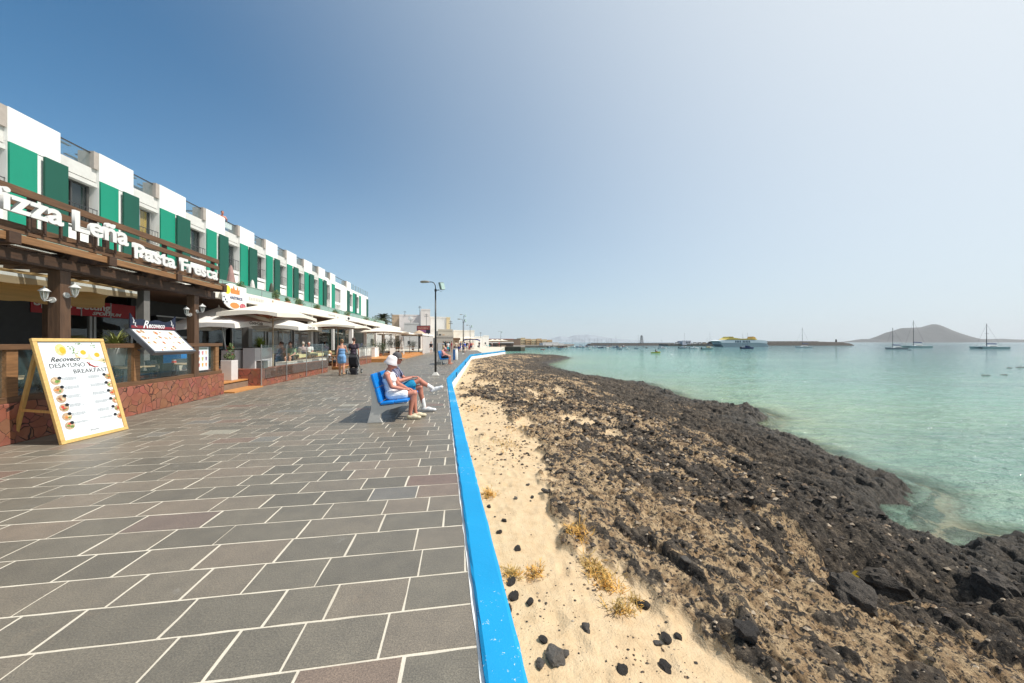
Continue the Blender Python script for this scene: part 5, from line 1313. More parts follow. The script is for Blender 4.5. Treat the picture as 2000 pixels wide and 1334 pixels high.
# ------------------------------------------------------------------ benches, lamps, bin, pram
M_conc=mat('pale_concrete',(0.56,0.54,0.50),0.8,var=0.06,dirt=0.15,bump=0.25)
M_bblue=mat('bench_blue_paint',(0.0,0.19,0.60),0.4,var=0.08,vscale=5,dirt=0.15,dscale=3)
def bench(loc,rz,label,L_=1.75):
    T=empty('park_bench',loc,rz,label,'bench','blue and concrete seafront benches')
    prof=[(-0.06,0),(0.24,0),(0.19,0.10),(0.20,0.17),(0.30,0.24),(0.50,0.29),(0.70,0.355),(0.72,0.385),(0.19,0.335),(0.15,0.40),(0.05,0.93),(-0.03,0.92),(0.03,0.45),(0.01,0.25)]
    for y in (0.0,L_-0.12):
        m=MB(); M=Matrix(((1,0,0,0),(0,0,-1,y+0.10),(0,1,0,0),(0,0,0,1))); m.prism(prof,0,0.10,M); m.build('end_support',M_conc,T,bevel=0.01)
    sb=(0.19,0.345); ang=math.atan2(0.05,0.53)
    m=MB()
    for k in range(2):
        a=0.005+k*0.27; c=(0.19+0.27*k+0.135,L_/2-0.01,0.375+0.028*k*1.0+0.014); m.box(c,(0.255,L_+0.04,0.045),0,Matrix.Rotation(-ang,4,'Y'))
    m.build('seat',M_bblue,T,bevel=0.012)
    m=MB()
    d=Vector((0.03-0.19,0,0.97-0.40)); n=d.normalized(); tilt=math.atan2(d.x,d.z)
    for k in range(2):
        f=0.25+0.5*k; c=(0.19+d.x*f,L_/2-0.01,0.40+d.z*f); m.box(c,(0.05,L_+0.04,d.length*0.485),0,Matrix.Rotation(tilt,4,'Y'))
    m.build('backrest',M_bblue,T,bevel=0.012)
    return T
BL1=Vector((-2.80,6.74,0)); BR1=R(6.5)
bench(BL1,BR1,'blue slatted bench on white concrete supports with the elderly couple sitting on it')
BL2=Vector((-5.22,24.0,0)); bench(BL2,R(6),'farther blue and concrete bench behind the tall lamp post')

M_blk=mat('black_lamp_paint',(0.018,0.020,0.022),0.4,var=0.15)
M_head=mat('lamp_head_grey',(0.20,0.18,0.14),0.5); M_flood=mat('floodlight_housing',(0.16,0.22,0.20),0.45,0.3); M_lens=mat('floodlight_glass',(0.35,0.48,0.44),0.15)
def lamp(x,y,label,h=4.25,rz=0.0):
    T=empty('street_lamp',(x,y,0),rz,label,'street lamp','black promenade lamp posts')
    m=MB(); m.prism([(-0.16,-0.16),(0.16,-0.16),(0.16,0.16),(-0.16,0.16)],0,0.02); b=0.14
    m.add([(-b,-b,0.021),(b,-b,0.021),(b,b,0.021),(-b,b,0.021),(-.06,-.06,0.16),(.06,-.06,0.16),(.06,.06,0.16),(-.06,.06,0.16)],[(0,3,2,1),(4,5,6,7),(0,1,5,4),(1,2,6,5),(2,3,7,6),(3,0,4,7)]); m.build('base',M_conc,T)
    m=MB(); m.cyl((0,0,0.16),(0,0,h-0.35),0.052,0.034,n=14); m.build('pole',M_blk,T,True)
    m=MB(); m.cyl((0,0,h-0.40),(0,0,h-0.28),0.052,n=12); m.cyl((0,0,h-0.34),(0.18,0,h-0.33),0.02,n=8); m.build('collar',M_blk,T)
    m=MB(); m.tube([(0,0,h-0.28),(-0.01,0,h-0.12),(-0.07,0,h),(-0.16,0,h+0.05),(-0.30,0,h+0.06)],0.022,8); m.build('arm',M_blk,T,True)
    m=MB(); pts=[(-0.28,0.03),(-0.36,0.06),(-0.50,0.075),(-0.62,0.07),(-0.72,0.045),(-0.74,0.02)]
    vs=[];n=10
    for (px,w) in pts:
        for k in range(n):
            a=2*math.pi*k/n; vs.append((px,w*1.3*math.cos(a),h+0.05+max(-0.35,math.sin(a))*w))
    m.add(vs,[(i*n+k,i*n+(k+1)%n,(i+1)*n+(k+1)%n,(i+1)*n+k) for i in range(len(pts)-1) for k in range(n)]+[tuple(range(n-1,-1,-1)),tuple(range((len(pts)-1)*n,len(pts)*n))]); hd=m.build('lamp_head',M_head,T,True)
    m=MB(); m.bx(-0.70,-0.46,-0.055,0.055,h+0.012,h+0.022); m.build('lamp_lens',M_lens,hd)
    m=MB(); c=(0.30,0.0,h-0.14); q=Matrix.Rotation(R(-14),4,'Y')@Matrix.Rotation(R(-28),4,'Z')
    m.box(c,(0.10,0.30,0.36),0,q); fl=m.build('floodlight',M_flood,T,bevel=0.02)
    m=MB(); m.box((c[0]+0.055,c[1]-0.012,c[2]-0.01),(0.012,0.25,0.31),0,q); m.build('floodlight_lens',M_lens,fl)
    m=MB(); m.tube([(0.20,0,h-0.33),(0.24,0,h-0.42),(0.30,0,h-0.41),(0.31,0,h-0.33)],0.006,5); m.build('cable',M_blk,T)
    return T
lamp(-3.66,16.35,'tall black street lamp with side floodlight standing behind the bench couple',4.42)
lamp(-6.45,45.0,'second black street lamp farther along by the pale blue bin',4.55)
lamp(-7.6,62,'third black street lamp in front of the blue arch canopy',4.6)
lamp(-3.2,98,'small distant street lamp beyond the wall corner',4.6)
lamp(-8.9,63,'thin distant lamp left of the second lamp, before the white houses',6.6)

def bin_(x,y):
    T=empty('litter_bin',(x,y,0),0,'round white and blue litter bin on the promenade by the wall','litter bin')
    m=MB(); m.lathe([(0.20,0),(0.215,0.03),(0.215,0.92),(0.20,0.95)],n=20); m.build('body',M_white,T,True)
    m=MB(); 
    n=8; vs=[]
    for k in range(n+1):
        a=R(140)+R(130)*k/n; vs += [(0.219*math.cos(a),0.219*math.sin(a),0.02),(0.219*math.cos(a),0.219*math.sin(a),0.93)]
    m.add(vs,[(2*k,2*k+2,2*k+3,2*k+1) for k in range(n)]); m.build('blue_stripe',M_bblue,T)
    m=MB(); m.lathe([(0.225,0.955),(0.225,0.99),(0.1,1.01)],n=20); m.build('rim',M_grey,T,True)
bin_(-5.05,30.5)
# ground details: the drain line across the paving
m=MB(); a=Vector((-9.5,15.9,0)); b=Vector((-2.99,16.9,0)); 
q=(b-a).to_track_quat('X','Z').to_matrix().to_4x4(); m.box((0,0,0.001),((b-a).length,0.05,0.006)); o=m.build('drain_channel',mat('rusty_drain',(0.09,0.075,0.065),0.7),None); o.data.transform(q); o.location=(a+b)/2
tag(o,'narrow dark drain channel crossing the paving by the lamp base','drain')

# ------------------------------------------------------------------ people
M_skin=mat('sunlit_skin',(0.50,0.25,0.165),0.5,var=0.07,vscale=9); M_skin2=mat('tanned_skin',(0.34,0.155,0.095),0.5,var=0.07,vscale=9); M_skinr=mat('reddened_skin',(0.48,0.19,0.13),0.5,var=0.10,vscale=8)
M_eye=mat('eye_dark',(0.02,0.015,0.012),0.3)
def capsule(bm,a,b,ra,rb,seg=10,flat=None):
    a=Vector(a); b=Vector(b)
    mb=MB(); d=b-a; L_=d.length
    if L_<1e-5: L_=1e-5; d=Vector((0,0,1e-5))
    prof=[]
    for k in range(5): t=math.pi/2*(k/4); prof.append((ra*math.sin(t)+1e-5,-ra*math.cos(t)))
    for k in range(5): t=math.pi/2*(k/4); prof.append((rb*math.cos(t)+1e-5,L_+rb*math.sin(t)))
    q=d.to_track_quat('Z','Y').to_matrix().to_4x4(); mb.lathe(prof,n=seg,M=Matrix.Translation(a)@q)
    n=len(bm.v); bm.v+=mb.v; bm.f+=[tuple(i+n for i in f) for f in mb.f]; bm.mi+=mb.mi
def ellipsoid(bm,c,r,rot=None,seg=12):
    prof=[]
    for k in range(9): t=math.pi*k/8; prof.append((math.sin(t)+1e-4,-math.cos(t)))
    M=Matrix.Translation(c)@(rot.to_4x4() if rot is not None else Matrix.Identity(4))@Matrix.Diagonal((r[0],r[1],r[2],1))
    bm.lathe(prof,n=seg,M=M)
def fused(name,mb,mt,parent,voxel,smooth=4):
    """overlapping closed shapes fused into one continuous surface"""
    me=bpy.data.meshes.new(name); me.from_pydata(mb.v,[],mb.f); o=bpy.data.objects.new(name,me); COL.objects.link(o)
    r=o.modifiers.new('r','REMESH'); r.mode='VOXEL'; r.voxel_size=voxel; r.use_smooth_shade=True
    s=o.modifiers.new('s','SMOOTH'); s.iterations=smooth; s.factor=0.5
    dg=bpy.context.evaluated_depsgraph_get(); dg.update(); m2=bpy.data.meshes.new_from_object(o.evaluated_get(dg)); bpy.data.objects.remove(o); bpy.data.meshes.remove(me)
    m2.name=name; m2.materials.clear(); m2.materials.append(mt); o=bpy.data.objects.new(name,m2); COL.objects.link(o)
    if parent is not None: o.parent=parent
    return o
def spine_rot(up,fwd):
    z=Vector(up).normalized(); x=(Vector(fwd)-z*Vector(fwd).dot(z)).normalized(); y=z.cross(x); return Matrix((x,y,z)).transposed()
def person(loc,rz,J,label,skin=M_skin,female=False,voxel=0.016,clothes=(),hair=None,hat=None,fingers=False,group=None,bulk=1.0,shoes=None,face=False,belly=0.0):
    """J: joint positions in metres, x forward, y left, z up: pel, chest, neck, head, look, hipL/R, kneL/R, ankL/R, toeL/R, shoL/R, elbL/R, wriL/R, hanL/R"""
    T=empty('person',loc,rz,label,'person',group); V={k:Vector(v) for k,v in J.items() if not k.startswith('flat')}
    b=MB(); k=bulk; fwd=V.get('fwd',Vector((1,0,0)))
    up=V['chest']-V['pel']; Rm=spine_rot(up,fwd)
    hw=0.165 if female else 0.155; cw=0.145 if female else 0.175
    ellipsoid(b,V['pel'],(0.12*k,hw*k,0.13),Rm); mid=V['pel'].lerp(V['chest'],0.5); ellipsoid(b,mid+Rm@Vector((0.02*belly,0,-0.02)),(0.105*k*(1+belly*0.4),(0.125 if female else 0.145)*k,0.15),Rm)
    ellipsoid(b,V['chest'],(0.115*k,cw*k,0.16),Rm)
    if female:
        for s in (-1,1): ellipsoid(b,V['chest']+Rm@Vector((0.065*k,s*0.06,-0.035)),(0.06,0.065,0.065),Rm)
    capsule(b,V['chest']+Rm@Vector((0,0,0.08)),V['neck'],0.09*k,0.055); hd=V['head']; capsule(b,V['neck'],hd-Vector((0,0,0.06)),0.052,0.055)
    look=V.get('look',fwd).normalized(); hr=spine_rot(V.get('hup',Vector((0,0,1))),look)
    ellipsoid(b,hd+hr@Vector((-0.005,0,0.02)),(0.094,0.076,0.105),hr); ellipsoid(b,hd+hr@Vector((0.028,0,-0.055)),(0.058,0.052,0.062),hr); ellipsoid(b,hd+hr@Vector((0.058,0,-0.085)),(0.026,0.028,0.026),hr)
    ellipsoid(b,hd+hr@Vector((0.098,0,-0.018)),(0.022,0.013,0.024),hr); ellipsoid(b,hd+hr@Vector((0.082,0,-0.062)),(0.016,0.026,0.010),hr)
    for s in (-1,1): ellipsoid(b,hd+hr@Vector((-0.005,s*0.078,-0.01)),(0.018,0.010,0.030),hr)
    for S in 'LR':
        sh=V['sho'+S]; el=V['elb'+S]; wr=V['wri'+S]; ha=V['han'+S]
        capsule(b,V['chest']+Rm@Vector((0,0,0.09)),sh,0.07*k,0.056*k); capsule(b,sh,el,0.053*k,0.040*k); capsule(b,el,el.lerp(wr,0.3),0.041*k,0.042*k); capsule(b,el.lerp(wr,0.3),wr,0.042*k,0.026)
        d=(ha-wr); d=d.normalized() if d.length>1e-4 else Vector((0,0,-1)); nrm=V.get('palm'+S,Vector((0,0,-1))); side=d.cross(nrm).normalized(); nrm=side.cross(d).normalized()
        hrm=Matrix((d,side,-nrm)).transposed()
        ellipsoid(b,wr+d*0.045,(0.052,0.040,0.017),hrm)
        if fingers:
            for f,(off,ln) in enumerate(((-0.030,0.066),(-0.010,0.078),(0.010,0.073),(0.029,0.056))):
                p0=wr+d*0.080+side*off; p1=p0+d*ln*0.5+nrm*0.006; p2=p1+(d*0.6+nrm*0.8).normalized()*ln*0.42
                capsule(b,p0-d*0.01,p1,0.0095,0.0088,8); capsule(b,p1,p2,0.0088,0.0075,8)
            ts=-1 if S=='L' else 1; p0=wr+d*0.03+side*0.032*ts; p1=p0+(d*0.6+side*0.7*ts).normalized()*0.04; capsule(b,p0,p1,0.012,0.010,8); capsule(b,p1,p1+(d+nrm*0.4).normalized()*0.03,0.010,0.008,8)
        else:
            ellipsoid(b,wr+d*0.11,(0.045,0.036,0.014),hrm); ts=-1 if S=='L' else 1; capsule(b,wr+d*0.04+side*0.03*ts,wr+d*0.085+side*0.05*ts,0.012,0.010,6)
        hp=V['hip'+S]; kn=V['kne'+S]; an=V['ank'+S]; to=V['toe'+S]
        capsule(b,hp,kn,0.088*k,0.056*k,12); capsule(b,kn,kn,0.058*k,0.058*k); cf=kn.lerp(an,0.3); back=-(fwd)*0.018; capsule(b,kn,cf+back,0.052*k,0.056*k,12); capsule(b,cf+back,an,0.056*k,0.036,12)
        capsule(b,an,an.lerp(to,0.25)+Vector((0,0,-0.03)),0.037,0.034); ft=(to-an); fd=Vector((ft.x,ft.y,ft.z)).normalized()
        heel=an-fd*0.02+Vector((0,0,-0.045)) if J.get('flat'+S,True) else an+V['sole'+S]*0.045-fd*0.03
        capsule(b,heel,to,0.034,0.026)
    fused('body',b,skin,T,voxel,3 if fingers else 2)
    for c in clothes:
        m=MB(); kind=c[0]; mt=c[1]; e=0.014
        if kind in('top','tee','vest'):
            ellipsoid(m,V['pel']+Rm@Vector((0,0,0.03)),(0.12*k+e,hw*k+e,0.12),Rm); ellipsoid(m,mid+Rm@Vector((0.02*belly,0,-0.02)),(0.105*k*(1+belly*0.4)+e,(0.13 if female else 0.15)*k+e,0.16),Rm); ellipsoid(m,V['chest']-Rm@Vector((0,0,0.005 if kind!='vest' else 0.03)),(0.115*k+e,cw*k+e*0.8,0.165 if kind!='vest' else 0.13),Rm)
            if female:
                for s in (-1,1): ellipsoid(m,V['chest']+Rm@Vector((0.065*k,s*0.06,-0.035)),(0.06+e,0.065+e*0.5,0.065+e*0.5),Rm)
            if kind=='tee':
                capsule(m,V['chest']+Rm@Vector((0,0,0.085)),V['chest']+Rm@Vector((0,0,0.14)),0.085*k+e,0.06+e)
                for S in 'LR':
                    sh=V['sho'+S]; el=V['elb'+S]; capsule(m,V['chest']+Rm@Vector((0,0,0.075)),sh,0.07*k+e,0.050*k+e); capsule(m,sh,sh.lerp(el,0.55),0.050*k+e,0.050*k+e)
        if kind in('shorts','dress','trousers','skirt'):
            f={'shorts':0.62,'dress':0.55,'trousers':0.97,'skirt':0.45}[kind]
            ellipsoid(m,V['pel'],(0.12*k+e,hw*k+e,0.13+e),Rm)
            for S in 'LR':
                hp=V['hip'+S]; kn=V['kne'+S]; an=V['ank'+S]; x=0.014 if kind!='trousers' else 0
                if f<0.9: capsule(m,hp,hp.lerp(kn,f),0.09*k+e,0.078*k+e+x,12)
                else: capsule(m,hp,kn,0.09*k+e,0.062*k+e,12); capsule(m,kn,kn.lerp(an,0.9),0.062*k+e,0.055+e,12)
            if kind in('dress','skirt'):
                a=V['hipL'].lerp(V['hipR'],0.5); q=V['hipL'].lerp(V['kneL'],f*0.95).lerp(V['hipR'].lerp(V['kneR'],f*0.95),0.5); capsule(m,a,q,0.10*k+e,0.095*k+e,12)
            if kind=='dress':
                ellipsoid(m,mid,(0.105*k+e,0.135*k+e,0.17),Rm); ellipsoid(m,V['chest']-Rm@Vector((0,0,0.035)),(0.115*k+e,cw*k+e,0.12),Rm)
                for s in (-1,1): ellipsoid(m,V['chest']+Rm@Vector((0.065*k,s*0.06,-0.035)),(0.06+e,0.065+e*0.5,0.065+e*0.5),Rm)
        if kind=='dress' and fingers:
            for s in (-1,1): capsule(m,V['chest']+Rm@Vector((0.105*k,s*0.075,0.06)),V['chest']+Rm@Vector((0.03,s*0.10,0.165)),0.016,0.016,8); capsule(m,V['chest']+Rm@Vector((0.03,s*0.10,0.165)),V['chest']+Rm@Vector((-0.10*k,s*0.08,0.08)),0.016,0.016,8)
            ellipsoid(m,V['chest']+Rm@Vector((0.012,0,0.03)),(0.115*k+e,0.130*k,0.11),Rm)
        if kind=='socks':
            for S in 'LR':
                m=MB(); kn=V['kne'+S]; an=V['ank'+S]; capsule(m,kn.lerp(an,0.62),an,0.050,0.046,10); fused('sock',m,mt,T,voxel,3)
            continue
        fused(c[2] if len(c)>2 else {'top':'shirt','tee':'shirt','vest':'vest'}.get(kind,kind),m,mt,T,voxel,3)
    if shoes:
        for S in 'LR':
            m=MB(); an=V['ank'+S]; to=V['toe'+S]; fd=(to-an).normalized(); 
            heel=an-fd*0.02+Vector((0,0,-0.05)) if J.get('flat'+S,True) else an+V['sole'+S]*0.05-fd*0.03
            if shoes[1]!='flat': capsule(m,an+(heel-an)*0.3,heel,0.05,0.042)
            capsule(m,heel,to,0.050,0.040); ellipsoid(m,heel.lerp(to,0.45)+(an-heel)*0.25,(0.08,0.046,0.045),spine_rot(Vector((0,0,1)) if J.get('flat'+S,True) else -V['sole'+S],fd)); ellipsoid(m,to-fd*0.01,(0.060,0.048,0.038),spine_rot(Vector((0,0,1)) if J.get('flat'+S,True) else -V['sole'+S],fd))
            fused('shoe',m,shoes[0],T,min(voxel,0.012),2)
    if hair:
        m=MB(); ellipsoid(m,hd+hr@Vector((-0.022,0,0.040)),(0.098,0.088,0.102),hr); 
        if hair[1]>0: ellipsoid(m,hd+hr@Vector((-0.06,0,-0.02-hair[1]*0.3)),(0.055,0.078,0.06+hair[1]*0.6),hr)
        if hair[1]<0: ellipsoid(m,hd+hr@Vector((-0.09,0,0.08)),(0.045,0.045,0.045),hr)
        fused('hair',m,hair[0],T,voxel,2)
    if face:
        for s in (-1,1):
            m=MB(); ellipsoid(m,hd+hr@Vector((0.083,s*0.032,0.004)),(0.008,0.013,0.008),hr,8); m.build('eye',M_eye,T,True)
        m=MB(); ellipsoid(m,hd+hr@Vector((0.092,0,-0.060)),(0.008,0.024,0.005),hr,8); m.build('lips',mat('lip_tone',(0.42,0.13,0.10),0.5),T,True)
    if hat:
        kind,mt,mt2=hat
        m=MB(); n=20
        if kind=='bucket':
            prof=[(0.118,-0.045),(0.150,-0.050),(0.152,-0.045),(0.112,0.005),(0.105,0.06),(0.090,0.115),(0.05,0.135),(0.005,0.138)]
            prof=[(0.142,-0.045),(0.145,-0.040),(0.112,0.015),(0.104,0.07),(0.090,0.112),(0.052,0.132),(0.005,0.136)]
            tilt=Matrix.Rotation(R(12),3,'Y'); m.lathe(prof,n=n,M=Matrix.Translation(hd+hr@Vector((-0.01,0,0.035)))@(hr@tilt).to_4x4()); o=m.build('hat',mt,T,True)
        else:
            prof=[(0.103,0.0),(0.107,0.02),(0.104,0.06),(0.085,0.105),(0.045,0.128),(0.004,0.132)]
            m.lathe(prof,n=n,M=Matrix.Translation(hd+hr@Vector((-0.008,0,0.028)))@hr.to_4x4()); o=m.build('cap',mt,T,True)
            m=MB(); vs=[];k_=10
            for i in range(k_+1):
                a=R(-62)+R(124)*i/k_; 
                for (r_,z) in ((0.100,0.035),(0.100+0.085*math.cos(a*0.95),0.022-0.012*(1-math.cos(a)))): vs.append((r_*math.cos(a),r_*math.sin(a),z))
            up=[(2*i,2*i+1,2*i+3,2*i+2) for i in range(k_)]; vs2=[(x,y,z-0.006) for x,y,z in vs]; M_=Matrix.Translation(hd+hr@Vector((-0.002,0,0.0)))@hr.to_4x4(); m.add(vs,up,M_); m.add(vs2,[f[::-1] for f in up],M_); m.build('peak',mt2,o)
    return T
# --- the elderly couple
Mw=mat('white_cotton',(0.78,0.77,0.76),0.85,var=0.05,vscale=20,bump=0.9,bscale=14); Mnavy=None
def stripes():
    m=bpy.data.materials.new('navy_striped_shirt'); m.use_nodes=True; nt=m.node_tree; N=nt.nodes; L=nt.links; p=N['Principled BSDF']
    tc=N.new('ShaderNodeTexCoord'); w=N.new('ShaderNodeTexWave'); w.bands_direction='Y'; w.inputs['Scale'].default_value=7.5; w.inputs['Distortion'].default_value=0.4; L.new(tc.outputs['Object'],w.inputs[0])
    r=N.new('ShaderNodeValToRGB'); r.color_ramp.elements[0].position=0.72; r.color_ramp.elements[0].color=(0.028,0.03,0.075,1); r.color_ramp.elements[1].position=0.85; r.color_ramp.elements[1].color=(0.36,0.37,0.48,1); L.new(w.outputs['Fac'],r.inputs[0]); L.new(r.outputs[0],p.inputs['Base Color']); p.inputs['Roughness'].default_value=0.85
    return m
lady=dict(pel=(0.33,0,0.52),chest=(0.27,0,0.84),neck=(0.27,0,1.02),head=(0.325,0,1.15),look=(1,-0.06,-0.22),fwd=(1,0,0),hup=(0.12,0,1),
 hipL=(0.35,0.085,0.50),hipR=(0.35,-0.085,0.50),kneL=(0.78,0.10,0.52),kneR=(0.80,-0.075,0.53),ankL=(0.80,0.09,0.10),ankR=(0.72,-0.10,0.10),toeL=(0.98,0.11,0.035),toeR=(0.90,-0.11,0.035),
 shoL=(0.27,0.175,0.93),shoR=(0.27,-0.175,0.93),elbL=(0.42,0.20,0.70),elbR=(0.38,-0.21,0.69),wriL=(0.62,0.09,0.62),wriR=(0.60,-0.10,0.625),hanL=(0.75,0.06,0.60),hanR=(0.73,-0.06,0.605))
def seat_on(bl,rot,y): 
    v=Matrix.Rotation(rot,3,'Z')@Vector((0,y,0)); return bl+v
person(seat_on(BL1,BR1,0.36),BR1,lady,'elderly woman in white dress and white sun hat at the near end of the bench',M_skinr,True,0.009,[('dress',Mw)],hair=(mat('grey_hair',(0.42,0.38,0.33),0.8),0.0),hat=('bucket',mat('pale_pink_white_hat',(0.76,0.70,0.70),0.85,var=0.06,vscale=14),None),fingers=True,bulk=1.05,shoes=(mat('cream_slip_on',(0.60,0.52,0.36),0.6),'flat'),face=True)
man=dict(pel=(0.33,0,0.52),chest=(0.24,0,0.88),neck=(0.25,0,1.08),head=(0.31,0,1.215),look=(1,-0.03,-0.12),fwd=(1,0,0),hup=(0.08,0,1),
 hipL=(0.36,0.09,0.50),hipR=(0.36,-0.09,0.51),kneL=(0.82,0.02,0.56),kneR=(0.80,0.0,0.73),ankL=(0.90,0.04,0.11),ankR=(1.08,0.12,0.52),toeL=(1.13,0.03,0.04),toeR=(1.28,0.13,0.545),soleR=(0.25,0.0,-0.97),flatR=False,
 shoL=(0.24,0.20,0.98),shoR=(0.24,-0.20,0.98),elbL=(0.42,0.24,0.74),elbR=(0.40,-0.25,0.74),wriL=(0.66,0.05,0.80),wriR=(0.64,-0.07,0.80),hanL=(0.80,0.0,0.815),hanR=(0.79,-0.02,0.83))
Mteal=mat('turquoise_shorts',(0.0,0.22,0.42),0.8,var=0.15,vscale=12,bump=0.8,bscale=14)
person(seat_on(BL1,BR1,0.98),BR1,man,'elderly man in striped navy shirt and blue shorts with crossed legs on the bench',M_skinr,False,0.009,[('tee',stripes(),'shirt'),('shorts',Mteal),('socks',Mw)],hair=(mat('grey_hair',(0.42,0.38,0.33),0.8),0.0),hat=('cap',mat('grey_cap_cloth',(0.075,0.07,0.075),0.85,var=0.3,vscale=12),mat('pale_cap_peak',(0.20,0.17,0.15),0.8)),fingers=True,bulk=1.05,shoes=(mat('white_trainer',(0.66,0.67,0.68),0.5,var=0.15,vscale=40),'t'),face=True,belly=0.5)
# --- standing pose generator
def stand(h=1.7,stride=0.0,arms='down',lean=0.0,female=False,look=(1,0,0),bend=0.0):
    k=h/1.7; w=0.09; J={}
    pel=Vector((0,0,0.93)); up=Vector((math.sin(lean),0,math.cos(lean)))
    ch=pel+up*0.35; nk=pel+up*0.56; hd=nk+Vector((0.02+0.1*math.sin(lean),0,0.135))
    J.update(pel=pel,chest=ch,neck=nk,head=hd,look=Vector(look),fwd=Vector((1,0,0)))
    for S,s in (('L',1),('R',-1)):
        st=stride*s
        hp=pel+Vector((0,s*w,-0.04)); kn=Vector((st*0.5+0.03*(1 if st else 0),s*w*1.05,0.50)); an=Vector((st,s*w*1.1,0.09+(0.05 if st<0 else 0))); to=an+Vector((0.17,s*0.03,-0.05))
        J.update({'hip'+S:hp,'kne'+S:kn,'ank'+S:an,'toe'+S:to})
        sh=ch+up*0.12+Vector((0,s*(0.145 if female else 0.18),0)); J['sho'+S]=sh
        a=arms if isinstance(arms,str) else arms[0 if S=='L' else 1]
        if a=='down': el=sh+Vector((-0.02-st*0.3,s*0.05,-0.28)); wr=el+Vector((0.06-st*0.3,s*0.01,-0.25)); ha=wr+Vector((0.02,0,-0.1))
        elif a=='push': el=sh+Vector((0.10,s*0.06,-0.25)); wr=el+Vector((0.22,-s*0.03,-0.04)); ha=wr+Vector((0.1,0,-0.01))
        elif a=='up': el=sh+Vector((0.15,s*0.10,-0.20)); wr=el+Vector((0.12,-s*0.08,0.20)); ha=wr+Vector((0.0,-s*0.05,0.09))
        elif a=='rail': el=sh+Vector((0.12,s*0.04,-0.24)); wr=el+Vector((0.20,-s*0.08,0.02)); ha=wr+Vector((0.1,-s*0.04,0))
        elif a=='hip': el=sh+Vector((-0.05,s*0.22,-0.22)); wr=el+Vector((0.08,-s*0.18,-0.14)); ha=wr+Vector((0.05,-s*0.06,-0.03))
        J.update({'elb'+S:el,'wri'+S:wr,'han'+S:ha,'palm'+S:Vector((0,-s,0)) if a=='down' else Vector((0,0,-1))})
    for q in J:
        if q not in('look','fwd') and not q.startswith('palm'): J[q]=Vector(J[q])*k
    return J
def sit(h=1.7,z=0.45,arms='table',look=(1,0,-0.1)):
    J=dict(lady); k=h/1.66; out={}
    for q,v in J.items():
        v=Vector(v)
        if q in('look','fwd','hup'): out[q]=v; continue
        out[q]=(v-Vector((0.33,0,0)))*k; out[q].z+=z-0.40
    out['look']=Vector(look)
    for S in 'LR':
        for q in('ank','toe'): out[q+S].z=max(out[q+S].z-(z-0.40),0.03 if q=='toe' else 0.09)
    return out
Mden=mat('light_denim',(0.16,0.32,0.56),0.85,var=0.22,vscale=10,bump=0.8,bscale=14); Mblackc=mat('black_cloth',(0.014,0.014,0.018),0.85,var=0.4,vscale=14)
Mfair=mat('dark_blonde_hair',(0.22,0.13,0.06),0.7,var=0.3,vscale=30); Mbrown=mat('brown_hair',(0.06,0.03,0.02),0.7,var=0.3,vscale=30)
person((-8.13,16.3,0),R(106),stand(1.68,0.10,('down','push'),0.04,True,look=(0.8,0.3,-0.3)),'woman with bun in short strapless blue denim dress walking away',M_skin,True,0.014,[('dress',Mden)],hair=(Mfair,-1),shoes=(mat('tan_sandal',(0.35,0.22,0.12),0.7),'flat'),bulk=1.02)
person((-8.12,17.5,0),R(96),stand(1.78,-0.08,('push','down'),0.05,False,look=(0.9,0.1,-0.2)),'man in dark patterned shirt and black trousers pushing the pram',M_skin,False,0.014,[('tee',mat('dark_flowered_shirt',(0.045,0.03,0.045),0.85,var=0.9,vscale=16),'shirt'),('trousers',Mblackc)],hair=(Mbrown,0),shoes=(Mblackc,'t'),bulk=1.03)
def pram():
    T=empty('pram',(-7.93,17.15,0),R(98),'black pushchair with white-rimmed wheels in front of the couple','pram')
    m=MB(); m.tube([(-0.35,0.22,0.98),(-0.33,0.0,1.0),(-0.35,-0.22,0.98)],0.016,8); m.build('handle',Mblackc,T)
    for s in (-1,1):
        m=MB(); m.tube([(-0.35,s*0.22,0.98),(0.0,s*0.24,0.55),(0.38,s*0.22,0.14)],0.012,6); m.tube([(0.05,s*0.24,0.5),(-0.28,s*0.24,0.13)],0.012,6); m.build('frame_tube',M_legw,T)
    m=MB(); vs=[]; prof=[(-0.22,0.50),(-0.26,0.85),(-0.10,0.98),(0.12,0.95),(0.22,0.80),(0.16,0.60),(0.34,0.46),(0.36,0.30),(-0.10,0.34)]
    m.prism([(p[0],p[1]) for p in prof[::-1]],-0.19,0.19,Matrix.Rotation(R(90),4,'X')); m.build('hood_and_seat',Mblackc,T,bevel=0.03)
    m=MB(); m.bx(-0.22,0.22,-0.17,0.17,0.18,0.28); m.build('basket',Mblackc,T,bevel=0.02)
    for (x,s) in ((-0.28,-1),(-0.28,1),(0.38,-1),(0.38,1)):
        m=MB(); m.cyl((x,s*0.25-0.02,0.11),(x,s*0.25+0.02,0.11),0.11,n=18); w=m.build('wheel',mat('black_rubber',(0.02,0.02,0.02),0.8),T)
        m=MB(); m.cyl((x,s*0.25-0.022,0.11),(x,s*0.25+0.022,0.11),0.07,n=14); m.build('rim',M_legw,w)
pram()
small('dark_bag',(-7.75,16.75,0),'small black bag hanging low by the pram wheel','bag',[('bag_body',lambda m:m.bx(-0.13,0.13,-0.08,0.08,0.0,0.24),Mblackc),('bag_handle',lambda m:m.tube([(-0.08,0,0.24),(0,0,0.34),(0.08,0,0.24)],0.01,5),Mblackc)])
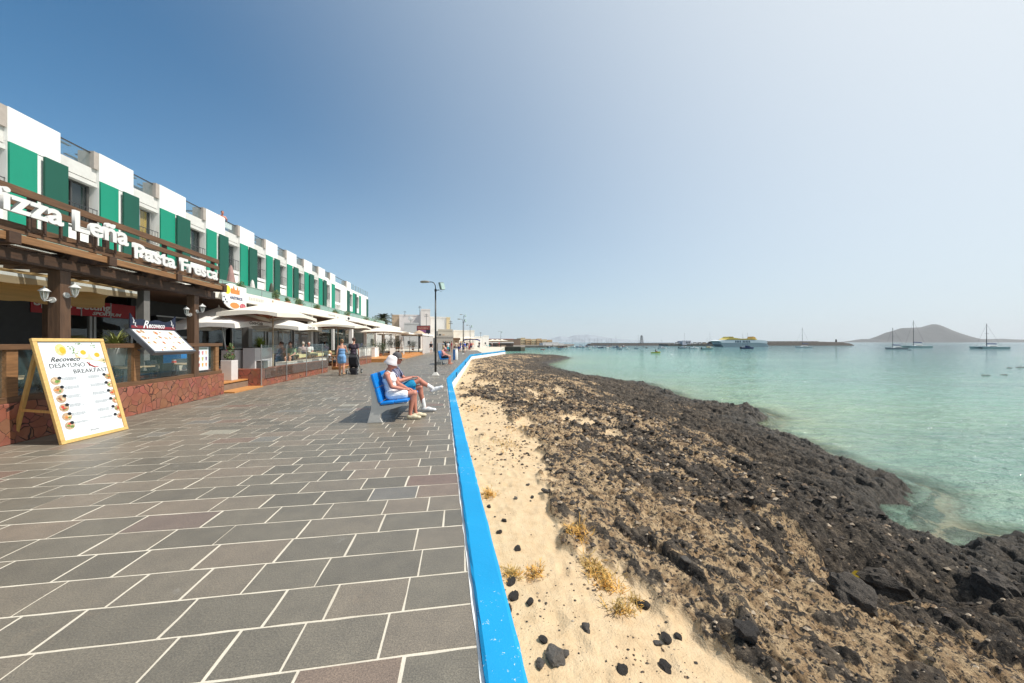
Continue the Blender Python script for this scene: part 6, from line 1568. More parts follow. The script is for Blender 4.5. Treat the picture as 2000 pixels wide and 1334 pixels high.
# farther bench couple and their bag
s2=dict(lady); 
J=sit(1.68,0.42,look=(0.75,0,-0.7)); J['chest']=Vector((0.02,0,0.80)); J['neck']=Vector((0.08,0,0.98)); J['head']=Vector((0.17,0,1.08))
person(seat_on(BL2,R(6),0.45)+Matrix.Rotation(R(6),3,'Z')@Vector((0.33,0,0)),R(6),J,'pink haired person in pink top and dark shorts bent forward on the far bench',M_skinr,True,0.02,[('tee',mat('salmon_top',(0.55,0.24,0.22),0.85),'shirt'),('shorts',Mblackc)],hair=(mat('pinkish_white_hair',(0.62,0.42,0.40),0.8),0))
person(seat_on(BL2,R(6),1.15)+Matrix.Rotation(R(6),3,'Z')@Vector((0.33,0,0)),R(6),sit(1.7,0.42),'blond person in pale shirt at the far end of the farther bench',M_skin,True,0.02,[('tee',mat('pale_olive_top',(0.42,0.38,0.25),0.85),'shirt'),('shorts',mat('khaki_cloth',(0.3,0.25,0.17),0.85))],hair=(mat('straw_hair',(0.50,0.38,0.18),0.8),0.1))
small('grey_bag',BL2+Vector((0.12,-0.05,0)),'small grey shoulder bag on the paving under the far bench','bag',[('bag_body',lambda m:m.bx(-0.16,0.16,-0.09,0.09,0.0,0.22),mat('grey_canvas',(0.22,0.22,0.21),0.8)),('strap',lambda m:m.tube([(-0.1,0,0.21),(0,0,0.36),(0.12,0,0.21)],0.012,5),mat('grey_canvas',(0.22,0.22,0.21),0.8))])
# person leaning on the roof rail
pt=frame_point(CF,MS,SS(447,CF)+0.1,0.55,8.72)
person(pt,RZS-R(90)+R(-35),stand(1.72,0,'rail',0.30,False,look=(1,-0.2,-0.2)),'bare chested person leaning over the roof terrace glass guard',M_skinr,False,0.018,[('shorts',mat('navy_swim_shorts',(0.04,0.06,0.12),0.85)),],hair=(Mbrown,0))
pt=frame_point(CF,MS,SS(444,CF)+0.35,0.22,9.35)
o=MB(); o.bx(-0.35,0.35,-0.06,0.03,0.0,0.46); o=o.build('white_towel',Mw); o.location=pt; o.rotation_euler=(0,0,RZS); tag(o,'white towel hung over the roof terrace guard before the leaning person','towel')
# diners
dn=[(549,1.35,R(150),'diner with bare tanned back under the big cream parasol',M_skin2,None,Mbrown),(567,1.0,R(190),'diner in pale green shirt behind the glass screen',M_skin,mat('sage_green_shirt',(0.25,0.32,0.18),0.85),Mbrown),(592,1.9,R(20),'grey haired diner facing the sea under the white parasol',M_skin,mat('pale_pink_shirt',(0.5,0.36,0.34),0.85),mat('grey_hair',(0.42,0.38,0.33),0.8)),(603,2.0,R(200),'white haired diner in white shirt under the scripted parasol',M_skinr,Mw,mat('white_hair',(0.6,0.58,0.55),0.8)),(634,2.2,R(40),'diner in lilac shirt near the pole of the third parasol',M_skin,mat('lilac_shirt',(0.42,0.34,0.45),0.85),Mbrown)]
for px,d,rz,l,sk,sh,hr_ in dn:
    person(P2(S2(px,d=d),d,0.24),RZS+rz,sit(1.7,0.47),l,sk,False,0.02,([('tee',sh,'shirt')] if sh else [])+[('shorts',Mblackc)],hair=(hr_,0))
# seated child with wooden pushcart by the landing
person(P2(S2(645,d=0.5),0.5,0.10),RZS-R(60),sit(1.25,0.40),'young fair haired child in white shirt sitting at the wooden landing',M_skin,True,0.018,[('tee',Mw,'shirt'),('shorts',Mblackc)],hair=(mat('straw_hair',(0.50,0.38,0.18),0.8),0.1))
small('wooden_landing',P2(S2(652,d=0.6),0.6,0),'orange wooden landing between the plank wall and the couple','landing',[('boards',lambda m:m.bx(-0.9,0.9,-0.7,0.9,0.12,0.17),M_deck),('riser',lambda m:m.bx(-0.88,0.88,-0.66,0.88,0,0.118),M_deckr)],RZS)
for k,(px,d,l) in enumerate(((642,0.75,'wooden high chair nearest the plank wall end'),(650,0.3,'wooden high chair directly left of the denim dress'),(656,1.0,'wooden high chair farther inside the landing'))):
    T=empty('wooden_stool',P2(S2(px,d=d),d,0.17),RZS+k,l,'stool','wooden stools on the landing')
    for a in range(4):
        m=MB(); sx,sy=((-1,-1),(1,-1),(1,1),(-1,1))[a]; m.cyl((sx*0.2,sy*0.2,0),(sx*0.12,sy*0.12,0.62),0.02,n=6); m.build('leg',M_wl,T)
    m=MB(); m.bx(-0.17,0.17,-0.17,0.17,0.62,0.66); m.build('seat',M_wl,T); m=MB(); m.bx(-0.19,0.19,-0.19,-0.16,0.2,0.24); m.bx(-0.19,0.19,0.16,0.19,0.2,0.24); m.build('stretcher',M_wl,T)
# ------------------------------------------------------------------ loose stones and dry plants on the sand
def wx(px,Y): return (px-1000)/667*Y
def wz(py,Y): return EYE+(668-py)/667*Y
def ground_at(x,y):
    Z,_,_,_,ins,_,_=terrain(np.array([[float(x)]]),np.array([[float(y)]])); return float(Z[0,0])
def on_sand(px,py):
    """walk down the sight line until it meets the beach surface"""
    ys=np.linspace(1067/(py-668),2.9*667/(py-668),60); X=(px-1000)/667*ys
    Z=terrain(X[None,:],ys[None,:])[0][0]; ray=EYE-(py-668)/667*ys
    k=int(np.argmax(ray<=Z)) if (ray<=Z).any() else len(ys)-1
    return Vector((X[k],ys[k],Z[k]))
M_lava=mat('black_lava_stone',(0.045,0.038,0.033),0.9,var=0.55,vscale=14,bump=0.9,bscale=35); M_lavag=mat('grey_lava_stone',(0.12,0.105,0.09),0.9,var=0.4,vscale=14,bump=0.8,bscale=30)
def stone_mesh(seed,sub=3):
    rnd=np.random.RandomState(seed); bm=bmesh.new(); bmesh.ops.create_icosphere(bm,subdivisions=sub,radius=1)
    P=np.array([v.co[:] for v in bm.verts]); o=rnd.rand(3)*40
    # chop with random planes for angular faces, then pit
    for _ in range(9):
        n=rnd.randn(3); n/=np.linalg.norm(n); d=rnd.uniform(0.55,0.9); h=P@n; m=h>d; P[m]-=np.outer(h[m]-d,n)*0.92
    n1=fbm(P[:,0]*2+o[0],P[:,1]*2+P[:,2]*1.7+o[1],4,seed)-0.5; n2=fbm(P[:,0]*6+o[1],P[:,2]*6+P[:,1]*5+o[2],3,seed+3)-0.5
    P*= (1+0.55*n1+0.28*n2)[:,None]
    for v,p in zip(bm.verts,P): v.co=p
    me=bpy.data.meshes.new('loose_stone'); bm.to_mesh(me); bm.free(); me.polygons.foreach_set('use_smooth',[False]*len(me.polygons)); return me
SM=[stone_mesh(k) for k in range(7)]
for m_ in SM: m_.materials.append(M_lava)
SMg=[]
for k in range(3): q=stone_mesh(30+k); q.materials.append(M_lavag); SMg.append(q)
named=[(1010,1075,.055,'small dark stone in the sand close to the blue wall, upper of the first group'),(1005,1170,.07,'dark jagged stone touching the blue wall edge'),(1034,1180,.06,'oval dark stone right of the jagged one by the blue wall'),(1085,1290,.12,'largest lone grey lava stone near the bottom of the sand strip'),(1055,1300,.06,'dark wedge stone just left of the largest lone grey stone'),(1103,1285,.055,'dark stone leaning right of the largest lone grey stone'),(1065,963,.085,'grey rounded boulder at the sand edge left of the rock ridge'),(985,1020,.05,'small dark chip against the wall, halfway up the sand'),(1000,1140,.06,'pair of dark twisted stones by the wall, upper one'),(1260,1190,.07,'pointed dark stone at the right sand edge'),(1300,1255,.07,'dark stone with smaller ones on the lower right sand'),(1285,1262,.05,'small slate coloured stone left of the pointed cluster'),(1325,1250,.055,'dark round stone at the lower right of the sand'),(1245,1180,.05,'dark stone beside the pointed one on the sand edge'),(1340,1100,.08,'grey ridge stone above the lower right sand'),(1455,1240,.16,'big black boulder in the brown rubble at lower right'),(1145,1235,.06,'flat grey stone in the middle of the sand strip'),(1060,1255,.05,'small dark stone above the bottom cluster'),(1008,975,.05,'small grey stone in the upper sand'),(1030,950,.05,'pale grey pebble group stone near the ridge'),(1040,975,.045,'dark pebble stone near the ridge'),(955,990,.05,'dark stone tucked against the wall below the dry weed'),(975,1045,.05,'dark flat stone touching the wall'),(990,1195,.06,'low dark rock hugging the wall foot'),(1300,1310,.06,'dark stone near the bottom edge right of the sand'),(1215,1315,.05,'small dark stone at the bottom edge of the sand')]
rnd=random.Random(12)
for k,(px,py,r,l) in enumerate(named):
    r*=0.62; p=on_sand(px,py); me=SMg[k%3] if 'grey' in l or 'slate' in l else SM[k%7]
    o=bpy.data.objects.new('lava_stone',me); COL.objects.link(o); o.location=p+Vector((0,0,r*0.25)); o.scale=(r*rnd.uniform(.8,1.3),r*rnd.uniform(.7,1.1),r*rnd.uniform(.5,.8)); o.rotation_euler=(rnd.uniform(-.5,.5),rnd.uniform(-.5,.5),rnd.uniform(0,6.3))
    tag(o,l,'stone','loose lava stones on the sand')
# rounded grey boulders by the tide pool
for px,py,r,l in ((1728,1150,.26,'large dark boulder standing by the yellow tide pool'),(1668,1170,.20,'dark rock left of the standing boulder'),(1935,1165,.22,'dark rock at the right edge beyond the pool')):
    p=on_sand(px,py); me=stone_mesh(px,4); me.materials.append(mat('brown_black_boulder',(0.060,0.048,0.037),0.8,var=0.5,vscale=9,bump=1.0,bscale=22)); o=bpy.data.objects.new('shore_boulder',me); COL.objects.link(o); o.location=p+Vector((0,0,r*0.05)); o.scale=(r,r*0.85,r*0.8); o.rotation_euler=(rnd.uniform(-.3,.3),rnd.uniform(-.3,.3),rnd.uniform(0,6.3)); tag(o,l,'boulder')
# grit: what nobody could count, one object of crumbs
def grit():
    rs=np.random.RandomState(4); n=30000
    Y=0.9*np.exp(rs.rand(n)*math.log(26/0.9)); X=np.interp(Y,[w[1] for w in WALL],[w[0] for w in WALL])+0.25+rs.rand(n)**0.85*(6.5*np.clip(Y/3,0.6,1))
    Z,sand,dark,wet,ins,ds,dw=terrain(X[None,:],Y[None,:]); Z,sand,dark,ins,dw=Z[0],sand[0],dark[0],ins[0],dw[0]
    clump=fbm(X*1.3+4,Y*1.3,4,333)
    keep=ins&((rs.rand(n)<np.where(sand>0.5,np.where(clump>0.56,0.55,0.045),0.38)))
    X,Y,Z,sand=X[keep],Y[keep],Z[keep],sand[keep]; n=len(X)
    oc=np.array([(1,0,0),(0,1,0),(-1,0,0),(0,-1,0),(0.1,0.1,0.8),(0,0,-0.7)]); fc=np.array([(0,1,4),(1,2,4),(2,3,4),(3,0,4),(1,0,5),(2,1,5),(3,2,5),(0,3,5)])
    s=(0.006+0.020*rs.rand(n)**2.5)*np.clip(Y/3.0,0.7,3.0); s=np.where(sand>0.5,s*0.7,s*1.25)
    a=rs.rand(n)*6.28; V=oc[None]*(0.75+0.5*rs.rand(n,6,1)); x=V[...,0]*np.cos(a)[:,None]-V[...,1]*np.sin(a)[:,None]; y=V[...,0]*np.sin(a)[:,None]+V[...,1]*np.cos(a)[:,None]
    V=np.stack([x*s[:,None]+X[:,None],y*s[:,None]*0.8+Y[:,None],V[...,2]*s[:,None]*0.8+Z[:,None]+s[:,None]*0.25],-1).reshape(-1,3)
    F=(fc[None]+(np.arange(n)*6)[:,None,None]).reshape(-1,3)
    t=np.repeat(rs.rand(n),6)
    m=bpy.data.materials.new('lava_grit'); m.use_nodes=True; N=m.node_tree.nodes; L=m.node_tree.links; at=N.new('ShaderNodeAttribute'); at.attribute_name='tone'; r=N.new('ShaderNodeValToRGB'); e=r.color_ramp.elements; e[0].color=(0.025,0.021,0.018,1); e[1].position=0.98; e[1].color=(0.42,0.34,0.25,1); q=e.new(0.55); q.color=(0.075,0.06,0.048,1); q=e.new(0.8); q.color=(0.20,0.13,0.075,1)
    L.new(at.outputs['Fac'],r.inputs[0]); L.new(r.outputs[0],N['Principled BSDF'].inputs['Base Color']); N['Principled BSDF'].inputs['Roughness'].default_value=0.9
    o=np_mesh('lava_grit',V,F,m,{'tone':t},smooth=False); tag(o,'loose dark crumbs of lava and shell grit strewn over the beach','grit',kind='stuff')
grit()
M_weed=[mat('golden_dry_weed',(0.62,0.34,0.07),0.7,var=0.35,vscale=20),mat('olive_dry_weed',(0.40,0.26,0.07),0.7,var=0.35,vscale=20)]
def weed(px,py,rx,ry,n,label,k):
    p=on_sand(px,py); rnd=random.Random(k*7+1); T=empty('dry_shrub',p,0,label,'plant','dry golden weeds on the sand'); 
    for part,mt,c in (('twigs',M_weed[k%2],n),('tips',M_weed[(k+1)%2],n//3)):
        m=MB()
        for _ in range(c):
            u=rnd.gauss(0,.42); v=rnd.gauss(0,.42); x=u*rx; y=v*ry; z=ground_fast(p.x+x,p.y+y,p.z)-p.z
            a=rnd.uniform(0,6.28); l=rnd.uniform(0.03,0.085); el=rnd.uniform(0.1,1.1); d=Vector((math.cos(a)*math.cos(el),math.sin(a)*math.cos(el),math.sin(el)))
            sd=Vector((-math.sin(a),math.cos(a),0))*0.0035; b=Vector((x,y,z)); e=b+d*l
            m.add([b-sd,b+sd,e+sd*0.4,e-sd*0.4],[(0,1,2,3)])
            for _ in range(3):
                f=rnd.uniform(0.3,1); q=b+d*l*f; a2=a+rnd.uniform(-1.3,1.3); d2=Vector((math.cos(a2),math.sin(a2),rnd.uniform(0,1)))*rnd.uniform(0.012,0.035); m.add([q-sd*.8,q+sd*.8,q+d2+sd*0.5,q+d2-sd*.5],[(0,1,2,3)])
        o=m.build(part,mt,T); o['kind']='stuff'
def ground_fast(x,y,z): return ground_at(x,y)
for k,(px,py,rx,ry,n,l) in enumerate(((1125,1045,.14,.16,120,'golden dry weed beside the lower rock ridge'),(1165,1120,.13,.20,150,'largest golden weed patch in the middle of the sand'),(1190,1150,.12,.10,70,'olive weed just right of the largest golden patch'),(1210,1195,.10,.07,50,'sparse olive weed twigs on the lower sand'),(955,970,.10,.14,80,'golden weed clump against the blue wall'),(1000,1125,.10,.07,45,'thin golden weed near the wall beside the dark stones'),(1045,1125,.08,.10,45,'thin golden weed left of the largest patch'),(1240,1180,.06,.06,25,'tiny olive weed at the lower rock edge'),(925,800,.35,1.1,90,'long dry weed strip along the wall before its corner'),(990,870,.35,.6,90,'golden weed spread on the sand halfway to the corner'),(1010,840,.4,.5,60,'far golden weed among dark stones'),(940,760,.3,.8,60,'farthest dry weed by the white wall face'))):
    weed(px,py,rx,ry,n,l,k)
# yellow-green tide pool
pp=on_sand(1680,1125); m=MB(); vs=[]
for k in range(20):
    a=2*math.pi*k/20; vs.append((0.24*math.cos(a)*(1+0.2*math.sin(3*a)),0.13*math.sin(a)*(1+0.15*math.cos(2*a)),0))
m.poly(vs); o=m.build('tide_pool',mat('algae_pool_water',(0.16,0.115,0.012),0.06,var=0.3,vscale=4,spec=0.6)); o.location=pp+Vector((0,0,0.012)); tag(o,kind='structure')

# ------------------------------------------------------------------ islands
def island(name,prof,Y,depth,col,seed,xr=None):
    xs=np.array([p[0] for p in prof],float); hs=np.array([668-p[1] for p in prof],float)
    n=160; px=np.linspace(xs[0],xs[-1],n); h=np.interp(px,xs,hs)*Y/667; nd=40; v=np.linspace(-1,1,nd)
    X=((px-1000)/667*Y)[None,:]+0*v[:,None]; D=v[:,None]*depth+Y+depth*0.3+0*X
    prof_=np.clip(1-np.abs(v[:,None])**1.3,0,1)
    ns=fbm(X/Y*30,D/Y*30,6,seed,0.55,ridge=True)-0.5
    Z=SEA-3+h[None,:]*1.0*prof_*(1+0.0*ns)+ns*(0.10 if Y<4000 else 0.01)*h[None,:]*prof_*(1-np.exp(-((v[:,None])/0.12)**2))+3.5*prof_
    o=np_mesh(name,np.stack([X,D,Z],-1).reshape(-1,3),grid_faces(nd,n)[:, ::-1],mat('volcanic_slope_'+name,col,0.95,var=0.25,vscale=0.01)); tag(o,kind='structure')
island('volcanic_island',[(1652,668),(1662,667),(1680,665.5),(1697,661.5),(1720,662),(1735,655),(1750,647.5),(1760,645),(1775,639.5),(1800,638.5),(1815,637.8),(1826,634.5),(1836,631.8),(1845,632),(1853,635),(1875,645.5),(1905,657.5),(1925,661.5),(1950,661.5),(1975,661),(2000,662.3),(2060,663),(2150,666),(2250,668)],3000,190,(0.050,0.048,0.046),7)
island('haze_tinted_hills',[(1040,667),(1075,661),(1095,656),(1110,658),(1125,654),(1150,652.5),(1175,656),(1200,660),(1235,664),(1290,667.5)],6300,400,(0.26,0.30,0.34),9)  # pale blue-grey puts distance haze into the slope colour
# ------------------------------------------------------------------ harbour ground, quay, breakwater
M_stonegrey=mat('harbour_stone',(0.17,0.145,0.12),0.9,var=0.3,vscale=0.7,bump=0.5,bscale=4); M_stoned=mat('dark_quay_stone',(0.05,0.042,0.036),0.9,var=0.4,vscale=1.2,bump=0.6,bscale=4)
m=MB(); m.prism([(-2.3,118.2),(4.0,118.2),(7,182),(30,186),(42,240),(60,330),(-300,330),(-300,118.2)],-2.5,-0.35); tag(m.build('harbour_ground',M_stonegrey),kind='structure')
T=empty('stone_quay',(0,0,0),0,'dark stone quay wall at the end of the white sea wall','quay'); m=MB(); m.bx(-2.3,2.6,66.5,118.0,-2.0,-0.02) if False else m.bx(-2.3,2.9,112,118.0,-2.2,-0.05); m.build('dark_wall',M_stoned,T); m=MB(); m.bx(2.91,4.3,112,118,-2.2,-0.1); m.build('pale_end_block',mat('pale_quay_stone',(0.22,0.18,0.13),0.9,var=0.3,vscale=1),T); m=MB(); m.bx(-2.3,2.9,112,112.5,-0.048,0.10); m.build('coping',M_stonegrey,T)
def breakwater():
    T=empty('breakwater',(0,0,0),0,'long dark stone breakwater closing the harbour behind the boats','breakwater'); rs=np.random.RandomState(3)
    Y0=292
    xs=np.linspace(wx(1140,Y0),wx(1668,Y0),420); vs_=np.linspace(-1,1,15); X=xs[None,:]+0*vs_[:,None]; D=Y0+vs_[:,None]*7+0*X
    px=1000+xs/Y0*667; top=np.interp(px,[1140,1150,1310,1330,1480,1495,1600,1640,1655,1665],[-2.5,0.3,0.4,0.6,0.9,1.75,1.85,1.4,0.6,-2.2])
    Z=SEA-1.2+(top[None,:]-SEA+1.2)*np.clip(1.25-np.abs(vs_[:,None])**1.6*1.3,0,1); Z+=0.5*(fbm(X*0.9,D*0.9,4,5)-0.5)*(np.abs(vs_[:,None])>0.15)
    o=np_mesh('rock_mound',np.stack([X,D,Z],-1).reshape(-1,3),grid_faces(15,420)[:,::-1],M_stoned); o.parent=T
    m=MB(); m.bx(wx(1155,Y0),wx(1320,Y0),Y0-0.5,Y0+1,0.0,0.75); m.build('parapet_wall',M_stonegrey,T); m=MB(); m.bx(wx(1490,Y0),wx(1598,Y0),Y0-0.5,Y0+1,0.6,2.25); m.bx(wx(1598,Y0)+0.01,wx(1625,Y0),Y0-0.5,Y0+1,0.6,1.7); m.build('parapet_wall',M_stonegrey,T)
    m=MB(); x=wx(1633,Y0); m.cyl((x,Y0,1.2),(x,Y0,3.9),0.7,0.45,n=10); m.build('beacon',M_stoned,T)
breakwater()
def pier():
    Y0=262; T=empty('ferry_pier',(0,0,0),0,'grey ferry pier cluttered with cars and low buildings left of the ferry','pier')
    m=MB(); m.bx(wx(1300,Y0),wx(1412,Y0),Y0-4,Y0+12,-2.5,0.0); m.build('pier_deck',M_stonegrey,T)
    m=MB(); m.add([(wx(1385,Y0),Y0-6,-2),(wx(1412,Y0),Y0-6,-2),(wx(1412,Y0),Y0+8,-2),(wx(1385,Y0),Y0+8,-2),(wx(1392,Y0),Y0-3,1.9),(wx(1408,Y0),Y0-3,1.9),(wx(1408,Y0),Y0+5,1.9),(wx(1392,Y0),Y0+5,1.9)],[(0,3,2,1),(4,5,6,7),(0,1,5,4),(1,2,6,5),(2,3,7,6),(3,0,4,7)]); m.build('rock_heap',M_stoned,T)
pier()
def simple_building(name,px0,px1,ytop,ybase,Y,depth,mt,label,side=None,wins=None,cat='building',group=None,roof=None,skew=0.0,parts=None):
    X0,X1=wx(px0,Y),wx(px1,Y); zt=wz(ytop,Y); zb=min(wz(ybase,Y),0.0)
    T=empty(name,((X0+X1)/2,Y,zb),R(17) if Y<120 else R(10),label,cat,group); w=(X1-X0)/2; h=zt-zb
    m=MB(); m.bx(-w,w,0,depth,0,h); m.build('wall',mt,T)
    if roof: m=MB(); m.bx(-w-0.15,w+0.15,-0.2,depth+0.2,h+0.002,h+0.35); m.build('roof',roof,T)
    else: m=MB(); m.bx(-w-0.02,w+0.02,-0.05,0.2,h+0.002,h+0.3); m.build('parapet',mt,T)
    for (fx0,fx1,fz0,fz1,wm) in (wins or []):
        m=MB(); m.bx(-w+2*w*fx0,-w+2*w*fx1,-0.06,-0.004,h*fz0,h*fz1); W=m.build('window',wm,T)
        m=MB(); a,b=-w+2*w*fx0,-w+2*w*fx1; m.bx(a-0.08,b+0.08,-0.12,-0.002,h*fz0-0.1,h*fz0-0.001); m.build('sill',mt,W)
    return T
Wm=mat('town_white_render',(0.80,0.77,0.73),0.85,var=0.06,vscale=0.5,dirt=0.25,dscale=0.4); Wp=mat('town_pinkish_render',(0.74,0.67,0.63),0.85,var=0.06,vscale=0.5,dirt=0.2,dscale=0.4); Wt=mat('town_tan_wall',(0.52,0.38,0.26),0.85,var=0.08,dirt=0.2,dscale=0.5); Wo=mat('town_ochre_wall',(0.70,0.48,0.26),0.85,var=0.08); Wy=mat('town_yellow_wall',(0.76,0.60,0.36),0.85,var=0.05); Wg=mat('town_grey_wall',(0.52,0.51,0.50),0.85,var=0.06,dirt=0.2); dkw=mat('dark_town_window',(0.03,0.035,0.04),0.3); Wr=mat('red_tile_roof',(0.38,0.09,0.05),0.8,var=0.2)
simple_building('town_house',715,768,643,690,72,8,Wm,'low white house mostly hidden behind the parasols',wins=[(.2,.3,.3,.6,dkw),(.6,.7,.3,.6,dkw)])
simple_building('town_house',766,782,617,690,84,12,Wt,'tan side block at the left end of the white town buildings')
simple_building('town_house',781,823,617,690,82,14,Wp,'broad pinkish white block with a satellite dish behind the parasols',wins=[(.3,.36,.55,.62,dkw)])
simple_building('town_house',790,818,633,690,74,7,Wg,'grey lower block in front of the broad white block',wins=[(.25,.4,.3,.42,dkw)])
simple_building('town_tower_house',822,840,606,690,80,9,Wp,'tall plain stair tower block left of the near lamp post')
simple_building('town_house',841,872,621,690,82,12,Wm,'big plain white block behind the near lamp post')
simple_building('town_house',872.2,879,622,690,82.5,12,Wy,'yellow side strip of the big white block')
simple_building('town_shop',853,885,659,690,57.5,9,mat('town_beige_wall',(0.48,0.43,0.37),0.85,var=0.1,dirt=0.2),'beige seafront shop with dark teal doorway and roof terrace',wins=[(.42,.82,.02,.72,mat('dark_teal_doorway',(0.01,0.05,0.06),0.4)),(.08,.38,.1,.65,Wg)])
simple_building('town_house',856,884,646,690,66,8,mat('town_cream_wall',(0.55,0.49,0.40),0.85,var=0.1),'cream upper storey behind the roof terrace of the beige shop',wins=[(.05,.2,.55,.85,dkw),(.3,.45,.55,.85,Wt),(.6,.95,.45,.62,dkw)])
simple_building('kiosk',884.5,897,664,690,60,5,Wt,'small brown shop with sloping awning between beige shop and people',wins=[(.15,.9,.0,.55,dkw)],roof=mat('brown_thatch',(0.20,0.11,0.06),0.9,var=0.3))
simple_building('town_house',886,927,647,690,96,14,Wm,'white flat roofed house with a small dome right of the second lamp',wins=[(.12,.18,.5,.6,dkw),(.35,.41,.45,.55,Wt),(.7,.76,.3,.4,dkw)])
simple_building('town_house',928,943,659,688,104,10,Wm,'small white house left of the white chapel like gable',wins=[(.3,.45,.3,.45,dkw)])
simple_building('town_house',943.3,955,657,688,106,10,Wm,'narrow white house with a crest on its roof beside the sea',wins=[(.3,.5,.5,.62,dkw),(.3,.5,.1,.25,dkw)])
simple_building('harbour_restaurant',955,1003,670,682,128,10,mat('dark_restaurant_wall',(0.12,0.09,0.07),0.8,var=0.4,vscale=0.8),'low dark harbour restaurant with white canopies behind the quay',roof=Wm,wins=[(.1,.3,.05,.6,dkw),(.5,.7,.05,.6,Wt)])
simple_building('long_building',955,1003,663,676,190,14,Wt,'long building with a red tiled roof beyond the harbour restaurant',roof=Wr,wins=[(.05+.13*k,.1+.13*k,.3,.6,dkw) for k in range(7)])
simple_building('apartment_block',1003,1017,663,676,215,16,mat('brown_block_wall',(0.26,0.18,0.13),0.85,var=0.2,vscale=0.3),'brown grey apartment block left of the ochre row')
for k in range(6):
    x0=1017+k*10.5; simple_building('apartment_block',x0,x0+9.3,[660.5,662.5,663,662,663.5,664.5][k],676,235,14,Wo if k%2 else Wy,['first ochre apartment block with the tall left corner','second ochre block from the left in the harbour row','third ochre block from the left in the harbour row','fourth ochre block with a roof hut in the harbour row','fifth ochre block from the left in the harbour row','last ochre block at the right end of the harbour row'][k],wins=[(.15+.3*j,.3+.3*j,.25+.33*i,.42+.33*i,dkw) for j in range(3) for i in range(2)],group='ochre apartment blocks at the harbour')
simple_building('harbour_shed',1060,1092,669.5,678,198,8,Wm,'long low white harbour shed right of the ochre blocks',wins=[(.1,.15,.3,.6,dkw),(.6,.64,.3,.6,dkw)])
simple_building('harbour_shed',1092.3,1101,671.5,678,199,6,Wm,'small white hut at the right end of the white shed')
simple_building('pier_office',1332,1351,666,674,258,6,mat('lilac_white_wall',(0.55,0.52,0.56),0.8),'lilac white pier office with dark windows left of the ferry',wins=[(.4,.5,.45,.85,dkw),(.58,.68,.45,.85,dkw),(.76,.86,.45,.85,dkw)])
for k,(px,l) in enumerate(((1322,'pale van parked left of the pier office'),(1357,'white car on the ferry pier right of the office'),(1366,'silver car on the ferry pier'),(1375,'red brown car on the ferry pier by the rock heap'))):
    T=empty('parked_car',(wx(px,260),260,0.0),0,l,'car','cars on the ferry pier'); mt=[Wm,Wm,Wg,Wt][k]
    m=MB(); m.bx(-2.0,2.0,-0.8,0.8,0.3,0.95); m.build('body',mt,T,bevel=0.1); m=MB(); m.bx(-1.1,1.2,-0.7,0.7,0.952,1.45); m.build('cabin',dkw,T,bevel=0.15)
    for x in (-1.2,1.2): m=MB(); m.cyl((x,-0.82,0.32),(x,-0.6,0.32),0.32,n=10); m.build('wheel',dkw,T)
# signboard over the shops
def signboard():
    Y=56; x0,x1=wx(814,Y),wx(842,Y); zt,zb=wz(636,Y),wz(651,Y); T=empty('purple_signboard',(x0,Y,zb),R(-14),'dark purple and red restaurant signboard above the white screens','sign'); w=x1-x0; h=zt-zb
    m=MB(); m.bx(0,w,0,0.2,0,h); b=m.build('board',mat('navy_board',(0.02,0.02,0.07),0.5),T); m=MB(); m.bx(0.1,w,-0.012,-0.002,h*0.45,h*0.95); m.build('red_panel',mat('brick_red_print',(0.42,0.10,0.09),0.5,var=0.5,vscale=3),b); m=MB(); m.bx(0.1,w*0.7,-0.012,-0.002,0.05,h*0.43); m.build('violet_panel',mat('violet_print',(0.35,0.15,0.38),0.5,var=0.3,vscale=4),b)
    rr=random.Random(3); m=MB(); x=0.25
    while x<w-0.4: q=rr.uniform(0.08,0.2); m.bx(x,x+q,-0.02,-0.013,h*0.56,h*rr.uniform(0.7,0.88)); x+=q+0.09
    m.build('board_lettering',mat('pale_red_lettering',(0.6,0.3,0.25),0.5),b)
    for x in (0.3,w-0.3): m=MB(); m.bx(x-0.06,x+0.06,0.05,0.15,-3.4,-0.003); m.build('post',M_steel,T)
signboard()
def screens():
    T=empty('white_slat_pergola',(wx(826,44),44,0),R(90)+R(4),'white post pergola with pale slatted screens beyond the parasols','pergola')
    for k in range(8): m=MB(); m.bx(k*1.1,k*1.1+0.12,-0.06,0.06,0,2.45); m.build('post',M_white,T)
    m=MB(); m.bx(-0.1,8.2,-0.08,0.08,2.452,2.6); m.build('top_beam',M_white,T)
    for k in range(7):
        m=MB(); 
        for j in range(6): m.bx(k*1.1+0.18+j*0.15,k*1.1+0.26+j*0.15,-0.02,0.02,0.1,2.3)
        m.build('slat_screen',Wp,T)
    m=MB(); m.bx(-0.1,8.2,0.1,3.2,2.602,2.68); m.build('roof_panel',M_white,T)
screens()
def arch():
    Y=84; T=empty('blue_arch_canopy',(wx(921,Y),Y,0),0,'dark blue curved canopy on posts over the walkers','canopy'); m=MB(); n=14; vs=[]
    for k in range(n+1):
        a=math.pi*k/n; x=-2.0*math.cos(a); z=wz(664.5,Y)-0+0.55*math.sin(a)-0.1+0.0; vs += [(x,-1.2,z),(x,1.2,z),(x,-1.2,z-0.12-0.25*math.sin(a)),(x,1.2,z-0.12-0.25*math.sin(a))]
    fs=[]
    for k in range(n): a=4*k; b=4*k+4; fs += [(a,b,b+1,a+1),(a+2,a+3,b+3,b+2),(a,a+2,b+2,b),(a+1,b+1,b+3,a+3)]
    m.add(vs,fs); m.build('canopy',mat('deep_blue_canopy',(0.02,0.03,0.16),0.5),T)
    for x in (-0.5,0.3): m=MB(); m.cyl((x,0,0),(x,0,2.2),0.07,n=8); m.build('post',M_white,T)
arch()
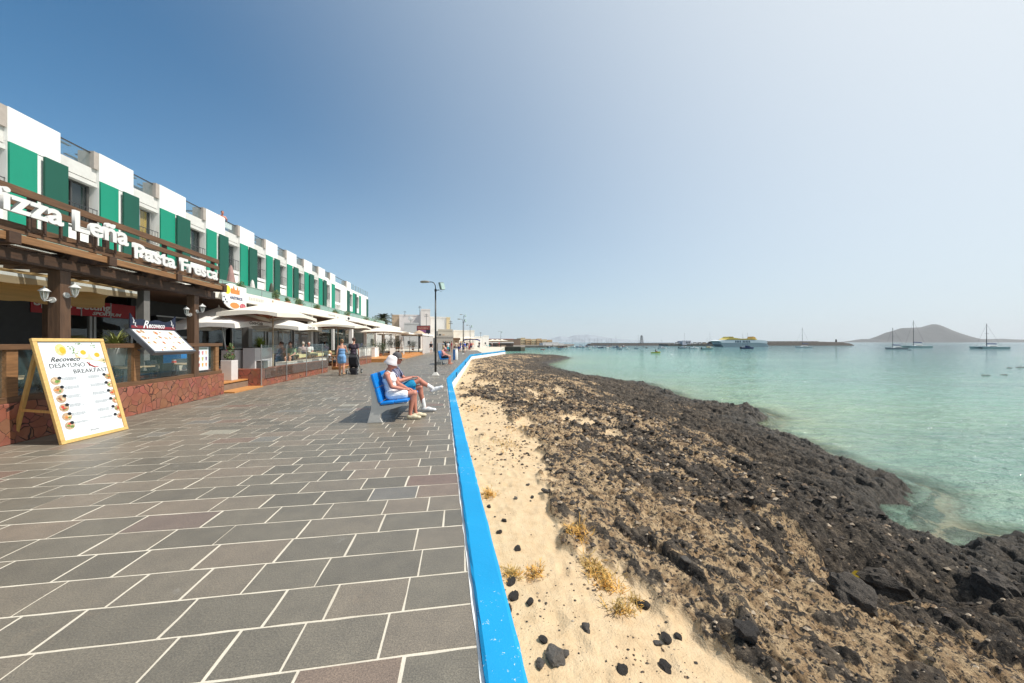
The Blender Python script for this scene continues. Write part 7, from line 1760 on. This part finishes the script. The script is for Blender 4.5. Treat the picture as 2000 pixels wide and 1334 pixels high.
# date palm behind the arcade
def palm(px,Y,zc,label,seed=3):
    rnd=random.Random(seed); X=wx(px,Y); T=empty('palm_tree',(X,Y,0),0,label,'palm tree'); m=MB(); m.tube([(0,0,0),(0.1,0,zc*0.5),(0,0,zc)],[0.30,0.24,0.26],10); m.build('trunk',M_twig,T)
    m=MB()
    for k in range(80):
        a=rnd.uniform(0,6.28); el=rnd.uniform(-0.7,1.35); L_=2.1*rnd.uniform(0.85,1.1); d=Vector((math.cos(a),math.sin(a),0)); sd=Vector((-math.sin(a),math.cos(a),0)); pts=[]
        for j in range(8):
            t=j/7; pts.append(d*math.cos(el)*L_*t+Vector((0,0,math.sin(el)*L_*t-0.95*t*t*(1.0 if el>0 else 0.5))))
        for j in range(7):
            p,q=pts[j],pts[j+1]
            for s in (-1,1):
                for f in (0,0.35,0.7):
                    b=p.lerp(q,f); l=0.42*(1-abs(j/7-0.4)); e=b+sd*s*l+(q-p).normalized()*l*0.7-Vector((0,0,0.12)); w=(q-p)*0.30; m.add([b-w*.5,b+w*.5,e],[(0,1,2)])
    o=m.build('crown',mat('palm_frond',(0.045,0.055,0.022),0.6,var=0.4,vscale=3),T); o.location=(0,0,zc)
palm(748,66,6.1,'date palm with a round crown rising behind the arcade end')
M_an=mat('thin_antenna_metal',(0.12,0.12,0.12),0.5)
for px,yt,yb,Y,l in ((821,598,617,80,'tall antenna on the stair tower block'),(792,608,618,82,'thin antenna on the broad white block'),(766,612,632,84,'antenna at the left end of the town roofs'),(881,626,660,70,'lone mast with round lamp between white blocks'),(834,613,640,70,'thin mast in front of the stair tower'),(939,649,660,104,'antenna on the small white house roof')):
    T=empty('roof_antenna',(wx(px,Y),Y-0.5,wz(yb,Y)),0,l,'antenna'); h=wz(yt,Y)-wz(yb,Y); m=MB(); m.cyl((0,0,0),(0,0,h),0.045,n=6); m.build('mast',M_an,T); m=MB(); m.bx(-0.4,0.4,-0.03,0.03,h*0.8,h*0.83); m.bx(-0.3,0.3,-0.03,0.03,h*0.9,h*0.93); m.build('crossbars',M_an,T)
for px,py,Y,l in ((804,624,81,'white satellite dish on the broad white block'),(822,650,56,'round brown parasol top beside the purple signboard')):
    T=empty('satellite_dish' if 'dish' in l else 'straw_parasol',(wx(px,Y),Y-1,wz(py,Y)),0,l,'satellite dish' if 'dish' in l else 'parasol'); mt=Wm if 'dish' in l else Wt
    m=MB(); m.lathe([(0.02,0.0),(0.35,0.06),(0.6,0.22),(0.62,0.23)] if 'dish' in l else [(1.1,-0.5),(0.9,-0.1),(0.4,0.25),(0.02,0.4)],n=14,M=Matrix.Rotation(R(-70 if 'dish' in l else 0),4,'X') if 'dish' in l else None); m.build('bowl' if 'dish' in l else 'straw_top',mt,T,True); m=MB(); m.cyl((0,0.1,-0.8),(0,0.1,0.0),0.04,n=6); m.build('stem',M_an,T)

# ------------------------------------------------------------------ people on the far promenade
cols=[('red',(0.42,0.05,0.06)),('white',(0.7,0.7,0.68)),('royal blue',(0.02,0.08,0.40)),('pink',(0.6,0.3,0.33)),('black',(0.02,0.02,0.025)),('turquoise',(0.05,0.35,0.4)),('beige',(0.48,0.40,0.30)),('grey',(0.2,0.2,0.22)),('orange',(0.6,0.22,0.06)),('navy',(0.02,0.03,0.1))]
far=[(842,46,4,1,'standing by the white screens'),(866,52,7,4,'before the teal doorway'),(871,55,4,0,'inside the teal doorway'),(875,50,1,5,'right of the teal doorway'),(882,53,0,3,'at the corner of the beige shop'),(891,48,6,7,'beyond the litter bin'),(893,56,7,4,'in front of the brown kiosk'),(899,58,9,2,'left of the second lamp post'),(904,60,1,2,'beside the second lamp post'),(908,50,2,6,'walking right of the second lamp'),(912,57,4,1,'near the third lamp post'),(916,62,3,0,'under the blue arch canopy'),(920,64,0,9,'at the right of the blue canopy'),(924,70,8,1,'walking beyond the blue canopy'),(936,84,4,7,'by the white houses'),(961,104,1,9,'before the harbour restaurant'),(975,106,0,4,'at the right of the harbour restaurant')]
protos={}
kids=None
for k,(px,Y,c1,c2,l) in enumerate(far):
    lab='person in %s top and %s bottoms %s'%(cols[c1][0],cols[c2][0],l)
    v=k%3
    if v not in protos:
        protos[v]=person((wx(px,Y),Y,0),R(90)*(1 if k%2 else -1)+k,stand(1.62+0.06*v,0.1*(v-1),'down' if v!=1 else ('hip','down'),0.02,v==1),lab,M_skin,v==1,0.045,[('tee',mat('cloth_'+cols[c1][0].replace(' ','_'),cols[c1][1],0.85),'shirt'),(('shorts','skirt','trousers')[v],mat('cloth_'+cols[c2][0].replace(' ','_'),cols[c2][1],0.85))],hair=(Mbrown,0.05),group='people on the far promenade'); continue
    T=copy_tree(protos[v]); T.location=(wx(px,Y),Y,0); T.rotation_euler=(0,0,k*1.7); T['label']=lab
    for ch in children(T):
        nm=ch.name.split('.')[0]
        if nm in('shirt','shorts','skirt','trousers'):
            ch.data=ch.data.copy(); ch.data.materials.clear(); c=cols[c1 if nm=='shirt' else c2]; ch.data.materials.append(mat('cloth_'+c[0].replace(' ','_'),c[1],0.85))
for px,Y,c,l in ((872,47,2,'blue promenade chair left of the second lamp'),(899,54,2,'blue chair behind the litter bin'),(952,98,5,'pale blue chair in front of the white houses'),(957,99,5,'pale blue chair nearest the harbour restaurant')):
    cafe_chair((wx(px,Y),Y,0),R(40),l,'blue chairs on the far promenade',mat('cloth_'+cols[c][0].replace(' ','_'),cols[c][1],0.6))
parasol((wx(913,78),78,0),2.2,2.2,2.35,2.9,'yellow parasol beneath the blue arch canopy',None,crm,rz=0.3,drop=0.1,base=0)
bpy.data.objects[-1]
for px,Y,l in ((962,112,'first white canopy parasol by the harbour restaurant'),(971,114,'second white canopy parasol by the harbour restaurant'),(980,112,'third white canopy parasol by the harbour restaurant')):
    parasol((wx(px,Y),Y,-0.0),1.6,1.6,2.0,2.5,l,'white parasols at the harbour',crm,rz=0.3,drop=0.1,base=0)

# ------------------------------------------------------------------ boats
M_hw=mat('white_hull',(0.72,0.72,0.70),0.35,var=0.03); M_hg=mat('grey_hull',(0.30,0.32,0.34),0.4); M_hgr=mat('sea_green_hull',(0.30,0.42,0.40),0.4); M_hb=mat('navy_hull',(0.03,0.05,0.12),0.4); M_cov=mat('navy_sail_cover',(0.02,0.04,0.13),0.8); M_mast=mat('dark_mast',(0.10,0.10,0.11),0.4,0.5); M_hr=mat('red_hull',(0.4,0.06,0.04),0.4)
def hull(m,L_,B,H,sheer=0.12,n=12):
    vs=[];
    for i in range(n+1):
        t=i/n; x=-L_/2+L_*t; w=B/2*(1-max(0,(t-0.45)/0.55)**2.2)*(0.86+0.14*min(1,t*4)); z=H*(0.9+sheer*t*t*2); k=0.75 if t<0.95 else 0.4
        vs += [(x-(0.0 if t<0.9 else 0.0),-w,z),(x-L_*0.04*t,-w*k,0),(x-L_*0.06*t,0,-H*0.35),(x-L_*0.04*t,w*k,0),(x,w,z)]
    fs=[(5*i+j,5*i+5+j,5*i+6+j,5*i+1+j) for i in range(n) for j in range(4)]+[(5*i,5*i+4,5*i+9,5*i+5) for i in range(n)]+[(0,1,2,3,4)]
    m.add(vs,[f[::-1] for f in fs])
def sailboat(px,py,Lpx,mast_px,mast_y,label,hm=M_hw,cover=M_cov,flip=False,cat=False,group='moored sailing boats',detail=True):
    Y=2001/(py-668); L_=Lpx*Y/667; X=wx(px,Y); h=(py-mast_y)*Y/667; T=empty('sailing_boat',(X,Y,SEA),math.pi if flip else 0.0,label,'sailing boat',group)
    H=L_*0.075; B=L_*0.3; sg=-1 if flip else 1; mx=(mast_px-px)*Y/667*sg
    if cat:
        for y in (-B*0.6,B*0.6): m=MB(); hull(m,L_,L_*0.10,H); o=m.build('hull',hm,T); o.location=(0,y,0)
        m=MB(); m.bx(-L_*0.35,L_*0.15,-B*0.6,B*0.6,H*0.75,H*1.15); m.build('bridge_deck',M_hw,T)
    else: m=MB(); hull(m,L_,B,H); m.build('hull',hm,T)
    m=MB(); m.add([(-L_*.25,-B*.28,H*1.0),(L_*.12,-B*.22,H*1.0),(L_*.12,B*.22,H*1.0),(-L_*.25,B*.28,H*1.0),(-L_*.22,-B*.22,H*1.7),(L_*.03,-B*.18,H*1.6),(L_*.03,B*.18,H*1.6),(-L_*.22,B*.22,H*1.7)],[(0,3,2,1),(4,5,6,7),(0,1,5,4),(1,2,6,5),(2,3,7,6),(3,0,4,7)]); c=m.build('cabin',M_hw,T)
    m=MB(); m.bx(-L_*.2,L_*.02,-B*.285,B*.285,H*1.2,H*1.45); m.build('cabin_windows',dkw,c)
    m=MB(); m.cyl((mx,0,H*0.9),(mx,0,h),L_*0.011,L_*0.007,n=6); m.build('mast',M_mast,T)
    m=MB(); m.cyl((mx,0,h*0.20),(mx-L_*0.36,0,h*0.19),L_*0.022,n=6); m.build('boom_with_cover',cover,T)
    for e in ((L_*0.48,0,H),(-L_*0.47,0,H)):
        m=MB(); m.cyl(e,(mx,0,h*0.97),L_*0.0022,n=4,caps=False); m.build('stay',M_mast,T)
    m=MB(); m.cyl((mx,-B*0.2,h*0.6),(mx,B*0.2,h*0.6),L_*0.003,n=4); m.build('spreader',M_mast,T)
sailboat(1748,682,41,1743.5,640,'grey sailing boat with blue sail cover left of the white catamaran',M_hg,flip=True)
sailboat(1788,679,44,1784,626,'pale catamaran with the tallest mast in front of the island',M_hgr,flip=True,cat=True)
sailboat(1931,681,52,1927,632,'sea green sailing boat with blue boom cover at the far right',M_hgr,flip=True,cat=True)
sailboat(1568,679,32,1567,640,'white sailing boat moored before the breakwater right of the ferry',M_hw,flip=True)
sailboat(1256,680,9,1257,657,'small sailing boat beside the lattice tower',M_hw)
sailboat(1219,680,11,1202,656,'sailing boat with a tall thin mast in the marina middle',M_hw) if False else None
for k,(px,py,top) in enumerate(((1107,678.4,664),(1118,678,662),(1131,678.2,655),(1137,677.6,661),(1142,678.3,659),(1151,678,662),(1161,677.6,662),(1167,678.3,660),(1175,678,662),(1184,678.2,661),(1188,677.5,663),(1194,678,661),(1203,678.3,655.5),(1247,678,654),(1292,678.2,664),(1337,678,650),(1381,677.8,660),(1386.5,678,650),(1450.5,678.6,650),(1460,678.6,650))):
    w_=['first','second','third','fourth','fifth','sixth','seventh','eighth','ninth','tenth','eleventh','twelfth','thirteenth','fourteenth','fifteenth','sixteenth','seventeenth','eighteenth','nineteenth','twentieth'][k]
    sailboat(px,py,12,px,top,w_+' bare mast from the left among the marina boats',[M_hw,M_hw,M_hb,M_hw][k%4],group='masted boats in the marina',flip=k%2==0)
def motorboat(px,py,Lpx,label,hm=M_hw,canopy=None,rz=0.0,group='small moored motor boats'):
    Y=2001/(py-668); L_=Lpx*Y/667; T=empty('motor_boat',(wx(px,Y),Y,SEA),rz,label,'motor boat',group); H=L_*0.12; B=L_*0.34
    m=MB(); hull(m,L_,B,H,0.2); m.build('hull',hm,T)
    m=MB(); m.add([(-L_*.12,-B*.3,H),(L_*.22,-B*.25,H),(L_*.22,B*.25,H),(-L_*.12,B*.3,H),(-L_*.10,-B*.26,H*2.1),(L_*.08,-B*.2,H*2.0),(L_*.08,B*.2,H*2.0),(-L_*.10,B*.26,H*2.1)],[(0,3,2,1),(4,5,6,7),(0,1,5,4),(1,2,6,5),(2,3,7,6),(3,0,4,7)]); c=m.build('cabin',canopy or M_hw,T)
    m=MB(); m.bx(-L_*.08,L_*.1,-B*.3,B*.3,H*1.35,H*1.75); m.build('cabin_windows',dkw,c)
    m=MB(); m.bx(-L_*.55,-L_*.48,-B*.08,B*.08,H*0.2,H*1.3); m.build('outboard',dkw,T); return T
ords='first second third fourth fifth sixth seventh eighth ninth tenth eleventh twelfth thirteenth fourteenth fifteenth sixteenth seventeenth eighteenth nineteenth twentieth twenty-first twenty-second twenty-third twenty-fourth twenty-fifth twenty-sixth'.split()
rnd=random.Random(21)
for k in range(26):
    px=1074+k*5.9+rnd.uniform(-1.5,1.5); py=678.6+rnd.uniform(-1.2,1.6) 
    motorboat(px,py,rnd.uniform(7,12),ords[k]+' small boat from the left in the white marina cluster',[M_hw,M_hw,M_hw,M_hb,M_hw,M_hr][rnd.randrange(6)],[None,None,M_cov,Wo][rnd.randrange(4)],rnd.choice([0,0,math.pi,0.7,2.3]),'white boats clustered in the marina')
for px,py,L_,l,hm,cn in ((1152,682.5,8,'lone small white boat before the marina cluster, leftmost',M_hw,None),(1210,682,10,'dark hulled small boat ahead of the marina cluster',M_hb,None),(1225,682.5,9,'white boat with raised bow in front of the marina',M_hw,None),(1243,681,8,'tiny dark dinghy right of the marina cluster',M_hb,None),(1262,679.5,9,'stubby work boat below the lattice tower',M_hg,Wt),(1294,681.5,17,'long white open boat with black stripe left of the pier',M_hw,None),(1335,680.5,19,'long grey motor boat moored off the pier office',M_hg,None),(1356,681,18,'second grey motor boat moored off the pier',M_hw,None),(1383,682.5,25,'white cabin boat with a yellow canopy in front of the rock heap',M_hgr,Wy),(1093,683.5,7,'dark little dinghy near the harbour beach',M_hb,None),(1060,683,8,'red and white little boat near the quay',M_hr,None),(1460,681.5,26,'dark covered tender boat moored before the ferry stern',M_hb,M_cov),(1777,684,7,'small dark dinghy tied right of the grey sailing boat',M_hb,None)):
    motorboat(px,py,L_,l,hm,cn)
T=empty('lattice_tower',(wx(1253,285),285,0.3),0,'grey lattice mast tower standing on the breakwater','tower')
m=MB(); h=wz(655,285)-0.3
for sx in (-1,1):
    for sy in (-1,1): m.cyl((sx*1.1,sy*1.1,0),(sx*0.45,sy*0.45,h),0.14,n=5)
m.build('legs',M_mast,T); m=MB()
for k in range(7):
    z=h*k/7; w=1.1-0.65*k/7; w2=1.1-0.65*(k+1)/7; z2=h*(k+1)/7
    for sy in (-1,1): m.cyl((-w,sy*w,z),(w2,sy*w2,z2),0.08,n=4); m.cyl((w,sy*w,z),(-w2,sy*w2,z2),0.08,n=4)
m.build('bracing',M_mast,T)
def kayak():
    Y=2001/(689.5-668); T=empty('kayak',(wx(1281,Y),Y,SEA),0,'yellow green kayak with a paddler in open water','kayak'); m=MB(); hull(m,2.6,0.6,0.28,0.3); m.build('hull',mat('yellow_green_plastic',(0.42,0.45,0.05),0.4),T)
    m=MB(); m.cyl((-0.9,0,0.75),(1.0,0,0.4),0.025,n=6); m.build('paddle',dkw,T)
    person((wx(1281,Y),Y,SEA+0.15),0,sit(1.6,0.12),'paddler in dark top sitting in the yellow kayak',M_skin2,False,0.04,[('tee',Mblackc,'shirt')],hair=(Mbrown,0))
kayak()
def ferry():
    Y=2001/(677-668); s=Y/667; X=wx(1447,Y); T=empty('ferry',(X,Y,SEA),0,'white fast ferry with yellow top deck moored at the pier','ferry')
    def P(px,py): return ((px-1447)*s,(677-py)*s)
    B=5.0
    def pr(name,pts,mt,y0,y1,par=T): m=MB(); m.prism([P(*p) for p in pts][::-1],-y1,-y0,Matrix.Rotation(R(90),4,'X')); return m.build(name,mt,par)
    pr('hull',[(1404,677),(1490,677),(1491,675),(1487,671),(1470,669.5),(1400,669.5),(1399.5,672)],mat('ferry_lower_hull',(0.34,0.40,0.42),0.4),-B*0.96,B*0.96)
    pr('upper_hull',[(1400,669.4),(1470,669.4),(1487,671),(1488,669),(1484,665),(1472,664),(1408,663.8),(1390,665.8),(1397,667)],mat('ferry_white',(0.78,0.80,0.80),0.4),-B,B)
    pr('yellow_deck',[(1410,663.7),(1470,663.7),(1470,661.8),(1458,661.2),(1440,661.6),(1428,660),(1417,660),(1413,662)],mat('ferry_yellow',(0.72,0.55,0.10),0.5,var=0.1),-B*0.8,B*0.8)
    pr('bridge',[(1416,659.9),(1428,659.9),(1426,657.6),(1418,657.6)],mat('ferry_yellow',(0.72,0.55,0.10),0.5),-B*0.6,B*0.6)
    pr('bridge_windows',[(1417,659.3),(1427,659.3),(1426,658.3),(1418,658.3)],dkw,-B*0.62,B*0.62)
    pr('aft_house',[(1464,663.6),(1472,663.6),(1470,658.5),(1466,657.5),(1464.5,660)],mat('ferry_orange',(0.62,0.36,0.08),0.5),-B*0.5,B*0.5)
    pr('dark_stripe',[(1408,664.2),(1466,664.2),(1466,663.5),(1408,663.5)],dkw,-B*1.01,B*1.01)
    m=MB(); x,z=P(1426,668.9)
    for k in range(10):
        if k!=4: m.bx(x+k*0.98,x+k*0.98+0.62,-B-0.05,-B-0.005,z,z+1.15)
        if k!=4 and k%2: m.bx(x+k*0.98+0.62,x+k*0.98+0.80,-B-0.05,-B-0.006,z,z+0.4)
    m.build('hull_lettering',mat('dark_teal_ink',(0.03,0.07,0.10),0.5),T)
    for px in (1451,1460): m=MB(); a=P(px,661.5); m.cyl((a[0],0,a[1]),(a[0],0,a[1]+(661.5-649)*s*0.2),0.06,n=6); m.build('aerial',M_mast,T)
ferry()
# low reefs breaking the surface
for px0,px1,py,l in ((1905,1972,732.5,'thin dark reef breaking the water on the right'),(1950,2060,718,'second low reef line farther out at the right edge')):
    Y=2001/(py-668); x0,x1=wx(px0,Y),wx(px1,Y); n=60; vv=np.linspace(-1,1,7); X=np.linspace(x0,x1,n)[None,:]+0*vv[:,None]; D=Y+vv[:,None]*0.9+0.8*(fbm(X*0.4,X*0+3,3,4)-0.5); Z=SEA-0.22+(0.42*fbm(X*0.5,D*1.5,4,6,ridge=True))*np.clip(1-vv[:,None]**2,0,1)*np.clip(8*(1-np.abs(2*(X-x0)/(x1-x0)-1)),0,1)
    o=np_mesh('reef',np.stack([X,D,Z],-1).reshape(-1,3),grid_faces(7,n),M_lava); tag(o,l,'reef')
# ------------------------------------------------------------------ sea air
m=MB(); m.bx(-6100,17100,-70,7100,-7.5,330); hb=m.build('haze',None)
hm=bpy.data.materials.new('sea_haze'); hm.use_nodes=True; N=hm.node_tree.nodes; N.remove(N['Principled BSDF']); pv=N.new('ShaderNodeVolumePrincipled'); pv.inputs['Color'].default_value=(0.92,0.95,0.98,1); pv.inputs['Density'].default_value=0.95e-4; pv.inputs['Anisotropy'].default_value=0.2
hm.node_tree.links.new(pv.outputs[0],N['Material Output'].inputs['Volume']); hb.data.materials.clear(); hb.data.materials.append(hm); tag(hb,kind='stuff')
